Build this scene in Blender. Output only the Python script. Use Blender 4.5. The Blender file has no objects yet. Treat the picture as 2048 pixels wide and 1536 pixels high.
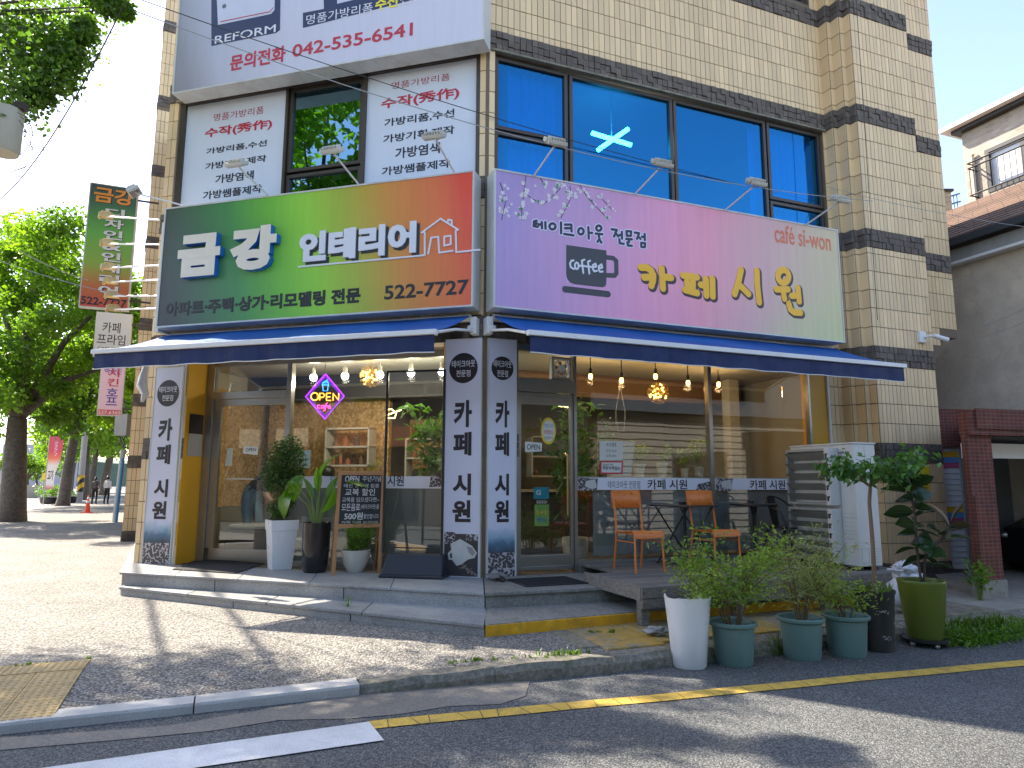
import bpy, bmesh, math, random
import numpy as np
from mathutils import Vector, Matrix
rnd = random.Random(7)
nrg = np.random.default_rng(11)
S = bpy.context.scene
COL = S.collection
PI = math.pi
# ------------------------------------------------------------------ camera
F_PX, PITCH, ROLL, CAMH = 1370.0, math.radians(8.2), math.radians(0.2), 1.5
_F = np.array([0, math.cos(PITCH), math.sin(PITCH)])
_U0 = np.array([0, -math.sin(PITCH), math.cos(PITCH)])
_R0 = np.array([1.0, 0, 0])
_R = _R0*math.cos(ROLL)+_U0*math.sin(ROLL)
_U = _U0*math.cos(ROLL)-_R0*math.sin(ROLL)
cam_d = bpy.data.cameras.new("camera"); cam = bpy.data.objects.new("camera", cam_d); COL.objects.link(cam)
cam_d.sensor_width = 36.0; cam_d.lens = F_PX/2048*36.0; cam_d.clip_start = 0.05; cam_d.clip_end = 2000
cam.matrix_world = Matrix(((_R[0], _U[0], -_F[0], 0), (_R[1], _U[1], -_F[1], 0), (_R[2], _U[2], -_F[2], CAMH), (0, 0, 0, 1)))
S.camera = cam
# ------------------------------------------------------------------ world, sun, exposure
SUN_AZ, SUN_EL = math.radians(-59.0), math.radians(43.5)      # azimuth from +Y, negative is towards -X
w = bpy.data.worlds.new("World"); S.world = w; w.use_nodes = True
nt = w.node_tree; nt.nodes.clear()
sky = nt.nodes.new("ShaderNodeTexSky"); sky.sky_type = 'NISHITA'; sky.sun_disc = False
sky.sun_elevation = SUN_EL; sky.sun_rotation = SUN_AZ
sky.air_density = 1.0; sky.dust_density = 0.8; sky.ozone_density = 1.8
bg = nt.nodes.new("ShaderNodeBackground"); bg.inputs[1].default_value = 0.10
wo = nt.nodes.new("ShaderNodeOutputWorld")
tint = nt.nodes.new('ShaderNodeMix'); tint.data_type = 'RGBA'; tint.blend_type = 'MULTIPLY'; tint.inputs[0].default_value = 1.0; tint.inputs[7].default_value = (1.09, 0.96, 0.91, 1)   # warm multiply on the sky light, takes blue out of the shade
nt.links.new(sky.outputs[0], tint.inputs[6]); nt.links.new(tint.outputs[2], bg.inputs[0]); nt.links.new(bg.outputs[0], wo.inputs[0])
sd = bpy.data.lights.new("sun", 'SUN'); sd.energy = 2.9; sd.angle = math.radians(0.5); sd.color = (1.0, 0.89, 0.74)
sun = bpy.data.objects.new("sun", sd); COL.objects.link(sun)
sdir = Vector((math.sin(SUN_AZ)*math.cos(SUN_EL), math.cos(SUN_AZ)*math.cos(SUN_EL), math.sin(SUN_EL)))
sun.rotation_euler = sdir.to_track_quat('Z', 'Y').to_euler(); sun.location = (-20, 15, 30)
S.view_settings.view_transform = 'Standard'; S.view_settings.look = 'None'
S.view_settings.gamma = 1.0; S.view_settings.use_curve_mapping = False
S.view_settings.exposure = 2.4
S.render.engine = 'CYCLES'; S.cycles.max_bounces = 8; S.cycles.transparent_max_bounces = 24
# ------------------------------------------------------------------ surveying helpers (photo pixel -> point on a real plane)
def ray(px, py): return _F + _R*(px-1024)/F_PX - _U*(py-768)/F_PX
CAMP = np.array([0, 0, CAMH])
def gz(px, py, z=0.0):
    r = ray(px, py); t = (z-CAMH)/r[2]; p = CAMP+r*t; return (float(p[0]), float(p[1]), z)
def at(px, py, Y):
    r = ray(px, py); t = Y/r[1]; p = CAMP+r*t; return Vector((float(p[0]), float(p[1]), float(p[2])))
class Frame:
    """vertical wall frame: a to the right as seen from outside, n outward, z up"""
    def __init__(s, o, e, n):
        s.o = np.array([o[0], o[1], 0.0]); s.e = np.array([e[0], e[1], 0.0]); s.n = np.array([n[0], n[1], 0.0])
        s.rz = math.atan2(e[1], e[0])
    def p(s, a, n, z):
        q = s.o+s.e*a+s.n*n; return (float(q[0]), float(q[1]), float(z))
    def w(s, px, py, n=0.0):
        o = s.o+s.n*n; r = ray(px, py); t = ((o-CAMP)@s.n)/(r@s.n); q = CAMP+r*t
        return float((q-s.o)@s.e), float(q[2])
    def mat(s, a=0, n=0, z=0):
        # local x = right, y = up, z = outward
        o = s.p(a, n, z)
        return Matrix(((s.e[0], 0, s.n[0], o[0]), (s.e[1], 0, s.n[1], o[1]), (0, 1, 0, o[2]), (0, 0, 0, 1)))
C0 = (-0.341, 8.508)
FL = Frame(C0, (0.96363, -0.26724), (-0.26724, -0.96363))
FR = Frame(C0, (0.93106, 0.36488), (0.36488, -0.93106))
LE = FL.p(-5.15, 0, 0)
F3 = Frame(LE, (0.459, -0.888), (-0.888, -0.459))
WX = Frame((0, 0), (1, 0), (0, -1))
# ------------------------------------------------------------------ materials
MATS = {}
def rgb(r, g, b):
    f = lambda c: (c/255.0)/12.92 if c <= 10.3 else ((c/255.0+0.055)/1.055)**2.4
    return (f(r), f(g), f(b))
class NT:
    def __init__(s, name):
        s.m = bpy.data.materials.new(name); s.m.use_nodes = True; s.t = s.m.node_tree; s.t.nodes.clear()
        s.out = s.n('OutputMaterial')
    def n(s, kind, **kw):
        nd = s.t.nodes.new('ShaderNode'+kind)
        for k, v in kw.items():
            if k in nd.inputs.keys() if isinstance(k, str) else False: nd.inputs[k].default_value = v
            else: setattr(nd, k, v)
        return nd
    def l(s, a, b): s.t.links.new(a, b)
    def noise(s, scale, detail=4, rough=0.6, vec=None, dim='3D'):
        nd = s.n('TexNoise'); nd.inputs['Scale'].default_value = scale; nd.inputs['Detail'].default_value = detail; nd.inputs['Roughness'].default_value = rough
        if vec is not None: s.l(vec, nd.inputs['Vector'])
        return nd
    def ramp(s, src, stops, interp='LINEAR'):
        r = s.n('ValToRGB'); r.color_ramp.interpolation = interp
        el = r.color_ramp.elements
        while len(el) < len(stops): el.new(0.5)
        for e, (p, c) in zip(el, stops): e.position = p; e.color = (c[0], c[1], c[2], 1) if not isinstance(c, (int, float)) else (c, c, c, 1)
        s.l(src, r.inputs[0]); return r
    def mix(s, fac, a, b, mode='MIX'):
        m = s.n('Mix'); m.data_type = 'RGBA'; m.blend_type = mode
        for i, v in ((0, fac), (6, a), (7, b)):
            if hasattr(v, 'is_linked') or hasattr(v, 'links'): s.l(v, m.inputs[i])
            elif isinstance(v, (int, float)): m.inputs[i].default_value = v if i == 0 else (v, v, v, 1)
            else: m.inputs[i].default_value = (v[0], v[1], v[2], 1)
        return m.outputs[2]
def math_(N, op, a, b=None):
    m = N.n('Math'); m.operation = op
    for i, v in ((0, a), (1, b)):
        if v is None: continue
        if isinstance(v, (int, float)): m.inputs[i].default_value = v
        else: N.l(v, m.inputs[i])
    return m.outputs[0]
def mk(name, col, rough=0.6, var=0.15, scale=3.0, metal=0.0, bump=0.0, bscale=60.0, dirt=0.0, dcol=(0.08, 0.07, 0.05), rand=0.0, emis=None, estr=0.0, spec=0.5, fine=0.0):
    """general surface: broad tone variation, fine grain, stains, relief, and per-piece tone"""
    if name in MATS: return MATS[name]
    N = NT(name); b = N.n('BsdfPrincipled')
    geo = N.n('NewGeometry'); pos = geo.outputs['Position']
    n1 = N.noise(scale, 5, 0.6, pos)
    c = N.mix(n1.outputs['Fac'], tuple(x*(1-var) for x in col), tuple(min(1, x*(1+var)) for x in col))
    if fine > 0:
        n4 = N.noise(bscale*1.7, 3, 0.7, pos)
        c = N.mix(1.0, c, N.ramp(n4.outputs['Fac'], [(0.3, 1-fine), (0.7, 1+fine)]).outputs[0], 'MULTIPLY')
    if rand > 0:
        oi = N.n('ObjectInfo'); at_ = N.n('Attribute'); at_.attribute_name = 'rnd'
        sm = math_(N, 'ADD', oi.outputs['Random'], at_.outputs['Fac']); fr = math_(N, 'FRACT', sm)
        r = N.ramp(fr, [(0.0, (1-rand, 1-rand, 1-rand)), (0.35, (1, 1-rand*.15, 1-rand*.5)), (0.6, (1-rand*.3, 1-rand*.3, 1-rand*.3)), (1.0, (1+rand, 1+rand*.9, 1+rand*.6))])
        c = N.mix(1.0, c, r.outputs[0], 'MULTIPLY')
    if dirt > 0:
        mp = N.n('Mapping'); N.l(pos, mp.inputs[0]); mp.inputs['Scale'].default_value = (3, 3, 0.7)
        n2 = N.noise(1.3, 6, 0.7, mp.outputs[0])
        r2 = N.ramp(n2.outputs['Fac'], [(0.42, 0.0), (0.72, 1.0)])
        c = N.mix(math_(N, 'MULTIPLY', r2.outputs[0], dirt), c, dcol)
    N.l(c, b.inputs['Base Color'])
    n3 = N.noise(scale*4, 3, 0.6, pos)
    rr = N.ramp(n3.outputs['Fac'], [(0.2, max(0.02, rough*0.8)), (0.8, min(1, rough*1.2))])
    N.l(rr.outputs[0], b.inputs['Roughness'])
    b.inputs['Metallic'].default_value = metal; b.inputs['Specular IOR Level'].default_value = spec
    if bump > 0:
        nb = N.noise(bscale, 4, 0.7, pos); bp = N.n('Bump'); bp.inputs['Strength'].default_value = bump; bp.inputs['Distance'].default_value = 0.01
        N.l(nb.outputs['Fac'], bp.inputs['Height']); N.l(bp.outputs[0], b.inputs['Normal'])
    if emis is not None:
        b.inputs['Emission Color'].default_value = (*emis, 1); b.inputs['Emission Strength'].default_value = estr
    N.l(b.outputs[0], N.out.inputs[0]); MATS[name] = N.m; return N.m
def glassmat(name, tint, refl, rough=0.0, gcol=(1, 1, 1), f0=0.06):
    N = NT(name); tr = N.n('BsdfTransparent'); tr.inputs[0].default_value = (*tint, 1)
    gl = N.n('BsdfGlossy'); gl.inputs['Color'].default_value = (*gcol, 1); gl.inputs['Roughness'].default_value = rough
    gi = N.n('NewGeometry'); dd = N.n('VectorMath'); dd.operation = 'DOT_PRODUCT'; N.l(gi.outputs['Incoming'], dd.inputs[0]); N.l(gi.outputs['Normal'], dd.inputs[1])
    cs_ = math_(N, 'ABSOLUTE', dd.outputs['Value']); schl = math_(N, 'ADD', math_(N, 'MULTIPLY', math_(N, 'POWER', math_(N, 'SUBTRACT', 1.0, cs_), 5.0), 0.96), 0.04)
    # slight waviness of float glass
    geo = N.n('NewGeometry'); nb = N.noise(1.1, 2, 0.5, geo.outputs['Position']); bp = N.n('Bump'); bp.inputs['Strength'].default_value = 0.05; bp.inputs['Distance'].default_value = 0.02
    N.l(nb.outputs['Fac'], bp.inputs['Height']); N.l(bp.outputs[0], gl.inputs['Normal'])
    f = math_(N, 'ADD', schl, refl)
    mx = N.n('MixShader'); N.l(f, mx.inputs[0]); N.l(tr.outputs[0], mx.inputs[1]); N.l(gl.outputs[0], mx.inputs[2])
    N.l(mx.outputs[0], N.out.inputs[0]); MATS[name] = N.m; return N.m
def leafmat(name, c1, c2, trans=0.5, rough=0.45):
    N = NT(name); b = N.n('BsdfPrincipled'); at_ = N.n('Attribute'); at_.attribute_name = 'rnd'
    geo = N.n('NewGeometry'); n1 = N.noise(0.9, 3, 0.6, geo.outputs['Position'])
    oi = N.n('ObjectInfo')
    f = math_(N, 'ADD', math_(N, 'MULTIPLY', at_.outputs['Fac'], 0.6), math_(N, 'MULTIPLY', n1.outputs['Fac'], 0.55))
    f = math_(N, 'ADD', f, math_(N, 'MULTIPLY', oi.outputs['Random'], 0.12))
    r = N.ramp(f, [(0.25, c1), (0.85, c2)])
    N.l(r.outputs[0], b.inputs['Base Color']); b.inputs['Roughness'].default_value = rough
    t = N.n('BsdfTranslucent'); N.l(N.mix(1.0, r.outputs[0], (1.7, 2.0, 0.6), 'MULTIPLY'), t.inputs[0])
    mx = N.n('MixShader'); mx.inputs[0].default_value = trans
    N.l(b.outputs[0], mx.inputs[1]); N.l(t.outputs[0], mx.inputs[2]); N.l(mx.outputs[0], N.out.inputs[0]); MATS[name] = N.m; return N.m
def emit(name, col, st):
    N = NT(name); e = N.n('Emission'); e.inputs[0].default_value = (*col, 1); e.inputs[1].default_value = st
    N.l(e.outputs[0], N.out.inputs[0]); MATS[name] = N.m; return N.m
# ------------------------------------------------------------------ mesh building
class MB:
    def __init__(s): s.v = []; s.f = []; s.mi = []; s.r = []; s.cur = 0; s.smooth = False
    def face(s, idx, r=None): s.f.append(tuple(idx)); s.mi.append(s.cur); s.r.append(rnd.random() if r is None else r)
    def add(s, vs): b = len(s.v); s.v.extend([tuple(float(c) for c in x) for x in vs]); return b
    def hexa(s, P, r=None):
        """P: 8 points, bottom ring 0-3 then top ring 4-7"""
        b = s.add(P); r = rnd.random() if r is None else r
        for q in ((0, 3, 2, 1), (4, 5, 6, 7), (0, 1, 5, 4), (1, 2, 6, 5), (2, 3, 7, 6), (3, 0, 4, 7)): s.face([b+i for i in q], r)
        return s
    def box(s, F, a0, a1, n0, n1, z0, z1, r=None):
        return s.hexa([F.p(a0, n1, z0), F.p(a1, n1, z0), F.p(a1, n0, z0), F.p(a0, n0, z0), F.p(a0, n1, z1), F.p(a1, n1, z1), F.p(a1, n0, z1), F.p(a0, n0, z1)], r)
    def lb(s, x0, x1, y0, y1, z0, z1, r=None):
        return s.hexa([(x0, y0, z0), (x1, y0, z0), (x1, y1, z0), (x0, y1, z0), (x0, y0, z1), (x1, y0, z1), (x1, y1, z1), (x0, y1, z1)], r)
    def quad(s, a, b, c, d, r=None): i = s.add([a, b, c, d]); s.face((i, i+1, i+2, i+3), r); return s
    def poly(s, pts, r=None): i = s.add(pts); s.face(range(i, i+len(pts)), r); return s
    def prism(s, pts, off):
        """closed outline extruded by the vector off"""
        n = len(pts); b = s.add(pts); t = s.add([tuple(p[i]+off[i] for i in range(3)) for p in pts]); r = rnd.random()
        s.face([b+i for i in range(n)][::-1], r); s.face([t+i for i in range(n)], r)
        for i in range(n): j = (i+1) % n; s.face((b+i, b+j, t+j, t+i), r)
        return s
    def tube(s, pts, rad, k=8, cap=True):
        pts = [Vector(p) for p in pts]; n = len(pts)
        rads = [rad]*n if isinstance(rad, (int, float)) else list(rad)
        rings = []; up = None; r = rnd.random()
        for i, p in enumerate(pts):
            d = (pts[min(i+1, n-1)]-pts[max(i-1, 0)])
            if d.length < 1e-9: d = Vector((0, 0, 1))
            d.normalize()
            if up is None: up = Vector((0, 0, 1)) if abs(d.z) < 0.9 else Vector((1, 0, 0))
            x = d.cross(up)
            if x.length < 1e-6: x = d.cross(Vector((0, 1, 0)))
            x.normalize(); y = x.cross(d); up = y
            rings.append(s.add([p+x*math.cos(2*PI*j/k)*rads[i]+y*math.sin(2*PI*j/k)*rads[i] for j in range(k)]))
        for i in range(n-1):
            for j in range(k): s.face((rings[i]+j, rings[i]+(j+1) % k, rings[i+1]+(j+1) % k, rings[i+1]+j), r)
        if cap:
            s.face([rings[0]+j for j in range(k)][::-1], r); s.face([rings[-1]+j for j in range(k)], r)
        return s
    def lathe(s, prof, c=(0, 0, 0), k=24, squash=None):
        r = rnd.random(); rings = []
        for (rr, z) in prof:
            rings.append(s.add([(c[0]+rr*math.cos(2*PI*j/k), c[1]+rr*math.sin(2*PI*j/k), c[2]+z) for j in range(k)]))
        for i in range(len(prof)-1):
            for j in range(k): s.face((rings[i]+j, rings[i]+(j+1) % k, rings[i+1]+(j+1) % k, rings[i+1]+j), r)
        s.face([rings[0]+j for j in range(k)][::-1], r); s.face([rings[-1]+j for j in range(k)], r)
        return s
    def ball(s, c, rad, k=10, m=6, sc=(1, 1, 1)):
        r = rnd.random(); rings = []
        for i in range(m+1):
            t = PI*i/m; rr = max(1e-4, math.sin(t)); z = -math.cos(t)
            rings.append(s.add([(c[0]+rad*sc[0]*rr*math.cos(2*PI*j/k), c[1]+rad*sc[1]*rr*math.sin(2*PI*j/k), c[2]+rad*sc[2]*z) for j in range(k)]))
        for i in range(m):
            for j in range(k): s.face((rings[i]+j, rings[i]+(j+1) % k, rings[i+1]+(j+1) % k, rings[i+1]+j), r)
        return s
    def mesh(s, name, mats, smooth=None):
        me = bpy.data.meshes.new(name); me.from_pydata(s.v, [], s.f); 
        for m in (mats if isinstance(mats, (list, tuple)) else [mats]): me.materials.append(m)
        me.polygons.foreach_set('material_index', s.mi)
        a = me.attributes.new('rnd', 'FLOAT', 'FACE'); a.data.foreach_set('value', s.r)
        if s.smooth if smooth is None else smooth: me.polygons.foreach_set('use_smooth', [True]*len(s.f))
        me.update(); return me
def link(o, parent=None):
    COL.objects.link(o)
    if parent is not None:
        o.parent = parent
    return o
def obj(name, mb, mats, parent=None, world=True, smooth=None, bevel=0.0, label=None, kind=None, sharp=True):
    """link MB as one mesh object.  world=True: the vertices are world coordinates, kept in place under the parent"""
    me = mb.mesh(name, mats, smooth) if isinstance(mb, MB) else mb
    o = bpy.data.objects.new(name, me); link(o, parent)
    if parent is not None and world and parent.type == 'EMPTY':
        o.matrix_parent_inverse = Matrix.LocRotScale(parent.location, parent.rotation_euler, parent.scale).inverted()
    if (s_ := (mb.smooth if isinstance(mb, MB) and smooth is None else smooth)) and sharp:
        try: me.set_sharp_from_angle(angle=math.radians(40))
        except Exception: pass
    if bevel > 0:
        bv = o.modifiers.new('bevel', 'BEVEL'); bv.width = bevel; bv.segments = 2; bv.limit_method = 'ANGLE'
    if label: o['label'] = label
    if kind: o['kind'] = kind
    return o
def tag(o, label, cat, group=None):
    o['label'] = label; o['category'] = cat
    if group: o['group'] = group
    return o
def thing(name, label, cat, loc=(0, 0, 0), rz=0.0, group=None):
    o = bpy.data.objects.new(name, None); o.location = loc; o.rotation_euler = (0, 0, rz); o.empty_display_size = 0.2
    COL.objects.link(o); return tag(o, label, cat, group)
def struct(name, mb, m, **k):
    o = obj(name, mb, m, **k); o['kind'] = 'structure'; return o
def dup(root, loc, rz, label=None, group=None, scale=None):
    def rec(o, par):
        c = o.copy(); COL.objects.link(c)
        if par is not None: c.parent = par
        for ch in kids.get(o.name, ()): rec(ch, c)
        return c
    kids = {}
    st = [root]
    while st:
        o = st.pop(); kids[o.name] = list(o.children); st.extend(o.children)
    r = rec(root, None); r.location = loc; r.rotation_euler = (0, 0, rz)
    if scale: r.scale = (scale,)*3
    if label: r['label'] = label
    if group: r['group'] = group
    return r
def shared(name, me, M, parent=None, kind=None):
    o = bpy.data.objects.new(name, me); COL.objects.link(o)
    if parent is not None: o.parent = parent
    o.matrix_local = M
    if kind: o['kind'] = kind
    return o
# ------------------------------------------------------------------ lettering, collected and converted together at the end
TXT = []
def text(s_, F, a0, a1, z0, z1, n, m, parent, bold=0.0, extrude=0.0, sm=None, name='lettering', skew=0.0, rot=0.0, mirror=False):
    TXT.append(dict(s=s_, F=F, box=(a0, a1, z0, z1), n=n, m=m, parent=parent, bold=bold, ext=extrude, sm=sm, name=name, skew=skew, rot=rot, mirror=mirror))
def flush_text():
    obs = []
    for i, t in enumerate(TXT):
        cu = bpy.data.curves.new('txt%d' % i, 'FONT'); cu.body = t['s']; cu.size = 1.0; cu.bevel_depth = t['bold']; cu.bevel_resolution = 0; cu.extrude = 1.0 if t['ext'] > 0 else 0.0
        cu.resolution_u = 3; cu.space_line = 0.9
        cu.align_x = 'CENTER' if '\n' in t['s'] else 'LEFT'
        o = bpy.data.objects.new('txt%d' % i, cu); COL.objects.link(o); obs.append(o)
    bpy.context.view_layer.update(); dg = bpy.context.evaluated_depsgraph_get()
    for o, t in zip(obs, TXT):
        me0 = bpy.data.meshes.new_from_object(o.evaluated_get(dg))
        n = len(me0.vertices)
        if n == 0: continue
        co = np.empty(n*3); me0.vertices.foreach_get('co', co); co = co.reshape(-1, 3)
        mn, mx = co.min(0), co.max(0)
        a0, a1, z0, z1 = t['box']; F = t['F']
        u = (co[:, 0]-mn[0])/max(1e-6, mx[0]-mn[0]); v = (co[:, 1]-mn[1])/max(1e-6, mx[1]-mn[1])
        if t['mirror']: u = 1-u
        A = a0+(a1-a0)*u; Z = z0+(z1-z0)*v+t['skew']*u
        if t['rot']:
            ca, cz = (a0+a1)/2, (z0+z1)/2; c, s2 = math.cos(t['rot']), math.sin(t['rot'])
            A, Z = ca+(A-ca)*c-(Z-cz)*s2, cz+(A-ca)*s2+(Z-cz)*c
        zm = max(1e-6, mx[2]); zr = co[:, 2]/zm
        ns = t['n']+(t['ext']*(zr+1)/2 if t['ext'] > 0 else 0.0012*zr)
        faces = [tuple(p.vertices) for p in me0.polygons]
        ln = t.get('lean')
        nv = np.zeros(len(A))+ns
        if ln: A = A+ln[1]*(Z-ZP)/1.3; nv = nv-ln[0]*(Z-ZP)+ln[2]
        W = F.o[None, :]+F.e[None, :]*A[:, None]+F.n[None, :]*nv[:, None]; W[:, 2] = Z
        vs = [tuple(x) for x in W]; fs = list(faces); mi = [0]*len(fs)
        if t['ext'] > 0 and t['sm']: mi = [0 if p.normal.z > .3 else 1 for p in me0.polygons]
        elif t['bold'] > 0 and t['ext'] == 0:
            keep = [k for k, p in enumerate(me0.polygons) if p.normal.z > -.1]; fs = [fs[k] for k in keep]; mi = [0]*len(fs)
        me = bpy.data.meshes.new('lettering'); me.from_pydata(vs, [], fs)
        me.materials.append(t['m'])
        if t['sm']: me.materials.append(t['sm'])
        me.polygons.foreach_set('material_index', mi); me.update()
        bpy.data.meshes.remove(me0)
        obj(t['name'], me, None, t['parent'])
    for o in obs:
        cu = o.data; bpy.data.objects.remove(o); bpy.data.curves.remove(cu)
def strokes(F, lines, wd, n, m, parent, name='lettering', th=0.006):
    """hand drawn letters: round-ended flattened strokes lying on plane n of a wall frame; lines hold (a, z) points"""
    mb = MB(); mb.smooth = True
    K = 10
    for L in lines:
        for i in range(len(L)-1):
            (x0, y0), (x1, y1) = L[i], L[i+1]; d = math.hypot(x1-x0, y1-y0) or 1e-6; dx, dy = (x1-x0)/d, (y1-y0)/d
            # stadium outline
            pts = []
            for j in range(K+1): t = PI/2+PI*j/K; pts.append((x0+wd/2*(math.cos(t)*dx-math.sin(t)*dy), y0+wd/2*(math.cos(t)*dy+math.sin(t)*dx)))
            for j in range(K+1): t = -PI/2+PI*j/K; pts.append((x1+wd/2*(math.cos(t)*dx-math.sin(t)*dy), y1+wd/2*(math.cos(t)*dy+math.sin(t)*dx)))
            k = rnd.random()*0.0015
            mb.prism([F.p(a, n, z) for a, z in pts], tuple(F.n*(th+k)))
    return obj(name, mb, m, parent, smooth=False)
def arc(cx, cz, rx, rz_, t0=0, t1=360, k=16):
    return [(cx+rx*math.cos(math.radians(t0+(t1-t0)*i/k)), cz+rz_*math.sin(math.radians(t0+(t1-t0)*i/k))) for i in range(k+1)]
# ================================================================== MATERIALS IN USE
M_tile = mk('cream_tile', (0.77, 0.57, 0.325), 0.45, 0.08, 1.2, rand=0.12, dirt=0.10, dcol=(0.40, 0.27, 0.15), bump=0.15, bscale=35)
M_band = mk('grey_split_tile', (0.135, 0.112, 0.095), 0.8, 0.25, 6, rand=0.28, bump=0.8, bscale=45, fine=0.2)
M_mortar = mk('mortar', (0.19, 0.145, 0.10), 0.9, 0.2, 5, bump=0.3)
M_alu = mk('brushed_steel', (0.36, 0.345, 0.31), 0.33, 0.12, 9, metal=0.85, bump=0.03)
M_alud = mk('bronze_frame', (0.075, 0.058, 0.045), 0.4, 0.2, 5, metal=0.4)
M_white = mk('white_paint', (0.78, 0.77, 0.74), 0.45, 0.05, 3, dirt=0.18, dcol=(0.4, 0.37, 0.3))
M_black = mk('black_paint', (0.02, 0.02, 0.022), 0.35, 0.2, 5)
M_yel = mk('ochre_panel', (0.62, 0.32, 0.015), 0.45, 0.05, 2)
M_granite = NT('speckled_granite'); N = M_granite
g = N.n('NewGeometry'); b = N.n('BsdfPrincipled')
n1 = N.noise(140, 2, 0.9, g.outputs['Position']); n2 = N.noise(1.3, 5, 0.6, g.outputs['Position']); n3 = N.noise(9, 5, 0.7, g.outputs['Position'])
c = N.ramp(n1.outputs['Fac'], [(0.3, (0.10, 0.11, 0.115)), (0.5, (0.29, 0.30, 0.30)), (0.68, (0.55, 0.54, 0.52))]).outputs[0]
c = N.mix(1.0, c, N.ramp(n2.outputs['Fac'], [(0.3, 0.72), (0.7, 1.15)]).outputs[0], 'MULTIPLY')
c = N.mix(N.ramp(n3.outputs['Fac'], [(0.5, 0.0), (0.8, 0.45)]).outputs[0], c, (0.12, 0.10, 0.075))
N.l(c, b.inputs['Base Color']); b.inputs['Roughness'].default_value = 0.5
bp = N.n('Bump'); bp.inputs['Strength'].default_value = 0.12; N.l(n1.outputs['Fac'], bp.inputs['Height']); N.l(bp.outputs[0], b.inputs['Normal'])
N.l(b.outputs[0], N.out.inputs[0]); M_granite = N.m
def stonemat(name, c0, c1, c2, sc, bump, moss=0.0, mosscol=(0.07, 0.085, 0.03), paint=None, cell=True, dark=0.3):
    N = NT(name); g = N.n('NewGeometry'); b = N.n('BsdfPrincipled'); P = g.outputs['Position']
    if cell:
        v = N.n('TexVoronoi'); v.inputs['Scale'].default_value = sc; N.l(P, v.inputs['Vector'])
        cc = N.ramp(math_(N, 'FRACT', math_(N, 'MULTIPLY', v.outputs['Color'], 3.7)), [(0.0, c0), (0.45, c1), (1.0, c2)]).outputs[0]
        edge = N.ramp(v.outputs['Distance'], [(0.25, 1.0), (0.75, dark)]).outputs[0]
        c = N.mix(1.0, cc, edge, 'MULTIPLY'); hgt = v.outputs['Distance']
    else:
        v = N.noise(sc, 5, 0.75, P); c = N.ramp(v.outputs['Fac'], [(0.3, c0), (0.5, c1), (0.72, c2)]).outputs[0]; hgt = v.outputs['Fac']
    n2 = N.noise(0.9, 6, 0.65, P); c = N.mix(1.0, c, N.ramp(n2.outputs['Fac'], [(0.3, 0.78), (0.7, 1.15)]).outputs[0], 'MULTIPLY')
    if paint is not None:
        n5 = N.noise(2.2, 8, 0.75, P); c = N.mix(N.ramp(n5.outputs['Fac'], [(0.44, 0.0), (0.56, 0.9)]).outputs[0], c, paint)
    if moss > 0:
        n3 = N.noise(7, 7, 0.75, P); c = N.mix(math_(N, 'MULTIPLY', N.ramp(n3.outputs['Fac'], [(0.48, 0.0), (0.62, 1.0)]).outputs[0], moss), c, mosscol)
    N.l(c, b.inputs['Base Color']); b.inputs['Roughness'].default_value = 0.85
    bp = N.n('Bump'); bp.inputs['Strength'].default_value = bump; bp.inputs['Distance'].default_value = 0.008; bp.invert = cell
    N.l(hgt, bp.inputs['Height']); N.l(bp.outputs[0], b.inputs['Normal']); N.l(b.outputs[0], N.out.inputs[0]); MATS[name] = N.m; return N.m
M_walk = stonemat('exposed_aggregate', (0.145, 0.133, 0.118), (0.29, 0.272, 0.242), (0.49, 0.465, 0.42), 60, 1.0, dark=0.32)
M_asph = stonemat('asphalt', (0.066, 0.072, 0.074), (0.112, 0.119, 0.122), (0.25, 0.255, 0.25), 95, 0.8, moss=0.0, dark=0.5)
M_asph2 = stonemat('worn_asphalt_concrete', (0.13, 0.12, 0.105), (0.20, 0.185, 0.16), (0.28, 0.26, 0.22), 38, 0.5, cell=False)
M_kerb = stonemat('old_kerb_concrete', (0.10, 0.09, 0.075), (0.22, 0.20, 0.165), (0.34, 0.31, 0.26), 26, 0.9, moss=0.7, cell=False)
M_kerbn = stonemat('granite_kerb', (0.36, 0.35, 0.33), (0.50, 0.49, 0.46), (0.62, 0.61, 0.58), 120, 0.25, cell=False)
M_ledge = stonemat('mossy_concrete', (0.12, 0.11, 0.085), (0.23, 0.205, 0.15), (0.33, 0.29, 0.2), 22, 0.8, moss=0.55, cell=False)
M_ledgey = stonemat('mossy_concrete_yellow', (0.14, 0.12, 0.085), (0.25, 0.215, 0.15), (0.33, 0.29, 0.2), 22, 0.8, moss=0.35, paint=(0.50, 0.30, 0.04), cell=False)
M_conc = stonemat('weathered_concrete', (0.20, 0.185, 0.16), (0.30, 0.28, 0.24), (0.38, 0.355, 0.31), 14, 0.5, moss=0.25, cell=False)
M_orange = stonemat('orange_painted_riser', (0.62, 0.30, 0.010), (0.72, 0.36, 0.012), (0.84, 0.46, 0.02), 6, 0.25, moss=0.3, mosscol=(0.16, 0.11, 0.05), cell=False)
M_stepc = stonemat('grey_step_stone', (0.15, 0.14, 0.12), (0.24, 0.23, 0.20), (0.33, 0.315, 0.28), 30, 0.4, moss=0.35, mosscol=(0.10, 0.09, 0.065), cell=False)
M_crossw = stonemat('white_road_paint', (0.50, 0.50, 0.50), (0.68, 0.68, 0.67), (0.80, 0.80, 0.79), 90, 0.35, moss=0.25, mosscol=(0.35, 0.35, 0.34), cell=False)
M_yline = stonemat('yellow_road_paint', (0.45, 0.29, 0.045), (0.66, 0.43, 0.07), (0.74, 0.50, 0.10), 60, 0.35, moss=0.45, mosscol=(0.20, 0.16, 0.08), cell=False)
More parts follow.
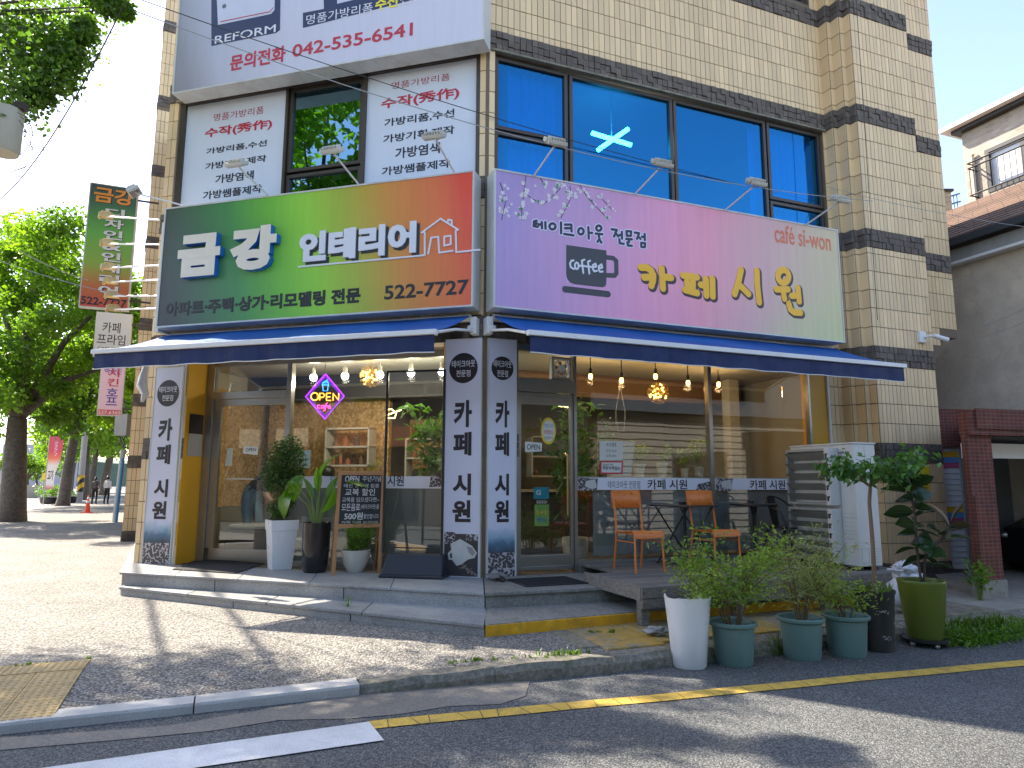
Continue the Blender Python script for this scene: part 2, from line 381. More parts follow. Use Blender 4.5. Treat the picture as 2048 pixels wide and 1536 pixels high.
M_tact = stonemat('tactile_tile', (0.50, 0.34, 0.15), (0.60, 0.42, 0.19), (0.70, 0.52, 0.25), 45, 0.3, moss=0.35, mosscol=(0.30, 0.24, 0.14), cell=False)
M_wood = NT('grey_deck_timber'); N = M_wood; g = N.n('NewGeometry'); b = N.n('BsdfPrincipled'); oi = N.n('ObjectInfo')
mp = N.n('Mapping'); N.l(g.outputs['Position'], mp.inputs[0]); mp.inputs['Rotation'].default_value = (0, 0, -math.atan2(0.36488, 0.93106)); mp.inputs['Scale'].default_value = (1.2, 22, 22)
n1 = N.noise(2.0, 7, 0.7, mp.outputs[0]); c = N.ramp(n1.outputs['Fac'], [(0.3, (0.075, 0.065, 0.055)), (0.5, (0.165, 0.148, 0.128)), (0.72, (0.27, 0.245, 0.21))]).outputs[0]
c = N.mix(1.0, c, N.ramp(oi.outputs['Random'], [(0, 0.75), (1, 1.2)]).outputs[0], 'MULTIPLY')
N.l(c, b.inputs['Base Color']); b.inputs['Roughness'].default_value = 0.75; bp = N.n('Bump'); bp.inputs['Strength'].default_value = 0.4; bp.inputs['Distance'].default_value = 0.004
N.l(n1.outputs['Fac'], bp.inputs['Height']); N.l(bp.outputs[0], b.inputs['Normal']); N.l(b.outputs[0], N.out.inputs[0]); M_wood = N.m
M_glassS = glassmat('shop_glass', (0.93, 0.95, 0.93), 0.045)
M_glassB = glassmat('blue_tinted_glass', (0.16, 0.62, 0.90), 0.15, gcol=(0.10, 0.55, 0.92))
M_glassD = glassmat('dark_mirror_glass', (0.08, 0.22, 0.30), 0.42, gcol=(0.42, 0.70, 0.85))

# ================================================================== GROUND
ZW, ZR = 0.10, -0.03
mb = MB(); mb.quad((-400, -300, ZR), (400, -300, ZR), (400, 500, ZR), (-400, 500, ZR)); road = struct('road', mb, M_asph)
def kpt(px, py, z): p = gz(px, py, z); return (p[0], p[1])
d3 = (-0.459, 0.888)
kl = []     # outer (road side) kerb line and its top height
base3 = (LE[0]-0.888*5.4, LE[1]-0.459*5.4)
for t in (110, 40, 20, 8, 1.5): kl.append((base3[0]+d3[0]*t, base3[1]+d3[1]*t, 0.06))
a_ = kpt(0, 1449, 0.03); b_ = kpt(722, 1372, 0.035)
dx, dy = b_[0]-a_[0], b_[1]-a_[1]; L_ = math.hypot(dx, dy); dx /= L_; dy /= L_
for t in (6.0, 5.2, 4.4): kl.append((a_[0]-dx*t+(-0.25 if t > 5.5 else 0), a_[1]-dy*t+(0.45 if t > 5.5 else 0.12 if t > 5 else 0), 0.045))
kl.append((a_[0], a_[1], 0.035)); kl.append(((a_[0]+b_[0])/2, (a_[1]+b_[1])/2, 0.035)); kl.append((b_[0], b_[1], 0.045))
for (x, y, z) in ((970, 1337, 0.085), (1160, 1322, 0.09), (1345, 1303, 0.09)): p = kpt(x, y, z); kl.append((p[0], p[1], z))
p0 = kl[-1]
for t in (0.8, 1.6, 2.4, 3.2, 5, 8, 14, 60): kl.append((p0[0]+0.931*t, p0[1]+0.365*t, 0.09))
def offs(pts, d):
    out = []
    for i, p in enumerate(pts):
        q0 = pts[max(0, i-1)]; q1 = pts[min(len(pts)-1, i+1)]; tx, ty = q1[0]-q0[0], q1[1]-q0[1]; l = math.hypot(tx, ty)
        out.append((p[0]-ty/l*d, p[1]+tx/l*d))
    return out
kin = offs(kl, 0.16); kin2 = offs(kl, 1.0)
# walking surface: a sheet that dips to the dropped kerb
bm = bmesh.new()
r1 = [bm.verts.new((p[0], p[1], k[2]-0.004)) for p, k in zip(kin, kl)]
r2 = [bm.verts.new((p[0], p[1], ZW)) for p in kin2]
far = [bm.verts.new((70, 90, ZW)), bm.verts.new((-30, 110, ZW))]
for i in range(len(r1)-1): bm.faces.new((r1[i], r1[i+1], r2[i+1], r2[i]))
f = bm.faces.new(r2+far); bmesh.ops.triangulate(bm, faces=[f]); bmesh.ops.recalc_face_normals(bm, faces=bm.faces)
me = bpy.data.meshes.new('sidewalk'); bm.to_mesh(me); bm.free(); me.materials.append(M_walk)
sidewalk = obj('sidewalk', me, None); sidewalk['kind'] = 'structure'
for p_ in sidewalk.data.polygons:
    if p_.normal.z < 0: p_.flip()
# kerb stones, one by one
kerb = bpy.data.objects.new('kerb', None); COL.objects.link(kerb); kerb['kind'] = 'structure'
def walkline(pts, step, start=0.0):
    segs = []; acc = 0
    for i in range(len(pts)-1): segs.append((pts[i], pts[i+1], math.dist(pts[i][:2], pts[i+1][:2])))
    tot = sum(s[2] for s in segs); cuts = []; t = start
    while t < tot: cuts.append(t); t += step
    if tot-cuts[-1] > .3 or len(cuts) < 2: cuts.append(tot)
    else: cuts[-1] = tot
    def atl(t):
        for p, q, l in segs:
            if t <= l or (p, q, l) == segs[-1]: f_ = min(1, t/l); return tuple(p[i]+(q[i]-p[i])*f_ for i in range(3))
            t -= l
    return [(atl(cuts[i]), atl(cuts[i+1]-0.010)) for i in range(len(cuts)-1)]
def kerbs(pts, step, m, n=200, rough=0.0, wd=0.16):
    for (p, q) in walkline(pts, step)[:n]:
        tx, ty = q[0]-p[0], q[1]-p[1]; l = math.hypot(tx, ty)
        if l < 0.05: continue
        nx, ny = -ty/l*wd, tx/l*wd; j = lambda: rnd.uniform(-rough, rough)
        mb = MB(); K = 1 if rough == 0 else 5
        for k in range(K):
            f0, f1 = k/K, (k+1)/K
            pa = [p[i]+(q[i]-p[i])*f0 for i in range(3)]; pb = [p[i]+(q[i]-p[i])*f1 for i in range(3)]
            if k == 0: ja = (j(), j(), j())
            jb = (j(), j(), j())
            c = 0.025 if rough else 0.008
            A = [(pa[0]+ja[0]*.5, pa[1]+ja[1]*.5, -0.3), (pa[0]+ja[0]*.5, pa[1]+ja[1]*.5, pa[2]-c*2+ja[2]), (pa[0]+nx*c*6+ja[0], pa[1]+ny*c*6+ja[1], pa[2]+ja[2]), (pa[0]+nx, pa[1]+ny, pa[2]+ja[2]*.5), (pa[0]+nx, pa[1]+ny, -0.3)]
            B = [(pb[0]+jb[0]*.5, pb[1]+jb[1]*.5, -0.3), (pb[0]+jb[0]*.5, pb[1]+jb[1]*.5, pb[2]-c*2+jb[2]), (pb[0]+nx*c*6+jb[0], pb[1]+ny*c*6+jb[1], pb[2]+jb[2]), (pb[0]+nx, pb[1]+ny, pb[2]+jb[2]*.5), (pb[0]+nx, pb[1]+ny, -0.3)]
            ia = mb.add(A); ib = mb.add(B); r = 0.5
            for s in range(4): mb.face((ia+s, ib+s, ib+s+1, ia+s+1), r)
            if k == 0: mb.face((ia, ia+1, ia+2, ia+3, ia+4), r)
            if k == K-1: mb.face((ib+4, ib+3, ib+2, ib+1, ib), r)
            ja = jb
        obj('kerb_stone', mb, m, kerb)
kerbs(kl[3:8], 1.0, M_kerbn, wd=0.19); kl_ = kl[7:11]; n_k = round(sum(math.dist(kl_[i][:2], kl_[i+1][:2]) for i in range(3))/1.05); kerbs(kl_, sum(math.dist(kl_[i][:2], kl_[i+1][:2]) for i in range(3))/n_k-.0005, M_kerbn, wd=0.19)
kerbs([kl[10]]+kl[11:17], 1.02, M_kerb, rough=0.010, wd=0.2)
kerbs(kl[0:4][::1], 2.0, M_kerbn, 40)
kerbs(kl[16:], 1.0, M_kerb, 14, rough=0.010, wd=0.2)
# concrete apron of the gutter, patch of pale worn asphalt
mb = MB(); P_ = [kpt(x, y, ZR+.004) for x, y in ((0, 1476), (330, 1452), (640, 1400), (722, 1384), (800, 1372), (968, 1366), (1060, 1362), (1050, 1392), (1000, 1408), (900, 1412), (800, 1428), (700, 1437), (560, 1440), (420, 1462), (230, 1480), (0, 1500))]
mb.poly([(x, y, ZR+.004) for x, y in P_]); struct('gutter_strip', mb, M_asph2)
# road paint
mb = MB(); q = [kpt(x, y, ZR+.008) for x, y in ((-60, 1556), (738, 1443), (768, 1480), (200, 1563))]
q[0] = (q[0][0]-2.2*(q[1][0]-q[0][0])/2, q[0][1]-2.2*(q[1][1]-q[0][1])/2); q[3] = (q[3][0]-2.2*(q[2][0]-q[3][0])/2, q[3][1]-2.2*(q[2][1]-q[3][1])/2)
mb.poly([(x, y, ZR+.008) for x, y in q]); struct('crosswalk_stripe', mb, M_crossw)
ya, yb = kpt(737, 1452, ZR), kpt(2048, 1326, ZR)
yd = (yb[0]-ya[0], yb[1]-ya[1]); l = math.hypot(*yd); yd = (yd[0]/l, yd[1]/l); yn = (-yd[1], yd[0])
yline = bpy.data.objects.new('yellow_line', None); COL.objects.link(yline); yline['kind'] = 'structure'
t = 0.0
while t < 30:
    ln = rnd.uniform(0.10, 0.24) if t < 6 else 2.0; g_ = 0.006 if t < 6 else 0
    wv = lambda s: 0.006*math.sin(s*2.1)+0.004*math.sin(s*5.3)
    def yp(s, o): return (ya[0]+yd[0]*s+yn[0]*(o+wv(s)), ya[1]+yd[1]*s+yn[1]*(o+wv(s)), ZR+.006)
    sk = rnd.uniform(-.03, .05); t1 = t+ln-g_
    if t == 0: sk0 = 0
    mb = MB(); mb.poly([yp(t+sk0, -.075), yp(t1+sk, -.075), yp(t1, .075), yp(t, .075)]); obj('paint_patch', mb, M_yline, yline)
    sk0 = sk; t += ln
# tactile paving at the dropped kerb
tact = bpy.data.objects.new('tactile_paving', None); COL.objects.link(tact); tact['kind'] = 'structure'
tc = gz(182, 1320, ZW); ux, uy = -dx, -dy; vx, vy = 0.02-0.02+dy, -dx     # u away to the side, v towards the kerb
mb = MB(); mb.lb(-.147, .147, -.147, .147, -.03, 0.004)
for i in range(6):
    for j in range(6):
        cx, cy = -.1225+i*.049, -.1225+j*.049
        mb.lathe([(.0165, .004), (.013, .008), (.0095, .0095)], (cx, cy, 0), 8)
tme = mb.mesh('tile', M_tact)
for i in range(12):
    for j in range(4):
        cx = tc[0]+ux*(.15+.3*i)+vx*(.15+.3*j); cy = tc[1]+uy*(.15+.3*i)+vy*(.15+.3*j)
        dist = (cx-a_[0])*(-dy)+(cy-a_[1])*dx-0.16
        z = 0.035+(ZW-0.035)*max(0, min(1, (dist)/0.84))+0.004
        M = Matrix.Translation((cx, cy, z)) @ Matrix.Rotation(math.atan2(dy, dx), 4, 'Z') @ Matrix.Rotation(math.atan2(ZW-0.035, 0.84)*(1 if dist < 0.84 else 0)*1.0, 4, 'X')
        o = shared('tile', tme, M, tact)
# cracks between surface and kerb: weeds in tufts
def blades(mb, x, y, z, n, h, spread, wd=0.006):
    for _ in range(n):
        a = rnd.uniform(0, 2*PI); r = abs(rnd.gauss(0, spread)); bx, by = x+r*math.cos(a), y+r*math.sin(a)
        hh = h*rnd.uniform(.5, 1.2); la = rnd.uniform(0, 2*PI); lean = hh*rnd.uniform(.1, .8); wx, wy = -math.sin(la)*wd, math.cos(la)*wd
        m_ = (bx+math.cos(la)*lean*.4, by+math.sin(la)*lean*.4, z+hh*.6); t_ = (bx+math.cos(la)*lean, by+math.sin(la)*lean, z+hh)
        i = mb.add([(bx-wx, by-wy, z-.01), (bx+wx, by+wy, z-.01), (m_[0]+wx*.8, m_[1]+wy*.8, m_[2]), (m_[0]-wx*.8, m_[1]-wy*.8, m_[2]), t_]); r_ = rnd.random()
        mb.face((i, i+1, i+2, i+3), r_); mb.face((i+3, i+2, i+4), r_)
M_grass = leafmat('weed_leaf', (0.05, 0.10, 0.015), (0.16, 0.24, 0.05), 0.35)
# ================================================================== THE CORNER BUILDING
H = 10.3
bld = thing('corner_building', 'three storey corner building clad in narrow cream tiles with dark grey bands', 'building', (C0[0], C0[1]+3, 0))
def wallh(mb, F, a0, a1, z0, z1, n0, n1, holes):
    xs = sorted({a0, a1}|{h[i] for h in holes for i in (0, 1)}); zs = sorted({z0, z1}|{h[i] for h in holes for i in (2, 3)})
    for i in range(len(xs)-1):
        run = None
        for j in range(len(zs)-1):
            cx, cz = (xs[i]+xs[i+1])/2, (zs[j]+zs[j+1])/2
            solid = a0 <= cx <= a1 and z0 <= cz <= z1 and not any(h[0] < cx < h[1] and h[2] < cz < h[3] for h in holes)
            if solid: run = (zs[j], run[1]) if False else ((run[0], zs[j+1]) if run else (zs[j], zs[j+1]))
            if (not solid or j == len(zs)-2) and run:
                mb.box(F, xs[i], xs[i+1], n0, n1, run[0], run[1]); run = None
HL = [(-4.45, -0.55, 0.37, 3.28), (-4.95, -0.10, 5.10, 7.26)]
HR = [(0.42, 5.66, 0.37, 3.28), (0.10, 5.88, 5.10, 7.28), (1.2, 5.75, 9.55, 10.12)]
mb = MB()
wallh(mb, FL, -5.15, -0.02, 0.0, H, -0.28, 0.0, HL)
wallh(mb, FR, 0.02, 6.0, 0.0, H, -0.28, 0.0, HR)
mb.hexa([FL.p(-.02, 0, 0), FR.p(.02, 0, 0), FR.p(.02, -.28, 0), FL.p(-.02, -.28, 0), FL.p(-.02, 0, H), FR.p(.02, 0, H), FR.p(.02, -.28, H), FL.p(-.02, -.28, H)])
obj('wall', mb, M_mortar, bld)
mb = MB()
# stepped pier on the side street, end strip, third facade along the far street
mb.box(FR, 5.94, 6.03, -.2, .17, 0, H); mb.box(FR, 6.03, 6.13, -.2, .34, 0, H); mb.box(FR, 6.13, 7.42, -.2, .47, 0, H)
mb.hexa([FR.p(7.42, .28, 3.35), FR.p(7.86, .28, 3.62), FR.p(7.86, -.2, 3.62), FR.p(7.42, -.2, 3.35), FR.p(7.42, .28, H), FR.p(7.86, .28, H), FR.p(7.86, -.2, H), FR.p(7.42, -.2, H)])
mb.box(FR, 7.41, 7.44, -12, -.2, 0, H)
obj('pier', mb, M_mortar, bld)
mb = MB(); mb.box(FR, 7.86, 8.28, -.2, .28, 3.92, H); obj('pier', mb, M_mortar, bld)
mb = MB(); mb.box(F3, -14, 0.0, -.28, -.02, 0, H); obj('street_wall', mb, M_mortar, bld)
mb = MB(); mb.box(F3, -8.3, -7.6, -.25, .40, 0, 15.2); obj('pier', mb, M_mortar, bld)
mb = MB(); ridge = [FL.p(-5.15, -.1, 0), FR.p(0, -.12, 0), FR.p(6.0, -.1, 0), FR.p(8.2, -.1, 0), FR.p(8.2, -12, 0), F3.p(-14, -12, 0), F3.p(-14, -.1, 0)]
mb.prism([(x, y, 10.0) for x, y, z in ridge], (0, 0, 0.2)); obj('roof', mb, M_conc, bld)
ROWS_ = [(.34, .63), (.63, .93), (.93, 1.22), (1.22, 1.52), (1.52, 1.82), (2.11, 2.41), (2.41, 2.71), (2.71, 3.0), (3.0, 3.3), (3.6, 3.9), (3.9, 4.2), (4.2, 4.49), (4.49, 4.79), (4.79, 5.08), (5.08, 5.18),
        (5.48, 5.77), (5.77, 6.08), (6.08, 6.38), (6.38, 6.68), (6.68, 6.98), (6.98, 7.28), (7.58, 7.68), (7.68, 7.97), (7.97, 8.28), (8.28, 8.58), (8.58, 8.88), (8.88, 9.18), (9.48, 9.78), (9.78, 10.08), (10.08, 10.38), (10.38, 10.68), (10.68, 10.98)]
ROWS = ROWS_+[(11.38+.3*i, 11.68+.3*i) for i in range(6)]+[(13.5+.3*i, 13.8+.3*i) for i in range(5)]
BANDS = [(.1, .34), (1.82, 2.11), (3.3, 3.6), (5.18, 5.48), (7.28, 7.58), (9.18, 9.48), (11.08, 11.38), (13.2, 13.5)]
tiles = []; bands = MB()
def cells(F, n, a0, a1, zlo, zhi, pitch, holes=(), dz=0.0, dn=(0, 1)):
    k = max(1, round((a1-a0)/pitch)); p = (a1-a0)/k
    for (r0, r1) in ROWS:
        r0 += dz; r1 += dz
        if r1 > zhi or r0 < zlo: continue
        for i in range(k):
            x0, x1 = a0+i*p+.005, a0+(i+1)*p-.005; z0, z1 = r0+.006, r1-.006; cx, cz = (x0+x1)/2, (z0+z1)/2; bad = False
            for h in holes:
                if h[0] < cx < h[1] and h[2] < cz < h[3]: bad = True
                elif h[2] < cz < h[3]:
                    if x0 < h[1] < x1: x0 = h[1]
                    if x0 < h[0] < x1: x1 = h[0]
                elif h[0] < cx < h[1]:
                    if z0 < h[3] < z1: z0 = h[3]+.002
                    if z0 < h[2] < z1: z1 = h[2]-.002
            if not bad and x1-x0 > .02: tiles.append((F, x0, x1, n, z0, z1))
    for (r0, r1) in BANDS:
        r0 += dz; r1 += dz
        if r0 < zlo-.01 or r1 > zhi+.01: continue
        for i in range(k):
            for j in range(3):
                x0, x1 = a0+i*p+.004, a0+(i+1)*p-.004; z0, z1 = r0+(r1-r0)*j/3+.004, r0+(r1-r0)*(j+1)/3-.004; cx, cz = (x0+x1)/2, (z0+z1)/2
                if any(h[0] < cx < h[1] and h[2] < cz < h[3] for h in holes): continue
                bands.box(F, x0, x1, n, n+rnd.choice((.014, .020, .026, .034)), z0, z1)
cells(FR, 0, 0.02, 5.94, .3, H, .0885, HR)
cells(FR, .17, 5.94, 6.03, .1, H, .09); cells(FR, .34, 6.03, 6.13, .1, H, .10); cells(FR, .47, 6.13, 7.42, .1, H, .0806)
cells(FR, .28, 7.42, 7.86, 3.7, H, .088, dz=-.14); cells(FR, .28, 7.86, 8.28, 3.95, H, .084, dz=-.14)
cells(FL, 0, -5.15, -.02, .3, H, .088, HL)
cells(F3, .40, -8.3, -7.6, .1, 15.2, .10)
# returns of the steps (faces turned along the street) and the end face of the far pier
def ret(F, a): return Frame(F.p(a, 0, 0)[:2], (-F.n[0], -F.n[1]), (-F.e[0], -F.e[1]))     # right = inwards; seen from the left
r_ = ret(FR, 5.94); cells(r_, 0, -.17, 0, .1, H, .17); r_ = ret(FR, 6.03); cells(r_, 0, -.34, -.17, .1, H, .17); r_ = ret(FR, 6.13); cells(r_, 0, -.47, -.34, .1, H, .13)
rp = Frame(F3.p(-7.6, 0, 0)[:2], (0.888, 0.459), (0.459, -0.888)); cells(rp, 0, -.40, .25, .1, 15.2, .09)
# pick the 300 that show largest
def proj(P):
    d = np.array(P)-CAMP; z = d@_F; return 1024+F_PX*(d@_R)/z, 768-F_PX*(d@_U)/z
def tsize(t):
    F, x0, x1, n, z0, z1 = t; a = proj(F.p(x0, n, z0)); b = proj(F.p(x1, n, z1))
    cx, cy = (a[0]+b[0])/2, (a[1]+b[1])/2
    if not (0 < cx < 2048 and 0 < cy < 1536): return 0
    if F is FL and (.1 < z0 < 3.6 and False): return 0
    if F is FR and n == 0 and (z1 < 5.5 and x0 < 5.72 and not (x0 > 5.0 and z1 < 3.2)): return 0
    if F is FL and (-4.9 < x0 < -.1) : return 0
    return abs(a[0]-b[0])*abs(a[1]-b[1])
ts = sorted(tiles, key=tsize, reverse=True); rest = MB()
ub = MB(); ub.lb(-.5, .5, -.5, .5, -.5, .5); ume = ub.mesh('tile', M_tile)
inv = Matrix.Translation(bld.location).inverted()
for i, (F, x0, x1, n, z0, z1) in enumerate(ts):
    dn = rnd.uniform(.010, .014)
    if i < 300:
        c = F.p((x0+x1)/2, n+dn/2, (z0+z1)/2)
        M = inv @ Matrix.Translation(c) @ Matrix.Rotation(F.rz, 4, 'Z') @ Matrix.Diagonal((x1-x0, dn, z1-z0, 1))
        shared('tile', ume, M, bld)
    else: rest.box(F, x0, x1, n, n+dn, z0, z1)
obj('tile_cladding', rest, M_tile, bld, kind='stuff'); obj('band_cladding', bands, M_band, bld, kind='stuff')
# lintels / sills above windows, stained lower edge
mb = MB(); mb.box(FR, .0, 5.93, .0, .05, 7.272, 7.300); mb.box(FL, -5.0, -.0, .0, .05, 7.262, 7.29); obj('lintel', mb, M_ledge, bld)
# parapet cap
mb = MB(); mb.box(FL, -5.2, -.03, -.3, .04, H, H+.06); mb.box(FR, .03, 8.3, -.3, .5, H, H+.06); obj('parapet_cap', mb, M_conc, bld)

# ---- upper windows
def framebars(mb, F, a0, a1, z0, z1, n0, n1, w_): 
    mb.box(F, a0, a0+w_, n0, n1, z0, z1); mb.box(F, a1-w_, a1, n0, n1, z0, z1)
    mb.box(F, a0+w_, a1-w_, n0, n1, z0, z0+w_); mb.box(F, a0+w_, a1-w_, n0, n1, z1-w_, z1)
def window(F, a0, a1, z0, z1, gm, name='window', n=-.08, w_=.05, split=None):
    mb = MB(); framebars(mb, F, a0, a1, z0, z1, n-.03, n+.04, w_)
    fr = obj(name, mb, M_alud, bld, bevel=.003)
    mb = MB(); mb.box(F, a0+w_, a1-w_, n-.006, n+.002, z0+w_, z1-w_); p = obj('pane', mb, gm, None); p.parent = fr; p.matrix_parent_inverse = Matrix.Identity(4)
    if True: p.matrix_parent_inverse = fr.matrix_parent_inverse.copy() if False else Matrix.Identity(4)
    return fr
for (a0, a1, z0, z1) in ((.12, 1.21, 6.2, 7.25), (.12, 1.21, 5.12, 6.17), (1.24, 2.96, 5.12, 7.25), (2.98, 4.72, 5.12, 7.25), (4.75, 5.85, 5.95, 7.25), (4.75, 5.85, 5.12, 5.92)):
    window(FR, a0, a1, z0, z1, M_glassB)
for (a0, a1, z0, z1) in ((-3.05, -1.86, 5.92, 7.22), (-3.05, -1.86, 5.12, 5.88)):
    window(FL, a0, a1, z0, z1, M_glassD)
window(FR, 1.25, 5.70, 9.57, 10.10, M_glassB)
mb = MB(); mb.box(FL, -4.95, -4.86, -.12, -.0, 5.1, 7.24); mb.box(FL, -.16, -.1, -.12, .0, 5.1, 7.24); mb.box(FL, -3.10, -3.06, -.12, 0, 5.1, 7.24); mb.box(FL, -1.85, -1.80, -.12, 0, 5.1, 7.24); mb.box(FL, -4.86, -.16, -.12, -.0, 7.225, 7.25)
obj('window_surround', mb, M_alud, bld)
# rooms behind the upper windows
M_room = mk('upper_room_wall', (0.30, 0.31, 0.33), 0.8, 0.1)
M_curt = mk('pale_curtain', (0.62, 0.66, 0.70), 0.8, 0.08)
mb = MB(); mb.box(FR, .3, 5.9, -3.2, -3.1, 5.0, 7.9); mb.box(FR, .35, 5.85, -3.1, -.3, 5.0, 5.04); mb.box(FR, .35, 5.85, -3.1, -.3, 7.8, 7.84); mb.box(FR, .3, .34, -3.1, -.3, 5.0, 7.8); mb.box(FR, 5.86, 5.9, -3.1, -.3, 5.0, 7.8); obj('upper_room', mb, M_room, bld)
mb = MB(); mb.box(FL, -4.9, -.3, -1.6, -1.5, 5.0, 7.9); obj('upper_room', mb, M_room, bld)
def curtain(F, a0, a1, z0, z1, n, amp=.03, wl=.12, seed=0):
    r = random.Random(seed); k = int((a1-a0)/.02); v = []
    mb = MB(); mb.smooth = True; ph = r.random()*6
    for i in range(k+1):
        a = a0+(a1-a0)*i/k; d = amp*math.sin(a*2*PI/wl+ph)+amp*.6*math.sin(a*2*PI/(wl*1.7)+2*ph); v.append((F.p(a, n+d, z0), F.p(a, n+d*.7, z1)))
    for i in range(k): mb.quad(v[i][0], v[i+1][0], v[i+1][1], v[i][1], .5)
    return obj('curtain', mb, M_curt, bld)
curtain(FR, .36, 1.25, 5.2, 7.3, -.22, seed=1); curtain(FR, 4.5, 5.85, 5.2, 7.3, -.22, seed=2)
# glowing crossed tubes seen through the blue glass
M_tube = emit('led_tube', (0.75, 0.95, 1.0), 7.0)
lamp = thing('ceiling_light', 'glowing white crossed tube lamp behind the blue first floor window', 'ceiling light', FR.p(2.2, -.9, 6.95))
p1, p2, p3, p4 = (FR.p(*FR.w(x, y, nn)[:1], nn, FR.w(x, y, nn)[1]) for x, y, nn in ((1184, 266, -.9), (1262, 290, -.9), (1196, 300, -.9), (1256, 258, -.9)))
mb = MB(); mb.tube([p1, p2], .035, 10); obj('tube', mb, M_tube, lamp)
mb = MB(); mb.tube([p3, p4], .035, 10); obj('tube', mb, M_tube, lamp)
mb = MB(); cc = ((p1[0]+p2[0])/2, (p1[1]+p2[1])/2, (p1[2]+p2[2])/2+.04); mb.tube([cc, (cc[0], cc[1], 7.8)], .012, 6); obj('cord', mb, M_white, lamp)

# ================================================================== SHOP FRONTS (ground floor)
NG = -.42                      # glazing depth on the front with the sliding door
M_film = mk('grey_frosted_film', (0.20, 0.20, 0.195), 0.5, 0.06, 1.0)
M_pband = mk('printed_white_strip', (0.72, 0.72, 0.76), 0.35, 0.03)
M_int = mk('cafe_wall', (0.36, 0.345, 0.29), 0.8, 0.08); M_ceil = mk('cafe_ceiling', (0.46, 0.44, 0.37), 0.8, 0.05); M_floor = mk('cafe_floor', (0.18, 0.17, 0.15), 0.3, 0.15)
M_osb = stonemat('chipboard', (0.30, 0.17, 0.06), (0.46, 0.28, 0.10), (0.60, 0.40, 0.17), 22, 0.1, dark=0.75)
inner = [FL.p(-5.0, -.30, 0), (C0[0]+.02, C0[1]+.34, 0), FR.p(5.72, -.30, 0), FR.p(5.72, -4.6, 0), FL.p(-5.0, -4.3, 0)]
mb = MB(); mb.prism([(x, y, 0.2) for x, y, _ in inner], (0, 0, .17)); obj('cafe_floor', mb, M_floor, bld)
mb = MB(); mb.prism([(x, y, 3.28) for x, y, _ in inner], (0, 0, .15)); obj('cafe_ceiling', mb, M_ceil, bld)
mb = MB()
for p, q in ((inner[2], inner[3]), (inner[3], inner[4]), (inner[4], inner[0])):
    dxx, dyy = q[0]-p[0], q[1]-p[1]; l = math.hypot(dxx, dyy); nx, ny = -dyy/l*.1, dxx/l*.1
    mb.hexa([(p[0], p[1], .37), (q[0], q[1], .37), (q[0]-nx, q[1]-ny, .37), (p[0]-nx, p[1]-ny, .37), (p[0], p[1], 3.28), (q[0], q[1], 3.28), (q[0]-nx, q[1]-ny, 3.28), (p[0]-nx, p[1]-ny, 3.28)])
obj('cafe_wall', mb, M_int, bld)
# --- front L: recess with ochre reveals
mb = MB(); mb.box(FL, -4.47, -4.44, NG, .012, .37, 3.28); obj('door_reveal', mb, M_yel, bld); mb = MB(); mb.box(FL, -.56, -.53, NG, .0, .37, 3.28); obj('door_reveal', mb, M_yel, bld)
mb = MB(); mb.box(FL, -4.50, -4.472, -.02, .03, .37, 3.30); obj('reveal_trim', mb, M_white, bld)
aL = lambda px, py, n=NG: FL.w(px, py, n)[0]; zL = lambda px, py, n=NG: FL.w(px, py, n)[1]
xd0, xd1 = aL(425, 1000), aL(573, 930)
def sub(name, mb, m, par, **k):
    o = obj(name, mb, m, None, **k); o.parent = par; o.matrix_parent_inverse = Matrix.Identity(4); return o
mb = MB(); mb.box(FL, -4.44, xd0-.06, NG-.04, NG+.05, .37, 3.28); mb.box(FL, xd1-.03, xd1+.05, NG-.04, NG+.05, .37, 3.28); mb.box(FL, -.62, -.56, NG-.04, NG+.04, .37, 3.28)
mb.box(FL, xd0-.06, xd1-.03, NG-.05, NG+.055, 2.70, 2.80); mb.box(FL, xd0-.06, -.62, NG-.03, NG+.04, 3.18, 3.28); mb.box(FL, xd1+.05, -.62, NG-.05, NG+.04, .37, .42)
obj('shopfront_frame', mb, M_alu, bld, bevel=.003)
mb = MB(); mb.box(FL, xd0-.06, xd1-.03, NG-.004, NG+.004, 2.80, 3.18); obj('transom_pane', mb, M_glassS, bld)
mb = MB(); mb.box(FL, xd0-.0, xd1-.0-.03, NG-.03, NG+.02, .40, .56); mb.box(FL, xd0-.06, xd0+.07, NG-.03, NG+.02, .56, 2.70); mb.box(FL, xd0+.07, xd1-.03, NG-.03, NG+.02, 2.60, 2.70)
dr = obj('sliding_door', mb, M_alu, bld, bevel=.003)
mb = MB(); mb.box(FL, xd0+.07, xd1-.03, NG-.008, NG, .56, 2.60); sub('pane', mb, M_glassS, dr)
mb = MB(); hz = zL(470, 958); mb.tube([FL.p(aL(460, 958), NG+.02, hz), FL.p(aL(460, 958), NG+.07, hz), FL.p(aL(515, 958), NG+.07, hz), FL.p(aL(515, 958), NG+.02, hz)], .012, 8); sub('handle', mb, M_alu, dr)
# fixed panes with joints
js = [xd1+.05, aL(628, 900), aL(770, 900), -.62]
for i in range(3):
    mb = MB(); mb.box(FL, js[i]+.003, js[i+1]-.003, NG-.006, NG+.004, .42, 3.18); obj('glass_pane', mb, M_glassS, bld)
mb = MB(); mb.box(FL, js[0], js[3], NG-.03, NG-.022, .60, 1.42); obj('frosted_film', mb, M_film, bld)
mb = MB(); mb.box(FL, js[0], js[3], NG+.0055, NG+.0085, 1.42, 1.58); obj('printed_strip', mb, M_pband, bld)
mb = MB(); mb.box(FL, js[0], js[3], NG-.10, NG-.035, .37, .60); obj('kick_panel', mb, M_stepc, bld)
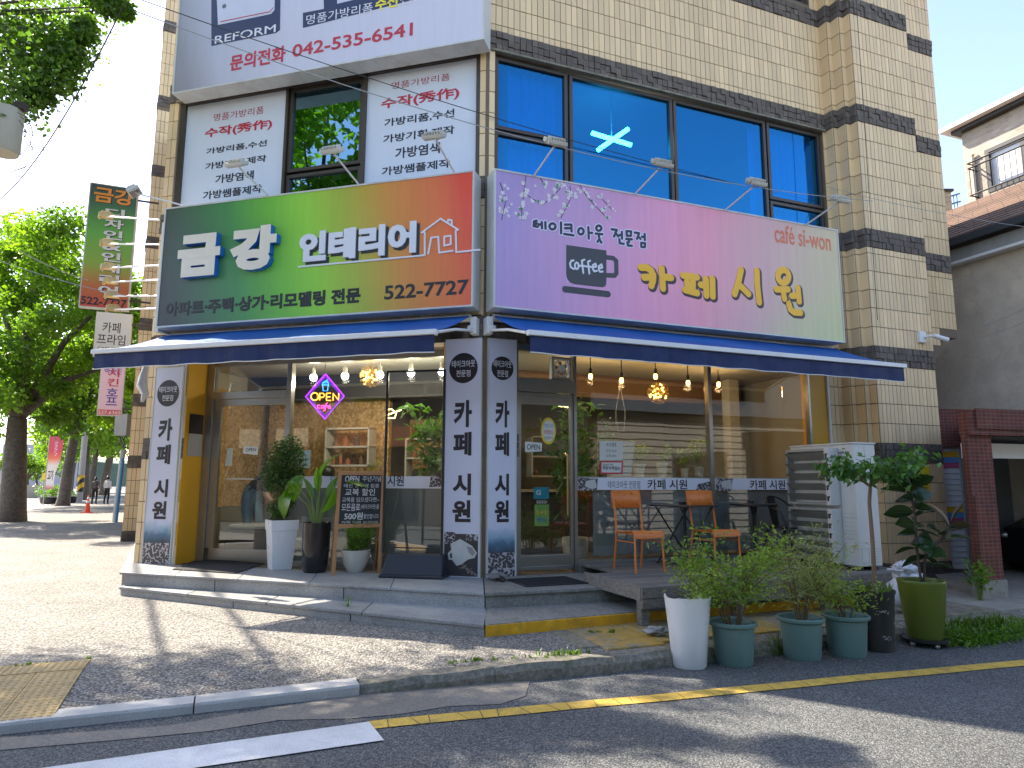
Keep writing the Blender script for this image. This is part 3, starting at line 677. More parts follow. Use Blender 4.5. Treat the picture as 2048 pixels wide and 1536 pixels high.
# --- front R: door and long window
NR_ = -.06
aR = lambda px, py, n=NR_: FR.w(px, py, n)[0]; zR = lambda px, py, n=NR_: FR.w(px, py, n)[1]
mb = MB()
mb.box(FR, .42, .46, NR_-.05, NR_+.05, .37, 3.28); mb.box(FR, 1.25, 1.29, NR_-.05, NR_+.05, .37, 3.28)
mb.box(FR, .46, 1.25, NR_-.05, NR_+.06, 2.66, 2.84); mb.box(FR, .46, 1.25, NR_-.04, NR_+.05, 3.20, 3.28)
mb.box(FR, 1.29, 5.30, NR_-.04, NR_+.05, 3.20, 3.28); mb.box(FR, 3.40, 3.46, NR_-.04, NR_+.05, .45, 3.20); mb.box(FR, 5.26, 5.30, NR_-.04, NR_+.05, .45, 3.20)
obj('shopfront_frame', mb, M_alu, bld, bevel=.003)
mb = MB(); mb.box(FR, 1.29, 5.3, -.3, NR_+.05, .37, .50); obj('kick_panel', mb, M_stepc, bld)
mb = MB(); framebars(mb, FR, .462, 1.248, .42, 2.655, NR_-.025, NR_+.025, .045); mb.box(FR, .507, 1.203, NR_-.024, NR_+.024, .465, .60); mb.box(FR, .507, 1.203, NR_-.024, NR_+.024, 2.50, 2.61)
dr = obj('glass_door', mb, M_alu, bld, bevel=.003)
mb = MB(); mb.box(FR, .507, 1.203, NR_-.005, NR_+.003, .60, 2.50); sub('pane', mb, M_glassS, dr)
mb = MB(); mb.tube([FR.p(1.13, NR_+.03, 1.05), FR.p(1.13, NR_+.08, 1.08), FR.p(1.13, NR_+.08, 1.85), FR.p(1.13, NR_+.03, 1.88)], .014, 8); sub('handle', mb, mk('brass_pull', (.5, .33, .14), .3, metal=.8), dr)
mb = MB(); mb.box(FR, .46, 1.0, NR_-.004, NR_+.004, 2.84, 3.20); obj('transom_pane', mb, M_glassS, bld)
js = [1.29, 1.56, 3.40, 3.46, 4.80, 5.26]
for i, j in ((0, 1), (1, 2), (3, 4), (4, 5)):
    mb = MB(); mb.box(FR, js[i]+.002, js[j]-.003, NR_-.006, NR_+.004, .50, 3.20); obj('glass_pane', mb, M_glassS, bld)
mb = MB(); mb.box(FR, 1.56, 5.26, NR_-.05, NR_-.042, .56, 1.41); obj('frosted_film', mb, M_film, bld)
mb = MB(); mb.box(FR, 1.31, 3.40, NR_+.0055, NR_+.0085, 1.41, 1.57); mb.box(FR, 3.46, 5.0, NR_+.0055, NR_+.0085, 1.41, 1.57); obj('printed_strip', mb, M_pband, bld)
mb = MB(); mb.box(FR, 5.30, 5.62, -.2, -.01, .37, 3.28); obj('ochre_panel', mb, M_yel, bld)
mb = MB(); mb.box(FR, 5.622, 5.66, -.2, .025, .37, 3.30); obj('reveal_trim', mb, M_white, bld)
mb = MB(); mb.box(FR, 1.35, 5.2, -.55, -.12, 1.555, 1.585); obj('window_shelf', mb, mk('shelf_board', (.42, .40, .35), .5), bld)
# dark fascia bands above the shopfronts, behind the awnings
mb = MB(); mb.box(FL, -5.1, -.05, .0, .02, 3.28, 3.62); mb.box(FR, .05, 5.9, .0, .02, 3.28, 3.62); obj('fascia', mb, mk('dark_fascia', (.075, .066, .05), .7, .3, 5), bld)
# ================================================================== SIGNS
def px(F, n, pts): return [F.w(x, y, n) for x, y in pts]
def tpx(s_, F, n, BL, TR, m, par, **k):
    a0, z0 = F.w(*BL, n); a1, z1 = F.w(*TR, n); text(s_, F, a0, a1, z0, z1, n, m, par, **k)
def flat(F, n, pts, m, par, name, th=.003, pix=True):
    P = px(F, n, pts) if pix else pts
    mb = MB(); mb.prism([F.p(a, n, z) for a, z in P], tuple(F.n*th)); return obj(name, mb, m, par)
def signmat(name, F, a0, a1, z0, z1, stops, tilt=0.0, v2=None, streak=0.08, rough=0.35, n2=0.0, gain=1.0):
    """printed vinyl: colours run across the sign face"""
    N = NT(name); g = N.n('NewGeometry'); b = N.n('BsdfPrincipled')
    def dot(vec):
        d = N.n('VectorMath'); d.operation = 'DOT_PRODUCT'; N.l(g.outputs['Position'], d.inputs[0]); d.inputs[1].default_value = vec; return d.outputs['Value']
    o = float(F.o@F.e); u = math_(N, 'DIVIDE', math_(N, 'SUBTRACT', dot(tuple(F.e)), o+a0), a1-a0)
    v = math_(N, 'DIVIDE', math_(N, 'SUBTRACT', dot((0, 0, 1)), z0), z1-z0)
    nn = N.noise(0.7, 2, 0.5, g.outputs['Position'])
    uu = math_(N, 'ADD', u, math_(N, 'MULTIPLY', math_(N, 'SUBTRACT', v, 0.5), tilt))
    uu = math_(N, 'ADD', uu, math_(N, 'MULTIPLY', math_(N, 'SUBTRACT', nn.outputs['Fac'], 0.5), 0.18 if v2 else 0.02))
    gn = lambda q: tuple(min(.95, x*gain*g3) for x, g3 in zip(q, (1.08, 1.0, .92)))
    stops = [(p_, gn(q)) for p_, q in stops]
    c = N.ramp(uu, stops).outputs[0]
    if v2: v2 = v2[:4]+(gn(v2[4]),)
    if v2:
        fac = N.ramp(math_(N, 'ADD', math_(N, 'MULTIPLY', v, v2[0]), math_(N, 'MULTIPLY', u, v2[1])), [(v2[2], 0.0), (v2[3], 1.0)]).outputs[0]
        c = N.mix(fac, c, v2[4])
    mp = N.n('Mapping'); N.l(g.outputs['Position'], mp.inputs[0]); mp.inputs['Scale'].default_value = (7, 7, .35)
    s_ = N.noise(2.0, 5, 0.7, mp.outputs[0]); c = N.mix(1.0, c, N.ramp(s_.outputs['Fac'], [(0.3, 1-streak), (0.7, 1+streak*.4)]).outputs[0], 'MULTIPLY')
    N.l(c, b.inputs['Base Color']); b.inputs['Roughness'].default_value = rough
    N.l(b.outputs[0], N.out.inputs[0]); MATS[name] = N.m; return N.m
M_case = mk('sign_casing', (.62, .62, .58), .4, .08, 4, dirt=.4, dcol=(.25, .2, .13))
def signbox(name, label, F, a0, a1, z0, z1, n0, n1, m, group=None):
    t = thing(name, label, 'sign', F.p((a0+a1)/2, (n0+n1)/2, z0), 0, group)
    mb = MB(); mb.box(F, a0, a1, n0, n1-.006, z0, z1); framebars(mb, F, a0, a1, z0, z1, n1-.006, n1+.008, .022)
    obj('casing', mb, M_case, t); mb = MB(); mb.box(F, a0+.022, a1-.022, n1-.0055, n1, z0+.022, z1-.022); obj('face_panel', mb, m, t)
    return t
NS = .35
# --- green interior-design sign
GS = signmat('green_red_gradient', FL, -4.75, -.06, 3.66, 5.4, [(0.0, rgb(50, 52, 50)), (.10, rgb(58, 84, 66)), (.26, rgb(62, 124, 70)), (.40, rgb(96, 165, 58)), (.52, rgb(128, 186, 58)), (.64, rgb(146, 160, 56)), (.78, rgb(180, 124, 54)), (.92, rgb(196, 100, 50)), (1.0, rgb(200, 66, 44))], tilt=.08, gain=1.35)
sg = signbox('sign_box', 'long green to red gradient shop sign with raised cream letters and a house outline', FL, -4.76, -.05, 3.64, 5.41, .08, NS, GS)
M_cream = mk('cream_letter', (.78, .70, .55), .35, .05); M_blue = mk('blue_letter_side', (.02, .16, .50), .3, .1)
M_wl = mk('white_letter', (.74, .73, .76), .35, .04); M_bl = mk('black_letter', (.018, .018, .018), .4, .1)
tpx('금', FL, NS, (362, 560), (452, 468), M_cream, sg, bold=.07, extrude=.10, sm=M_blue); tpx('강', FL, NS, (466, 548), (563, 452), M_cream, sg, bold=.07, extrude=.10, sm=M_blue)
tpx('인테리어', FL, NS+.003, (602, 532), (840, 446), M_bl, sg, bold=.07); tpx('인테리어', FL, NS+.004, (598, 527), (834, 442), M_wl, sg, bold=.055, extrude=.02)
tpx('아파트·주택·상가·리모델링 전문', FL, NS+.003, (330, 634), (722, 574), M_bl, sg, bold=.05)
tpx('522-7727', FL, NS+.003, (768, 600), (938, 558), M_bl, sg, bold=.025)
hs = [[(598, 534), (850, 511)], [(850, 511), (850, 464), (844, 466), (882, 438), (917, 460), (912, 462), (913, 505)], [(913, 505), (960, 500)], [(857, 508), (863, 476), (877, 474), (879, 506), (906, 502)], [(889, 474), (902, 472), (902, 489), (889, 492), (889, 474)], [(896, 446), (897, 440), (904, 441), (904, 452)]]
strokes(FL, [px(FL, NS, L) for L in hs], .022, NS, M_wl, sg, 'house_outline', .012)
# --- pink cafe sign
PS = signmat('lilac_pink_gradient', FR, 0, 5.68, 3.64, 5.42, [(0.0, rgb(166, 146, 200)), (.22, rgb(196, 152, 196)), (.40, rgb(226, 154, 188)), (.55, rgb(230, 154, 174)), (.72, rgb(208, 168, 170)), (.88, rgb(200, 184, 156)), (1.0, rgb(200, 190, 152))], tilt=-.10, v2=(-.5, 1.0, .68, 1.05, rgb(188, 200, 146)), gain=1.1)
sp = signbox('sign_box', 'long lilac and pink cafe sign with a grey mug and yellow letters', FR, -.02, 5.69, 3.63, 5.43, .08, NS, PS)
M_dk = mk('charcoal_print', rgb(58, 58, 60), .4, .05); M_yl = mk('yellow_print', rgb(255, 188, 22), .4, .04); M_br = mk('brown_print', rgb(62, 38, 34), .4, .05)
def zx(pts, ox, oy, s): return [(ox+x/s, oy+y/s) for x, y in pts]
Y = [[(115, 188), (180, 190), (225, 222), (248, 270), (245, 330), (228, 385)], [(150, 295), (240, 292)], [(338, 200), (345, 300), (352, 415)], [(350, 290), (440, 300)],
     [(570, 275), (720, 295)], [(612, 340), (622, 420)], [(676, 345), (672, 425)], [(592, 430), (720, 465)], [(815, 315), (822, 490)], [(760, 375), (812, 385)], [(885, 312), (890, 500)],
     [(1195, 215), (1170, 330), (1125, 475)], [(1165, 365), (1275, 475)], [(1365, 225), (1370, 380), (1390, 565)],
     [(x, y) for x, y in arc(1650, 285, 58, 70)], [(1575, 425), (1700, 425)], [(1645, 430), (1662, 525)], [(1808, 410), (1822, 555)], [(1740, 495), (1810, 490)], [(1710, 580), (1725, 640), (1765, 672), (1835, 678)]]
Y = [px(FR, NS, zx(L, 1260, 500, 5.389)) for L in Y]
strokes(FR, [[(a+.02, z-.02) for a, z in L] for L in Y], .138, NS, M_br, sp, 'letter_outline', .002)
strokes(FR, Y, .098, NS, M_yl, sp, 'lettering', .006)
T = [[(230, 290), (195, 300), (190, 365), (245, 375)], [(195, 335), (240, 330)], [(262, 345), (295, 340)], [(302, 310), (305, 395)], [(352, 310), (355, 400)], arc(452, 370, 42, 42), [(570, 315), (572, 465)], [(625, 345), (715, 345), (718, 440)], [(625, 395), (712, 395)], [(615, 475), (745, 495)],
     arc(848, 438, 38, 44), [(952, 378), (958, 540)], [(958, 460), (1005, 460)], arc(1098, 395, 36, 36), [(1055, 470), (1150, 480)], [(1100, 478), (1100, 520)], [(1110, 540), (1080, 585)], [(1108, 555), (1135, 595)],
     [(1278, 410), (1350, 418), (1310, 510)], [(1330, 460), (1370, 510)], [(1420, 445), (1422, 540)], [(1385, 490), (1420, 490)], [(1385, 550), (1390, 605), (1445, 612)], [(1485, 435), (1550, 440), (1545, 500), (1490, 500), (1485, 435)], [(1480, 545), (1560, 550)], [(1520, 550), (1520, 590)], [(1495, 595), (1505, 635), (1560, 640)],
     [(1600, 455), (1660, 465), (1630, 545)], [(1650, 510), (1680, 545)], [(1738, 475), (1740, 560)], [(1700, 515), (1738, 515)], [(1690, 600), (1745, 605), (1740, 660), (1690, 655), (1690, 600)]]
T = [px(FR, NS, zx(L, 1040, 400, 6.98)) for L in T]
strokes(FR, T, .062, NS, mk('pale_halo_print', rgb(225, 220, 240), .4, .03), sp, 'letter_outline', .002)
strokes(FR, T, .034, NS, mk('ink_print', rgb(40, 36, 58), .4, .03), sp, 'lettering', .0055)
mug = zx([(645, 628), (1205, 705), (1205, 1150)]+[(1205-60+60*math.cos(math.radians(t)), 1160+60*math.sin(math.radians(t))) for t in (20, 50, 80)]+[(760, 1175), (700, 1150), (660, 1100), (645, 1040)], 1040, 400, 6.98)
flat(FR, NS, mug, M_dk, sp, 'mug_print')
strokes(FR, [px(FR, NS, zx([(1205, 800), (1300, 812), (1342, 850), (1345, 1020), (1320, 1055), (1205, 1050)], 1040, 400, 6.98))], .062, NS, M_dk, sp, 'mug_print', .003)
strokes(FR, [px(FR, NS, zx([(630, 1245), (1225, 1315)], 1040, 400, 6.98))], .085, NS, M_dk, sp, 'saucer_print', .003)
cf = [[(745, 845), (715, 850), (695, 890), (705, 940), (750, 965)], arc(790, 920, 26, 45), [(895, 835), (860, 850), (870, 930), (880, 1020)], [(835, 920), (905, 925)], [(975, 850), (945, 865), (955, 940), (965, 1030)], [(925, 930), (990, 935)],
      [(1010, 945), (1065, 930), (1050, 890), (1015, 910), (1015, 970), (1035, 998), (1070, 990)], [(1095, 960), (1145, 945), (1135, 900), (1100, 925), (1095, 975), (1115, 1005), (1150, 1000)]]
strokes(FR, [px(FR, NS, zx(L, 1040, 400, 6.98)) for L in cf], .026, NS+.003, M_wl, sp, 'lettering', .004)
tpx('café si-won', FR, NS+.003, (1550, 484), (1660, 466), mk('orange_print', rgb(228, 120, 78), .4, .03), sp, bold=.012)
TXT[-1]['skew'] = 0
# cherry blossom print
mb = MB(); mg = MB(); mtw = MB()
tw = [[(1000, 365), (1012, 400), (1003, 440)], [(1052, 352), (1046, 400), (1042, 440)], [(1046, 385), (1085, 410)], [(1130, 360), (1118, 380), (1085, 410)], [(1140, 372), (1142, 395), (1122, 436)], [(1160, 370), (1175, 395), (1215, 437)], [(1195, 388), (1225, 420)], [(1080, 355), (1090, 372)]]
rr = random.Random(3)
for L in tw:
    P = px(FR, NS+.002, L)
    for i in range(len(P)-1): mtw.tube([FR.p(P[i][0], NS+.003, P[i][1]), FR.p(P[i+1][0], NS+.003, P[i+1][1])], .004, 4)
    for i in range(len(L)-1):
        for k in range(9):
            t = rr.random(); x = L[i][0]+(L[i+1][0]-L[i][0])*t+rr.gauss(0, 6); y = L[i][1]+(L[i+1][1]-L[i][1])*t+rr.gauss(0, 5)
            a, z = FR.w(x, y, NS); 
            if a < .04 or z > 5.38: continue
            R_ = rr.uniform(.014, .034); ph = rr.random()*6; nn = NS+.004+rr.random()*.004
            for q in range(5):
                c = ph+q*2*PI/5; pts = [(a, z)]+[(a+R_*rad*math.cos(c+o), z+R_*rad*math.sin(c+o)) for o, rad in ((-.5, .7), (-.28, 1), (.28, 1), (.5, .7))]
                mb.poly([FR.p(u, nn, v) for u, v in pts], .5)
            if rr.random() < .12:
                c = rr.random()*6; mg.poly([FR.p(a+.03*math.cos(c+o)*s_, nn+.001, z+.03*math.sin(c+o)*s_) for o, s_ in ((0, 1.2), (1.2, .8), (3.14, .3), (5, .8))], .5)
obj('blossom_print', mb, mk('blossom_print', rgb(235, 225, 225), .5, .1), sp, kind='stuff'); obj('leaf_print', mg, mk('leaf_print', rgb(70, 150, 100), .5), sp, kind='stuff'); obj('twig_print', mtw, M_br, sp, kind='stuff')
# --- upper white sign
US = signmat('pale_blue_white_vinyl', FL, -4.8, .05, 7.2, 9.7, [(0.0, rgb(150, 152, 164)), (.12, rgb(182, 188, 208)), (.4, rgb(198, 203, 224)), (1.0, rgb(204, 208, 228))], tilt=.1, streak=.05)
su = signbox('sign_box', 'large pale bag repair sign above the first floor windows with red phone number', FL, -4.80, .06, 7.19, 9.75, .08, NS, US)
M_red = mk('red_print', rgb(190, 40, 62), .4, .04); M_navy = mk('navy_print', rgb(38, 46, 84), .4, .04); M_rdk = mk('dark_red_print', rgb(168, 42, 62), .4)
tpx('문의전화', FL, NS+.003, (459, 143), (572, 90), M_red, su, bold=.03); tpx('042-535-6541', FL, NS+.003, (584, 115), (826, 44), M_red, su, bold=.02)
flat(FL, NS, [(423, 92), (423, -110), (564, -150), (560, 60), (552, 66)], M_navy, su, 'logo_print', .003)
flat(FL, NS+.0035, [(436, 50), (430, -90), (552, -120), (549, 20), (542, 28)], mk('logo_pale', rgb(205, 206, 220), .4), su, 'logo_print', .002)
strokes(FL, [px(FL, NS, [(442, 44), (540, 24), (547, 16)])], .012, NS+.006, M_red, su, 'logo_print', .002)
mb = MB(); a_2, z_2 = FL.w(449, 13, NS); mb.prism([FL.p(a, NS+.006, z) for a, z in arc(a_2, z_2, .035, .035)[:-1]], tuple(FL.n*.002)); obj('logo_print', mb, mk('grey_dot', (.12, .12, .14), .4), su)
tpx('REFORM', FL, NS+.0035, (429, 88), (552, 48), M_wl, su, bold=.008)
flat(FL, NS, [(606, 56), (606, 26), (648, 18), (646, -60), (676, -66), (674, 8), (872, -40), (872, -12)], M_navy, su, 'strip_print', .003)
tpx('명품가방리폼', FL, NS+.0035, (612, 50), (746, 4), M_wl, su); tpx('수선', FL, NS+.0035, (750, 22), (796, -12), mk('yellow_text', rgb(240, 225, 40), .4), su, bold=.03); tpx('전문', FL, NS+.0035, (800, 10), (850, -22), M_wl, su)
# --- printed window posters
def poster(ax0, ax1, z0, z1, label, lines):
    t = thing('window_poster', label, 'poster', FL.p((ax0+ax1)/2, -.05, z0))
    mb = MB(); mb.box(FL, ax0, ax1, -.06, -.045, z0, z1); obj('sheet', mb, mk('poster_vinyl', rgb(212, 218, 228), .4, .03, dirt=.05), t)
    for s_, bl, tr, m, bo in lines: tpx(s_, FL, -.042, bl, tr, m, t, bold=bo)
M_ink = mk('ink_navy', rgb(28, 30, 46), .4)
poster(-4.86, -3.10, 5.11, 7.22, 'white bag repair poster in the window nearest the left street, upright text lines', [('명품가방리폼', (427, 243), (528, 212), M_rdk, 0), ('수작(秀作)', (409, 279), (545, 236), M_red, .03), ('가방리폼,수선', (412, 310), (534, 279), M_ink, .022), ('가방기획,제작', (410, 341), (533, 309), M_ink, .022), ('가방염색', (430, 368), (508, 340), M_ink, .022), ('가방쌤플제작', (405, 400), (524, 368), M_ink, .022)])
poster(-1.80, -.16, 5.11, 7.22, 'white bag repair poster in the window next to the building corner', [('명품가방리폼', (783, 179), (900, 146), M_rdk, 0), ('수작(秀作)', (762, 222), (919, 172), M_red, .03), ('가방리폼,수선', (768, 255), (909, 217), M_ink, .022), ('가방기획,제작', (766, 288), (909, 250), M_ink, .022), ('가방염색', (790, 318), (880, 284), M_ink, .022), ('가방쌤플제작', (763, 352), (900, 317), M_ink, .022)])
# --- pillar banners
def beanmat(name, dark, lite):
    N = NT(name); g = N.n('NewGeometry'); b = N.n('BsdfPrincipled'); v = N.n('TexVoronoi'); v.inputs['Scale'].default_value = 34; N.l(g.outputs['Position'], v.inputs['Vector'])
    n1 = N.noise(9, 4, .7, g.outputs['Position']); f = math_(N, 'ADD', v.outputs['Distance'], math_(N, 'MULTIPLY', n1.outputs['Fac'], .5))
    c = N.ramp(f, [(.35, dark), (.55, tuple(x*2.5 for x in dark)), (.78, dark), (.86, lite)]).outputs[0]
    N.l(c, b.inputs['Base Color']); b.inputs['Roughness'].default_value = .4; N.l(b.outputs[0], N.out.inputs[0]); MATS[name] = N.m; return N.m
M_bean = beanmat('coffee_bean_print', (.035, .028, .028), (.45, .42, .42)); M_vin = mk('banner_vinyl', rgb(206, 205, 218), .35, .025)
M_fade = None
def fademat(name, F, z0, z1, top):
    N = NT(name); g = N.n('NewGeometry'); b = N.n('BsdfPrincipled'); sx = N.n('SeparateXYZ'); N.l(g.outputs['Position'], sx.inputs[0])
    v = math_(N, 'DIVIDE', math_(N, 'SUBTRACT', sx.outputs[2], z0), z1-z0); n1 = N.noise(7, 4, .6, g.outputs['Position'])
    v = math_(N, 'ADD', v, math_(N, 'MULTIPLY', math_(N, 'SUBTRACT', n1.outputs['Fac'], .5), .5))
    c = N.ramp(v, [(.05, (.04, .038, .045)), (.4, (.08, .16, .24)), (.62, (.28, .40, .50)), (.95, top)]).outputs[0]
    N.l(c, b.inputs['Base Color']); b.inputs['Roughness'].default_value = .4; N.l(b.outputs[0], N.out.inputs[0]); MATS[name] = N.m; return N.m
M_bk = mk('blackish_print', rgb(44, 36, 38), .4, .03)
def banner(F, a0, a1, z0, z1, label, style, prow, n0=.02, n1=.055):
    t = thing('pillar_banner', label, 'banner sign', F.p((a0+a1)/2, n0, z0), 0, 'printed pillar banners of the cafe')
    mb = MB(); mb.box(F, a0, a1, n0, n1, z0, z1); obj('panel', mb, M_vin, t)
    mb = MB(); framebars(mb, F, a0-.008, a1+.008, z0-.008, z1+.008, n0, n1+.006, .012); obj('frame', mb, M_case, t)
    c, R_ = (a0+a1)/2, (a1-a0)*.40; zc = z1-.37
    mb = MB(); mb.prism([F.p(a, n1, z) for a, z in arc(c, zc, R_, R_*1.02, k=32)[:-1]], tuple(F.n*.002)); obj('disc_print', mb, M_bk, t)
    text('테이크아웃', F, c-R_*.82, c+R_*.82, zc+.01, zc+.10, n1+.003, M_wl, t, bold=.01); text('전문점', F, c-R_*.5, c+R_*.5, zc-.11, zc-.025, n1+.003, M_wl, t, bold=.01)
    for ch, (f0, f1) in zip('카페시원', prow): text(ch, F, c-R_*.63, c+R_*.63, z0+(z1-z0)*f0, z0+(z1-z0)*f1, n1+.003, M_bk, t, bold=.04)
    w_ = a1-a0
    if style == 'beans':
        h = .62; mb = MB(); mb.box(F, a0+.012, a1-.012, n1, n1+.002, z0+.012, z0+.30); obj('coffee_bean_print', mb, M_bean, t)
        mb = MB(); mb.box(F, a0+.012, a1-.012, n1, n1+.0018, z0+.30, z0+h); obj('smoke_print', mb, fademat('smoke_print', F, z0+.26, z0+h, tuple(M for M in rgb(200, 202, 218))), t)
    else:
        mb = MB(); mb.box(F, a0+.02, a1-.02, n1, n1+.002, z0+.02, z0+.52); obj('dark_print', mb, mk('slate_print', (.055, .045, .045), .4, .4, 5), t)
        mb = MB(); mb.box(F, a0+.30, a1-.02, n1+.002, n1+.003, z0+.44, z0+.52); mb.box(F, a0+.02, a0+.16, n1+.002, n1+.003, z0+.40, z0+.54); obj('coffee_bean_print', mb, M_bean, t)
        cup = [(.10, .40), (.22, .46), (.37, .38), (.43, .30), (.40, .24), (.32, .22), (.24, .16), (.18, .14), (.13, .20)]
        k = w_/.46; mb = MB(); mb.prism([F.p(a0+x*k, n1+.003, z0+y) for x, y in cup], tuple(F.n*.002)); obj('cup_print', mb, mk('cup_print', (.55, .55, .52), .3, .15, 9), t)
        mb = MB(); mb.prism([F.p(a0+x*k, n1+.0052, z0+y) for x, y in ((.30, .38), (.37, .36), (.41, .30), (.38, .26), (.33, .30))], tuple(F.n*.001)); obj('cup_print', mb, mk('cup_shade_print', (.28, .28, .26), .4), t)
        strokes(F, [[(a0+.13*k, z0+.33), (a0+.08*k, z0+.28), (a0+.09*k, z0+.22), (a0+.15*k, z0+.22)]], .022, n1+.003, MATS['cup_print'], t, 'cup_print', .002)
        mb = MB()
        for _ in range(60):
            f = rr.random(); x = .22+f*.2+rr.gauss(0, .02); y = .16-f*.12+rr.gauss(0, .015)
            if not(.03 < x < .43 and .03 < y < .2): continue
            q = rr.random()*3; s_ = .009; mb.poly([F.p(a0+(x+s_*math.cos(q+o)*g_)*k, n1+.0045, z0+y+s_*math.sin(q+o)*g_) for o, g_ in ((0, 1.3), (1.57, .7), (3.14, 1.3), (4.71, .7))], .5)
        obj('coffee_bean_print', mb, mk('bean_pale', (.30, .24, .2), .4, .3, 20), t, kind='stuff')
    return t
PR = ((.60, .715), (.475, .575), (.255, .37), (.13, .235)); PR = ((.62, .735), (.50, .60), (.335, .425), (.225, .315))
banner(FL, -.505, -.03, .36, 3.30, 'white pillar banner with a tipped white cup print, beside the black banner stand', 'cup', PR)
banner(FR, .03, .40, .36, 3.30, 'white pillar banner with scattered coffee beans, beside the glass door', 'beans', PR)
banner(FL, -4.97, -4.50, .36, 3.12, 'white pillar banner with coffee beans at the street end beside the ochre reveal', 'beans', PR)
# --- blade signs on the far street side
FB = Frame(at(163, 500, 12.0)[:2], (0.92, 0.39), (0.39, -0.92))
def quadsign(name, label, F, pts, m, n0=-.14, grp=None, cat='sign'):
    A = [F.w(x, y) for x, y in pts]; a0 = (A[0][0]+A[3][0])/2; a1 = (A[1][0]+A[2][0])/2; z1 = (A[0][1]+A[1][1])/2; z0 = (A[2][1]+A[3][1])/2
    t = thing(name, label, cat, F.p((a0+a1)/2, n0, z0), 0, grp)
    mb = MB(); mb.box(F, a0, a1, n0, 0, z0, z1); obj('casing', mb, M_case, t); mb = MB(); mb.box(F, a0+.02, a1-.02, 0.0, .003, z0+.02, z1-.02); obj('face_panel', mb, m, t)
    mb = MB(); mb.tube([F.p(a1, n0/2, z1-.2), F.p(a1+.35, n0/2, z1-.2)], .02, 6); mb.tube([F.p(a1, n0/2, z0+.2), F.p(a1+.35, n0/2, z0+.2)], .02, 6); obj('bracket', mb, M_alud, t)
    return t, a0, a1, z0, z1
qa = [(177, 363), (272, 378), (262, 623), (160, 612)]
zb0, zb1 = FB.w(210, 617)[1], FB.w(224, 371)[1]
N_ = NT('vertical_gradient'); g = N_.n('NewGeometry'); b = N_.n('BsdfPrincipled'); sx = N_.n('SeparateXYZ'); N_.l(g.outputs['Position'], sx.inputs[0])
v = math_(N_, 'DIVIDE', math_(N_, 'SUBTRACT', sx.outputs[2], zb0), zb1-zb0)
c = N_.ramp(v, [(0, rgb(200, 70, 40)), (.18, rgb(190, 110, 50)), (.36, rgb(140, 175, 60)), (.6, rgb(105, 175, 75)), (.85, rgb(66, 110, 80)), (1, rgb(60, 75, 75))]).outputs[0]
N_.l(c, b.inputs['Base Color']); b.inputs['Roughness'].default_value = .4; N_.l(b.outputs[0], N_.out.inputs[0])
t, a0, a1, z0, z1 = quadsign('blade_sign', 'tall green to red blade sign with stacked white letters on the left street', FB, qa, N_.m)
W_ = a1-a0
M_or = mk('orange_letter', rgb(236, 150, 50), .4); M_bd = mk('letter_backing', (.03, .03, .03), .5)
for m, o, bo, n in ((M_bd, .012, .05, .004), (M_or, 0, .03, .006)): text('금강', FB, a0+W_*.10+o, a0+W_*.92+o, z1-.36-o, z1-.06-o, n, m, t, bold=bo)
chs = '디자인&인테리어'; zt = z1-.43; step = (zt-z0-.24)/8
for i, ch in enumerate(chs):
    for m, o, bo, n in ((M_bd, .012, .05, .004), (M_wl, 0, .03, .006)): text(ch, FB, a0+W_*.36+o, a0+W_*.76+o, zt-step*(i+.92)-o, zt-step*i-.02-o, n, m, t, bold=bo)
text('522-7727', FB, a0+W_*.04, a0+W_*.96, z0+.05, z0+.20, .004, M_bl, t, bold=.03)
FB2 = Frame(at(189, 660, 13.6)[:2], (0.92, 0.39), (0.39, -0.92))
M_pl = mk('pale_acrylic', rgb(196, 198, 200), .4, .04)
t, a0, a1, z0, z1 = quadsign('blade_sign', 'small white blade sign hanging below the green blade sign', FB2, [(193, 624), (265, 628), (258, 716), (185, 712)], M_pl)
W_ = a1-a0; text('카페', FB2, a0+W_*.2, a0+W_*.7, z0+.50, z0+.72, .004, M_ink, t, bold=.01); text('프라임', FB2, a0+W_*.08, a0+W_*.86, z0+.25, z0+.47, .004, M_ink, t, bold=.01); text('CAFE PRIME', FB2, a0+W_*.12, a0+W_*.86, z0+.13, z0+.20, .004, M_ink, t)
FB3 = Frame(at(199, 780, 18)[:2], (0.92, 0.39), (0.39, -0.92))
t, a0, a1, z0, z1 = quadsign('blade_sign', 'pale pink blade sign with red and violet letters, lowest on the left street', FB3, [(203, 700), (253, 706), (243, 833), (195, 830)], mk('pink_acrylic', rgb(222, 186, 196), .4, .04))
W_ = a1-a0; 
text('백치킨', FB3, a0+W_*.15, a0+W_*.85, z1-.62, z1-.42, .004, mk('violet_print', rgb(90, 70, 150), .4), t, bold=.01)
for ch, m, f in (('치', M_red, .60), ('킨', M_red, .455), ('호', MATS['violet_print'], .30), ('프', MATS['violet_print'], .16)): text(ch, FB3, a0+W_*.32, a0+W_*.78, z0+(z1-z0)*f-.0, z0+(z1-z0)*(f+.125), .004, m, t, bold=.02)
mb = MB(); mb.box(FB3, a0+.02, a1-.02, .003, .005, z0+.02, z0+.16); obj('strip_print', mb, mk('red_strip', rgb(205, 90, 90), .4), t); text('527-6360', FB3, a0+W_*.06, a1-W_*.06, z0+.04, z0+.13, .006, M_wl, t)

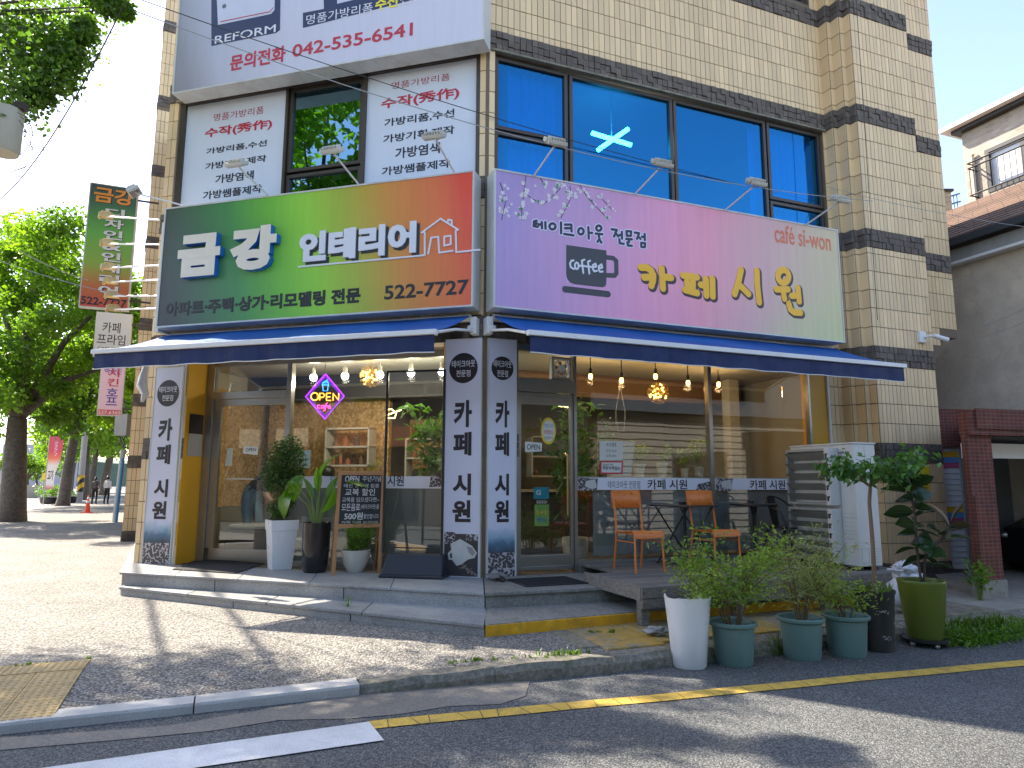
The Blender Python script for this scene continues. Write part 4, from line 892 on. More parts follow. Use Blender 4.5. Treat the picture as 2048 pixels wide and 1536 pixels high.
# ================================================================== AWNINGS
M_awn = NT('blue_awning_cloth'); N = M_awn; g = N.n('NewGeometry'); b = N.n('BsdfPrincipled'); n1 = N.noise(1.6, 5, .6, g.outputs['Position'])
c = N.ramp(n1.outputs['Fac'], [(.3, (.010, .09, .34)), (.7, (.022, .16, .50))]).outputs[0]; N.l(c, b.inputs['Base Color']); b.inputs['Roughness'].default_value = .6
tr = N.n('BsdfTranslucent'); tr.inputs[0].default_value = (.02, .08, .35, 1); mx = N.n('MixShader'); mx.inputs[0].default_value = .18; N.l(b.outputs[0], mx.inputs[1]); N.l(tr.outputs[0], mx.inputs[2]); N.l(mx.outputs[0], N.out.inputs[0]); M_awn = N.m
M_val = mk('shaded_valance_cloth', (.003, .016, .085), .65, .2, 2.5, bump=.1, bscale=200)  # same cloth as the canopy, its shade put into a darker colour
def awning(F, a0, a1, label, gap):
    t = thing('awning', label, 'awning', F.p((a0+a1)/2, 0, 3.0))
    n0, n1, z0, z1 = .10, 1.30, 3.60, 3.135
    K, J = 30, 8; mb = MB(); mb.smooth = True; top = []
    for i in range(K+1):
        row = []
        for j in range(J+1):
            f = j/J; u = i/K; z = z0+(z1-z0)*f-.035*math.sin(PI*f)*(1+.35*math.sin(u*17))-.008*math.sin(u*40)*f*(1-f)*4
            row.append(F.p(a0+(a1-a0)*u, n0+(n1-n0)*f, z))
        top.append(row)
    for off in (0, -.006):
        idx = [[mb.add([(x, y, z+off)]) for x, y, z in row] for row in top]
        for i in range(K):
            for j in range(J):
                q = (idx[i][j], idx[i][j+1], idx[i+1][j+1], idx[i+1][j]); mb.face(q if off == 0 else q[::-1], .5)
    obj('canopy', mb, M_awn, t)
    mb = MB(); mb.box(F, a0-.03, a1+.03, n1-.02, n1+.045, z1-.045, z1+.012); obj('front_bar', mb, M_white, t, bevel=.006)
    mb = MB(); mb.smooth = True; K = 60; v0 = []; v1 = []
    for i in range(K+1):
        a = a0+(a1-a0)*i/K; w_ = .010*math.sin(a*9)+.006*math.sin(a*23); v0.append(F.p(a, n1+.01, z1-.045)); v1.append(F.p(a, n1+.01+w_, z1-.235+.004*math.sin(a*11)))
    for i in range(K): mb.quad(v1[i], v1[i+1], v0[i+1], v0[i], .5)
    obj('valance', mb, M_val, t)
    mb = MB(); mb.tube([(x, y, z) for x, y, z in v1], .006, 5); obj('piping', mb, M_white, t)
    mb = MB(); mb.tube([F.p(a0, .10, 3.56), F.p(a1, .10, 3.56)], .05, 12); obj('roller', mb, M_white, t)
    for a, s_ in ((a0-.05, 1), (a1+.05, -1)):
        mb = MB(); mb.tube([F.p(a, .03, 3.44), F.p(a+.02*s_, .25, 3.40)], .03, 8)
        mb.tube([F.p(a, .05, 3.40), F.p(a+.03*s_, .70, 3.28), F.p(a+.02*s_, n1-.02, z1-.01)], .018, 8); mb.box(F, a-.04, a+.04, .0, .16, 3.34, 3.56); obj('folding_arm', mb, M_white, t, bevel=.004)
    return t
awning(FL, -4.76, -.16, 'blue awning with navy valance below the green and red sign', 0)
awning(FR, .06, 5.68, 'blue awning with navy valance below the pink cafe sign', 0)
# ================================================================== FLOOD LAMPS ON ARMS
M_lampb = mk('cream_lamp_housing', (.60, .57, .48), .45, .1, 6, dirt=.3, dcol=(.25, .22, .16)); M_lampg = mk('grey_reflector', (.16, .17, .18), .25, .1, metal=.5)
def flood():
    t = thing('flood_lamp', 'flood lamp', 'lamp')
    mb = MB(); mb.tube([(0, -.02, -.02), (0, .66, .10)], .012, 8); obj('arm', mb, M_white, t, world=False)
    mb = MB(); c, s_ = math.cos(math.radians(-32)), math.sin(math.radians(-32))
    def T(x, y, z): return (x, .72+y*c-z*s_, .14+y*s_+z*c)
    def bx(x0, x1, y0, y1, z0, z1): mb.hexa([T(x0, y0, z0), T(x1, y0, z0), T(x1, y1, z0), T(x0, y1, z0), T(x0, y0, z1), T(x1, y0, z1), T(x1, y1, z1), T(x0, y1, z1)])
    bx(-.125, .125, -.085, .085, -.03, .012)
    for i in range(6): bx(-.10+i*.036, -.085+i*.036, -.055, .055, .012, .05)
    bx(-.115, .115, -.075, .075, -.045, -.03); bx(.125, .15, -.05, .05, -.02, .03)
    h = obj('lamp_head', mb, M_lampb, t, world=False, bevel=.004)
    mb = MB(); bx(-.105, .105, -.066, .066, -.0475, -.0455); l = obj('lens', mb, M_lampg, None); l.parent = h
    mb = MB(); mb.tube([(0, .66, .10), (-.06, .70, .11), (-.10, .72, .13)], .008, 6); obj('yoke', mb, M_lampb, t, world=False)
    return t
fl0 = flood(); first = [True]
def place_flood(F, bx_, by_, lab, n=NS, z=5.43, rz=None, loc=None):
    a = F.w(bx_, by_, n)[0]; l = F.p(a, n-.05, z) if loc is None else loc
    r = (math.atan2(F.n[1], F.n[0])-PI/2) if rz is None else rz
    if first[0]: first[0] = False; o = fl0; o.location = l; o.rotation_euler = (0, 0, r); o['label'] = lab; o['group'] = 'flood lamps on arms lighting the signs'; return o
    return dup(fl0, l, r, lab, 'flood lamps on arms lighting the signs')
for (x, y), lab in zip(((535, 392), (716, 364), (908, 342)), ('cream flood lamp over the green sign, in front of the left bag repair poster', 'cream flood lamp over the green sign, in front of the dark openable window', 'cream flood lamp over the green sign, in front of the corner bag repair poster')): place_flood(FL, x, y, lab)
o = place_flood(FL, 372, 412, 'flood lamp at the far street end of the green sign top, arm reaching sideways'); o.rotation_euler = (0, 0, math.radians(105))
for (x, y), lab in zip(((1068, 352), (1270, 388), (1450, 420), (1612, 450)), ('grey flood lamp over the pink sign nearest the building corner', 'grey flood lamp over the pink sign right of the glowing tubes', 'grey flood lamp over the pink sign in front of the narrow end window', 'grey flood lamp over the end of the pink sign in front of the tiles')): place_flood(FR, x, y, lab)
# lamps on long arms that light the blade sign
M_rust = mk('corroded_lamp', (.62, .50, .25), .6, .35, 14, dirt=.5, dcol=(.35, .15, .03))
for i, (yy, yb) in enumerate(((433, 440), (488, 489), (536, 531), (564, 560), (592, 592), (619, 617))):
    zz = at(317, yb, 9.65)[2]; b0 = at(317, yb, 9.65); h0 = at(212+i*3, yy, 10.7)
    nm = ('topmost', 'second from the top', 'third from the top', 'fourth from the top', 'fifth from the top', 'lowest')[i]
    t = thing('sign_arm_lamp', 'rusty yellow lamp on a horizontal white arm beside the blade sign, %s' % nm, 'lamp', b0, 0, 'arm lamps between the green sign and the blade sign')
    mb = MB(); mb.tube([b0, h0], .014, 7); obj('arm', mb, M_white, t)
    mb = MB(); d = 0.0; fx = Frame((h0[0], h0[1]), (.92, .39), (.39, -.92)); mb.box(fx, -.10, .10, -.07, .06, h0[2]-.02, h0[2]+.05); mb.box(fx, -.07, .07, -.05, .05, h0[2]+.05, h0[2]+.08); mb.box(fx, -.11, -.08, -.05, .04, h0[2]-.05, h0[2]); obj('lamp_head', mb, M_rust, t, bevel=.01)
# white side plate of the green sign where the arms start
mb = MB(); mb.box(FL, -4.84, -4.765, .04, .30, 3.60, 5.22); o = obj('side_plate', mb, M_case, sg)
# wall camera
t = thing('security_camera', 'white bullet security camera on the tiled pier', 'security camera', FR.p(7.0, .47, 3.75))
c_ = FR.w(1842, 675, .5); mb = MB(); mb.box(FR, c_[0]-.07, c_[0]+.07, .48, .54, c_[1]-.09, c_[1]+.09); obj('mount_box', mb, M_white, t, bevel=.01)
mb = MB(); q0 = FR.p(c_[0]+.02, .54, c_[1]); q1 = FR.p(c_[0]+.10, .64, c_[1]+.01); mb.tube([q0, q1], .018, 8); obj('joint', mb, M_white, t)
mb = MB(); q2 = FR.p(c_[0]+.30, .72, c_[1]-.06); mb.tube([q1, q2], [.035, .04], 12); obj('camera_barrel', mb, M_white, t)
mb = MB(); q3 = FR.p(c_[0]+.305, .722, c_[1]-.062); mb.tube([q2, q3], .032, 12); obj('lens', mb, M_black, t)
# ================================================================== STEPS AND DECK
ZP, ZT = .37, .21
def g2(x, y, z): p = gz(x, y, z); return (p[0], p[1])
cp, cl2 = g2(968, 1186, ZP), g2(968, 1249, ZT); lp, ll = g2(239, 1144, ZP), g2(238, 1173, ZT); lb_ = g2(274, 1078, ZP)
steps = bpy.data.objects.new('entrance_steps', None); COL.objects.link(steps); steps['kind'] = 'structure'
def slab(pts, z0, z1, m, name='step_slab', bv=.006):
    mb = MB(); mb.prism([(x, y, z0) for x, y in pts], (0, 0, z1-z0)); return obj(name, mb, m, steps, bevel=bv)
def lerp(p, q, t): return (p[0]+(q[0]-p[0])*t, p[1]+(q[1]-p[1])*t)
Cc = (C0[0], C0[1]); wl = FL.p(-5.15, 0, 0)[:2]
# front L: platform as slabs with nosings over riser stones
def inset(p, q, d):   # shift segment towards the wall
    dxx, dyy = q[0]-p[0], q[1]-p[1]; l = math.hypot(dxx, dyy); return (dyy/l*d*-1, dxx/l*d)
cuts = [0, .22, .43, .63, .82, 1.0]
for i in range(5):
    t0, t1 = cuts[i]+(.001 if i else 0), cuts[i+1]
    A, B = lerp(cp, lp, t0), lerp(cp, lp, t1); A2, B2 = lerp(Cc, wl, t0), lerp(Cc, (wl if i < 4 else lb_), t1)
    slab([A, A2, B2, B], ZP-.03, ZP, M_granite)
n_ = inset(cp, lp, .02); n_ = (-n_[0], -n_[1]); chk = (cp[0]+n_[0], cp[1]+n_[1])
if math.dist(chk, Cc) > math.dist(cp, Cc): n_ = (-n_[0], -n_[1])
for i, (t0, t1) in enumerate(((0, .34), (.342, .70), (.702, .995))):
    A, B = lerp(cp, lp, t0), lerp(cp, lp, t1); A = (A[0]+n_[0], A[1]+n_[1]); B = (B[0]+n_[0], B[1]+n_[1])
    A2, B2 = lerp(Cc, wl, t0), lerp(Cc, wl, t1); slab([A, A2, B2, B], .1, ZP-.032, M_granite, 'riser_stone', .003)
for i, (t0, t1) in enumerate(((0, .27), (.272, .52), (.522, .76), (.762, 1.0))):
    A, B = lerp(cl2, ll, t0), lerp(cl2, ll, t1); A2, B2 = lerp(cp, lp, t0), lerp(cp, lp, t1); k = 6
    A2 = (A2[0]+n_[0]*k, A2[1]+n_[1]*k); B2 = (B2[0]+n_[0]*k, B2[1]+n_[1]*k)
    slab([A, A2, B2, B], ZT-.035, ZT, M_granite)
n3 = (n_[0]*.8, n_[1]*.8)
for i, (t0, t1) in enumerate(((0, .3), (.302, .62), (.622, .995))):
    A, B = lerp(cl2, ll, t0), lerp(cl2, ll, t1); A = (A[0]+n3[0], A[1]+n3[1]); B = (B[0]+n3[0], B[1]+n3[1]); A2, B2 = lerp(cp, lp, t0), lerp(cp, lp, t1)
    slab([A, A2, B2, B], .05, ZT-.037, M_granite, 'riser_stone', .003)
# front R
def fw(x, y, z):  # photo point on height z -> (a, n) on frame R
    p = gz(x, y, z); d = np.array([p[0]-C0[0], p[1]-C0[1], 0]); return float(d@FR.e), float(d@FR.n)
nP = fw(1240, 1172, ZP)[1]; nT = fw(1262, 1224, ZT)[1]
e_ = lambda a, n: FR.p(a, n, 0)[:2]
g_ = .012
slab([(cp[0]+g_, cp[1]), e_(.70, nP), e_(.70, 0), (Cc[0]+g_, Cc[1])], ZP-.035, ZP, M_stepc); slab([e_(.71, nP), e_(1.45, nP), e_(1.45, 0), e_(.71, 0)], ZP-.035, ZP, M_stepc)
slab([(cp[0]+g_+.004, cp[1]+.03), e_(.9, nP-.03), e_(.9, 0), (Cc[0]+g_, Cc[1])], .1, ZP-.037, M_stepc, 'riser_stone', .004); slab([e_(.903, nP-.03), e_(5.2, nP-.03), e_(5.2, 0), e_(.903, 0)], .1, ZP-.037, M_stepc, 'riser_stone', .004)
slab([(cl2[0]+g_, cl2[1]), e_(.82, nT), e_(.82, nP-.1), (cp[0]+g_, cp[1]+.1)], ZT-.035, ZT, M_stepc)
for a0, a1 in ((.828, 1.9), (1.908, 3.1), (3.108, 4.3), (4.308, 5.3)): slab([e_(a0, nT), e_(a1, nT), e_(a1, nP-.1), e_(a0, nP-.1)], ZT-.035, ZT, M_stepc)
slab([(cl2[0]+g_+.003, cl2[1]-.004), e_(1.6, nT+.004), e_(1.6, nP-.1), (cp[0]+g_, cp[1]+.1)], .06, ZT-.010, M_orange, 'painted_riser', .004); slab([e_(1.603, nT+.004), e_(5.3, nT+.004), e_(5.3, nP-.1), e_(1.603, nP-.1)], .06, ZT-.010, M_orange, 'painted_riser', .004)
# ledge between the steps and the kerb: broken concrete
nK = fw(1345, 1290, .10)[1]
for a0, a1, n1, m, z in ((.02, .20, nT+.74, M_ledge, .104), (.205, .78, nT+.88, M_ledgey, .107), (.79, 2.1, nK-.13, M_ledgey, .110), (2.11, 3.6, nK-.12, M_ledgey, .107), (3.61, 5.2, nK-.10, M_ledge, .105), (5.21, 9.5, nK-.12, M_conc, .11), (9.51, 14, nK-.12, M_conc, .108)):
    slab([e_(a0, n1), e_(a1, n1+.01), e_(a1, nT-.05 if a0 < 5 else .2), e_(a0, nT-.05 if a0 < 5 else .2)], .02, z, m, 'ledge_slab', .01)
# timber deck
deck = thing('timber_deck', 'weathered grey timber deck on short posts carrying cafe chairs and tables', 'deck', FR.p(2.8, 1.0, .1))
ZD = .48; D0, D1, DN = .95, 4.70, 1.99
k = 16; pw = DN/k
for i in range(k):
    n0 = i*pw+.007+.02; n1 = (i+1)*pw+.02-.007; a0 = D0+.03 if n0 > .78 else 1.31
    cut = D0+(D1-D0)*rnd.choice((.45, .5, .55))
    for q0, q1 in ((a0, cut-.003), (cut+.003, D1)):
        mb = MB(); mb.box(FR, q0, q1, n0, n1, ZD-.025, ZD); obj('deck_board', mb, M_wood, deck)
for (z0, z1) in ((ZD-.105, ZD-.002), (ZD-.20, ZD-.11)):
    mb = MB(); mb.box(FR, D0, D1+.03, DN+.024, DN+.055, z0, z1); obj('fascia_board', mb, M_wood, deck)
mb = MB(); mb.box(FR, D0-.005, D0+.028, .8, DN+.02, ZD-.13, ZD+.004); obj('edge_board', mb, M_wood, deck)
mb = MB(); mb.box(FR, D1+.002, D1+.03, .3, DN+.02, ZD-.13, ZD+.0); obj('edge_board', mb, M_wood, deck)
for a in (1.0, 2.15, 3.35, 4.6):
    mb = MB(); mb.box(FR, a-.045, a+.045, DN-.07, DN+.02, .11, ZD-.028); obj('post', mb, M_wood, deck)
# ================================================================== FURNITURE
M_or_ch = NT('worn_orange_paint'); N = M_or_ch; g = N.n('NewGeometry'); b = N.n('BsdfPrincipled'); n1 = N.noise(18, 6, .75, g.outputs['Position']); n2 = N.noise(3, 3, .6, g.outputs['Position'])
c = N.mix(n2.outputs['Fac'], (.55, .13, .018), (.78, .23, .035)); c = N.mix(N.ramp(n1.outputs['Fac'], [(.60, 0.), (.68, 1.)]).outputs[0], c, (.09, .045, .03))
N.l(c, b.inputs['Base Color']); b.inputs['Roughness'].default_value = .42; N.l(b.outputs[0], N.out.inputs[0]); M_or_ch = N.m
def school_chair():
    t = thing('orange_chair', 'worn orange metal and plywood chair', 'chair')
    W2, Dp, SH = .185, .19, .45
    mb = MB(); mb.smooth = True
    # seat: curved sheet rolling down at the front (front is -y)
    prof = [(.20, .435), (.10, .437), (0, .440), (-.10, .447), (-.165, .449), (-.195, .438), (-.212, .412), (-.216, .385)]
    for off in (0, -.012):
        r = [(mb.add([(-W2-.01, y, z+off)]), mb.add([(W2+.01, y, z+off)])) for y, z in prof]
        for i in range(len(r)-1): mb.face((r[i][0], r[i][1], r[i+1][1], r[i+1][0]) if off else (r[i][0], r[i+1][0], r[i+1][1], r[i][1]), .5)
    m_ = len(prof)*2
    obj('seat', mb, M_or_ch, t, world=False)
    mb = MB(); mb.smooth = True; K = 10
    for off in (0, .012):
        rr_ = []
        for i in range(K+1):
            u = -1+2*i/K; x = (W2+.015)*u; y = .245-.035*(1-u*u)+.0; rr_.append((mb.add([(x, y-.03*0+off, .70)]), mb.add([(x*.97, y+.03+off, .90+.006*(1-u*u))])))
        for i in range(K): mb.face((rr_[i][0], rr_[i+1][0], rr_[i+1][1], rr_[i][1]) if not off else (rr_[i][0], rr_[i][1], rr_[i+1][1], rr_[i+1][0]), .5)
    o = obj('backrest', mb, M_or_ch, t, world=False); sdm = o.modifiers.new('s', 'SOLIDIFY'); sdm.thickness = .004
    mb = MB(); 
    for u in (-.6, -.25, .25, .6): mb.ball(((W2+.015)*u, .245-.035*(1-u*u)-.003, .86 if abs(u) < .5 else .74), .006, 8, 4)
    obj('rivet', mb, MATS['dark_fascia'], t, world=False, kind='stuff')
    for s_ in (-1, 1):
        mb = MB(); mb.smooth = True; mb.tube([(s_*(W2-.005), .235+.03, .0), (s_*(W2-.01), .20, .40), (s_*(W2-.01), .205, .50), (s_*(W2-.012), .235, .66), (s_*(W2-.012), .275, .88)], .0125, 8); obj('leg', mb, M_or_ch, t, world=False)
        mb = MB(); mb.smooth = True; mb.tube([(s_*(W2-.01), .20, .425), (s_*(W2-.01), -.15, .428), (s_*(W2-.01), -.185, .415), (s_*(W2-.008), -.195, .38), (s_*(W2+.0), -.215, 0)], .0125, 8); obj('leg', mb, M_or_ch, t, world=False)
        mb = MB(); mb.tube([(s_*(W2-.01), .225, .33), (s_*(W2-.01), -.19, .33)], .008, 6); obj('stretcher', mb, M_or_ch, t, world=False)
    mb = MB(); mb.tube([(-W2, .20, .42), (W2, .20, .42)], .010, 6); obj('cross_bar', mb, M_or_ch, t, world=False)
    return t
def onfloor(px_, py_, z): p = gz(px_, py_, z); return Vector((p[0], p[1], z))
ch = school_chair(); q = [onfloor(x, y, ZD) for x, y in ((1275, 1150), (1332, 1143), (1226, 1138), (1287, 1135))]
ctr = sum(q, Vector())/4; fv = (q[0]+q[1]-q[2]-q[3])/2; rzc = math.atan2(fv.y, fv.x)+PI/2
ch.location = ctr; ch.rotation_euler = (0, 0, rzc); ch['label'] = 'worn orange chair nearest the glass door, on the deck beside the window'; ch['group'] = 'orange chairs at the folding table'
ch.scale = (1.06, 1.0, 1.03)
o = dup(ch, ctr+Vector((1.0, .33, 0)), rzc+.03, 'worn orange chair standing behind the square folding table', 'orange chairs at the folding table')
M_bm = mk('black_metal', (.018, .018, .018), .4, .2, 8)
# folding table
t = thing('folding_table', 'black square folding cafe table with crossed legs between the orange chairs', 'table', onfloor(1372, 1128, ZD), FR.rz+.1)
mb = MB(); mb.lb(-.32, .32, -.30, .30, .725, .745); obj('tabletop', mb, M_bm, t, world=False, bevel=.005)
for y in (-.24, .24):
    mb = MB(); mb.tube([(-.27, y, .72), (.27, y, .015), (.29, y, 0)], .011, 8); obj('leg', mb, M_bm, t, world=False)
    mb = MB(); mb.tube([(.27, y*.92, .72), (-.27, y*.92, .015), (-.29, y*.92, 0)], .011, 8); obj('leg', mb, M_bm, t, world=False)
mb = MB(); mb.tube([(0, 0, .72), (0, 0, .05)], .02, 8); mb.tube([(.27, -.24, .03), (.27, .24, .03)], .01, 6); mb.tube([(-.27, -.22, .03), (-.27, .22, .03)], .01, 6); obj('brace', mb, M_bm, t, world=False)
def bistro(loc):
    t = thing('bistro_table', 'round black pedestal table beside the black metal chair', 'table', loc)
    mb = MB(); mb.smooth = True; mb.lathe([(.30, .715), (.315, .72), (.315, .742), (.30, .75)], k=32); obj('tabletop', mb, M_bm, t, world=False)
    mb = MB(); mb.smooth = True; mb.lathe([(.035, .02), (.03, .10), (.022, .14), (.022, .58), (.035, .64), (.05, .70), (.10, .715)], k=14); obj('pedestal', mb, M_bm, t, world=False)
    mb = MB()
    for i in range(4): a = PI/4+i*PI/2; mb.tube([(0, 0, .10), (.18*math.cos(a), .18*math.sin(a), .05), (.27*math.cos(a), .27*math.sin(a), .0)], .016, 6)
    obj('foot', mb, M_bm, t, world=False); return t
t2 = bistro(onfloor(1512, 1118, ZD))
def ashtray(loc, lab):
    t = thing('glass_ashtray', lab, 'ashtray', loc, 0, 'ashtrays on the cafe tables'); mb = MB(); mb.smooth = True; mb.lathe([(.045, 0), (.05, .045), (.043, .045), (.04, .01)], k=16); obj('bowl', mb, mk('smoky_glass', (.05, .05, .05), .1), t, world=False)
    mb = MB(); mb.smooth = True; mb.lathe([(.051, .036), (.053, .046), (.047, .047)], k=16); obj('rim', mb, M_alu, t, world=False)
tl = bpy.data.objects['folding_table'].location; ashtray((tl.x-.02, tl.y, ZD+.746), 'small round ashtray on the square folding table'); ashtray((t2.location.x-.05, t2.location.y-.03, ZD+.751), 'small round ashtray on the round black table')
# black stamped-metal armchair
t = thing('metal_armchair', 'black stamped metal armchair beside the round black table', 'chair', onfloor(1578, 1122, ZD), rzc+.15)
mb = MB(); mb.lb(-.19, .19, -.20, .18, .43, .452); obj('seat', mb, M_bm, t, world=False, bevel=.01)
for sx_, sy_ in ((-1, -1), (1, -1), (-1, 1), (1, 1)):
    mb = MB(); mb.tube([(sx_*.17, sy_*.17, .43), (sx_*.23, sy_*.23, 0)], [.022, .014], 6); obj('leg', mb, M_bm, t, world=False)
mb = MB(); mb.smooth = True; mb.tube([(-.20, -.16, .44), (-.23, -.08, .66), (-.22, .08, .70)]+[(.215*math.cos(a), .12+.13*math.sin(a), .72+.13*math.sin(a)) for a in [PI-PI*i/10 for i in range(11)]]+[(.22, .08, .70), (.23, -.08, .66), (.20, -.16, .44)], .012, 7); obj('arm_frame', mb, M_bm, t, world=False)
mb = MB(); mb.hexa([(-.06, .17, .44), (.06, .17, .44), (.06, .18, .44), (-.06, .18, .44), (-.08, .24, .84), (.08, .24, .84), (.08, .25, .84), (-.08, .25, .84)]); obj('backrest', mb, M_bm, t, world=False)
# outdoor unit of the air conditioner with wind guides
aB, nB = fw(1722, 1143, ZD); t = thing('air_conditioner_unit', 'tall white outdoor air conditioner unit with louvred wind guides at the deck end', 'air conditioner', FR.p(aB+.18, nB-.55, ZD))
M_ac = mk('ac_white', (.60, .59, .55), .45, .05, 3, dirt=.25, dcol=(.35, .32, .25)); M_acg = mk('ac_grey_louvre', (.36, .355, .33), .45, .1, 2, dirt=.4, dcol=(.15, .14, .11))
zA0, zA1 = ZD+.05, ZD+1.50; UN = 1.02
mb = MB(); mb.box(FR, aB, aB+.36, nB-UN, nB, zA0, zA1); obj('cabinet', mb, M_ac, t, bevel=.012)
mb = MB(); mb.box(FR, aB+.02, aB+.10, nB-.95, nB-.05, ZD, zA0); mb.box(FR, aB+.26, aB+.34, nB-.95, nB-.05, ZD, zA0); obj('feet', mb, M_bm, t)
mb = MB(); mb.box(FR, aB-.01, aB+.37, nB-UN-.01, nB+.01, zA1, zA1+.02); obj('top_cover', mb, M_ac, t, bevel=.006)
R_ = Frame(FR.p(aB, nB, 0)[:2], (FR.n[0]*1, FR.n[1]*1), (-FR.e[0], -FR.e[1]))       # front of the unit: right = towards the street
for z0, z1, k in ((zA0+.03, ZD+.72, 9), (ZD+.76, zA1-.04, 9)):
    mb = MB(); framebars(mb, R_, -UN+.02, -.30, z0, z1, .0, .10, .03); g_o = obj('wind_guide', mb, M_acg, t)
    for i in range(k//2+1):
        zz = z0+.035+(z1-z0-.07)*(i+.5)/(k//2+1); h = (z1-z0)/(k//2+1)*.62; mb = MB()
        mb.hexa([R_.p(-UN+.05, .02, zz-h/2), R_.p(-.33, .02, zz-h/2), R_.p(-.33, .03, zz-h/2), R_.p(-UN+.05, .03, zz-h/2), R_.p(-UN+.05, .15, zz+h/2), R_.p(-.33, .15, zz+h/2), R_.p(-.33, .16, zz+h/2), R_.p(-UN+.05, .16, zz+h/2)])
        sub('louvre', mb, M_acg, g_o)
    mb = MB(); mb.box(R_, -.30, -.235, .0, .15, z0, z1); sp_ = sub('side_bracket', mb, M_ac, g_o); mb = MB()
    for i in range(5): zz = z0+.06+(z1-z0-.10)*i/4.6; mb.box(R_, -.29, -.262, .15, .152, zz-.008, zz+.05); mb.box(R_, -.275, -.245, .15, .1515, zz+.035, zz+.05)
    mb2 = mb; o = obj('slot', mb2, M_black, t, kind='stuff')
mb = MB(); mb.box(R_, -.225, -.215, .0, .002, zA0+.05, zA1-.05); mb.box(R_, -.20, -.02, .001, .003, ZD+.42, ZD+.423); mb.box(R_, -.20, -.02, .001, .003, ZD+.62, ZD+.623)
for i in range(5): mb.box(R_, -.20, -.04, .001, .002, ZD+.46+i*.05, ZD+.463+i*.05)
obj('panel_line', mb, M_acg, t, kind='stuff')
text('SAMSUNG', R_, -.215, -.055, zA1-.115, zA1-.085, .003, mk('dark_blue_text', (.03, .035, .08), .4), t, bold=.03)
text('Inverter', R_, -.20, -.05, ZD+.36, ZD+.38, .003, M_acg, t)
S_ = Frame(FR.p(aB, nB, 0)[:2], FR.e[:2], FR.n[:2]); mb = MB(); mb.box(S_, .18, .183, .0, .002, zA0+.02, zA1-.02); mb.box(S_, .02, .34, .0, .002, ZD+.33, ZD+.333)
for i in range(6): mb.box(S_, .20, .34, .0, .002, ZD+.10+.03*i, ZD+.104+.03*i)
framebars(mb, S_, .03, .15, ZD+.09, ZD+.26, .0, .003, .004); obj('panel_line', mb, M_acg, t, kind='stuff')
# grey board behind the unit
mb = MB(); mb.box(FR, 5.0, 5.9, .02, .06, .4, 1.0); obj('service_panel', mb, M_acg, bld)
# ================================================================== PLANTERS
M_soil = mk('potting_soil', (.045, .03, .02), .95, .4, 30, bump=1.0, bscale=80)
def pot(name, lab, cat, loc, prof, m, group=None, rim=None, soil=None, k=36, tilt=0, world=False):
    t = thing(name, lab, cat, loc, 0, group); mb = MB(); mb.smooth = True; mb.lathe(prof, k=k); obj('pot', mb, m, t, world=False)
    if soil:
        mb = MB(); K = 24; i0 = mb.add([(0, 0, soil[1])]); r = mb.add([(soil[0]*math.cos(2*PI*j/K), soil[0]*math.sin(2*PI*j/K), soil[1]+rnd.uniform(-.01, .01)) for j in range(K)])
        for j in range(K): mb.face((i0, r+j, r+(j+1) % K), .5)
        obj('soil', mb, M_soil, t, world=False)
    return t
def leaf_arrays(C, D, Nn, L, W, fold=.15, droop=.0):
    """C bases, D directions, Nn side normals, L lengths, W widths -> vertices and quads (two halves folded along the rib)"""
    n = len(C); D = D/np.linalg.norm(D, axis=1)[:, None]; Sd = np.cross(D, Nn); Sd /= (np.linalg.norm(Sd, axis=1)[:, None]+1e-9); Up = np.cross(Sd, D)
    L = L[:, None]; W = W[:, None]
    tip = C+D*L-Up*L*droop; a = C+D*L*.45+Sd*W*.5+Up*W*fold; b = C+D*L*.45-Sd*W*.5+Up*W*fold; m = C+D*L*.5-Up*L*droop*.2
    V = np.empty((n, 5, 3)); V[:, 0] = C; V[:, 1] = a; V[:, 2] = tip; V[:, 3] = b; V[:, 4] = m
    i = np.arange(n)[:, None]*5
    F_ = np.concatenate([np.concatenate([i, i+1, i+2, i+4], 1), np.concatenate([i, i+4, i+2, i+3], 1)], 1).reshape(-1, 4)
    return V.reshape(-1, 3), F_
def quads_mesh(name, V, Fq, m, rv):
    me = bpy.data.meshes.new(name); me.vertices.add(len(V)); me.vertices.foreach_set('co', V.astype(np.float32).ravel())
    me.loops.add(len(Fq)*4); me.loops.foreach_set('vertex_index', Fq.astype(np.int32).ravel()); me.polygons.add(len(Fq)); me.polygons.foreach_set('loop_start', np.arange(len(Fq), dtype=np.int32)*4)
    me.materials.append(m); a = me.attributes.new('rnd', 'FLOAT', 'FACE'); a.data.foreach_set('value', rv.astype(np.float32)); me.update(calc_edges=True); return me
def rdir(n, up=0.0, ups=1.0):
    v = nrg.normal(size=(n, 3)); v[:, 2] = v[:, 2]*ups+up; return v/np.linalg.norm(v, axis=1)[:, None]
M_lf_n = leafmat('nandina_leaf', (.08, .15, .016), (.33, .42, .08), .42, .4); M_lf_d = leafmat('dark_fine_leaf', (.018, .045, .010), (.07, .13, .028), .3, .35); M_lf_b = leafmat('bright_leaf', (.05, .12, .010), (.15, .26, .03), .45, .35)
M_stem = mk('twig_bark', (.16, .10, .055), .8, .3, 20, bump=.3); M_stemg = mk('green_stalk', (.16, .22, .05), .5, .2, 10)
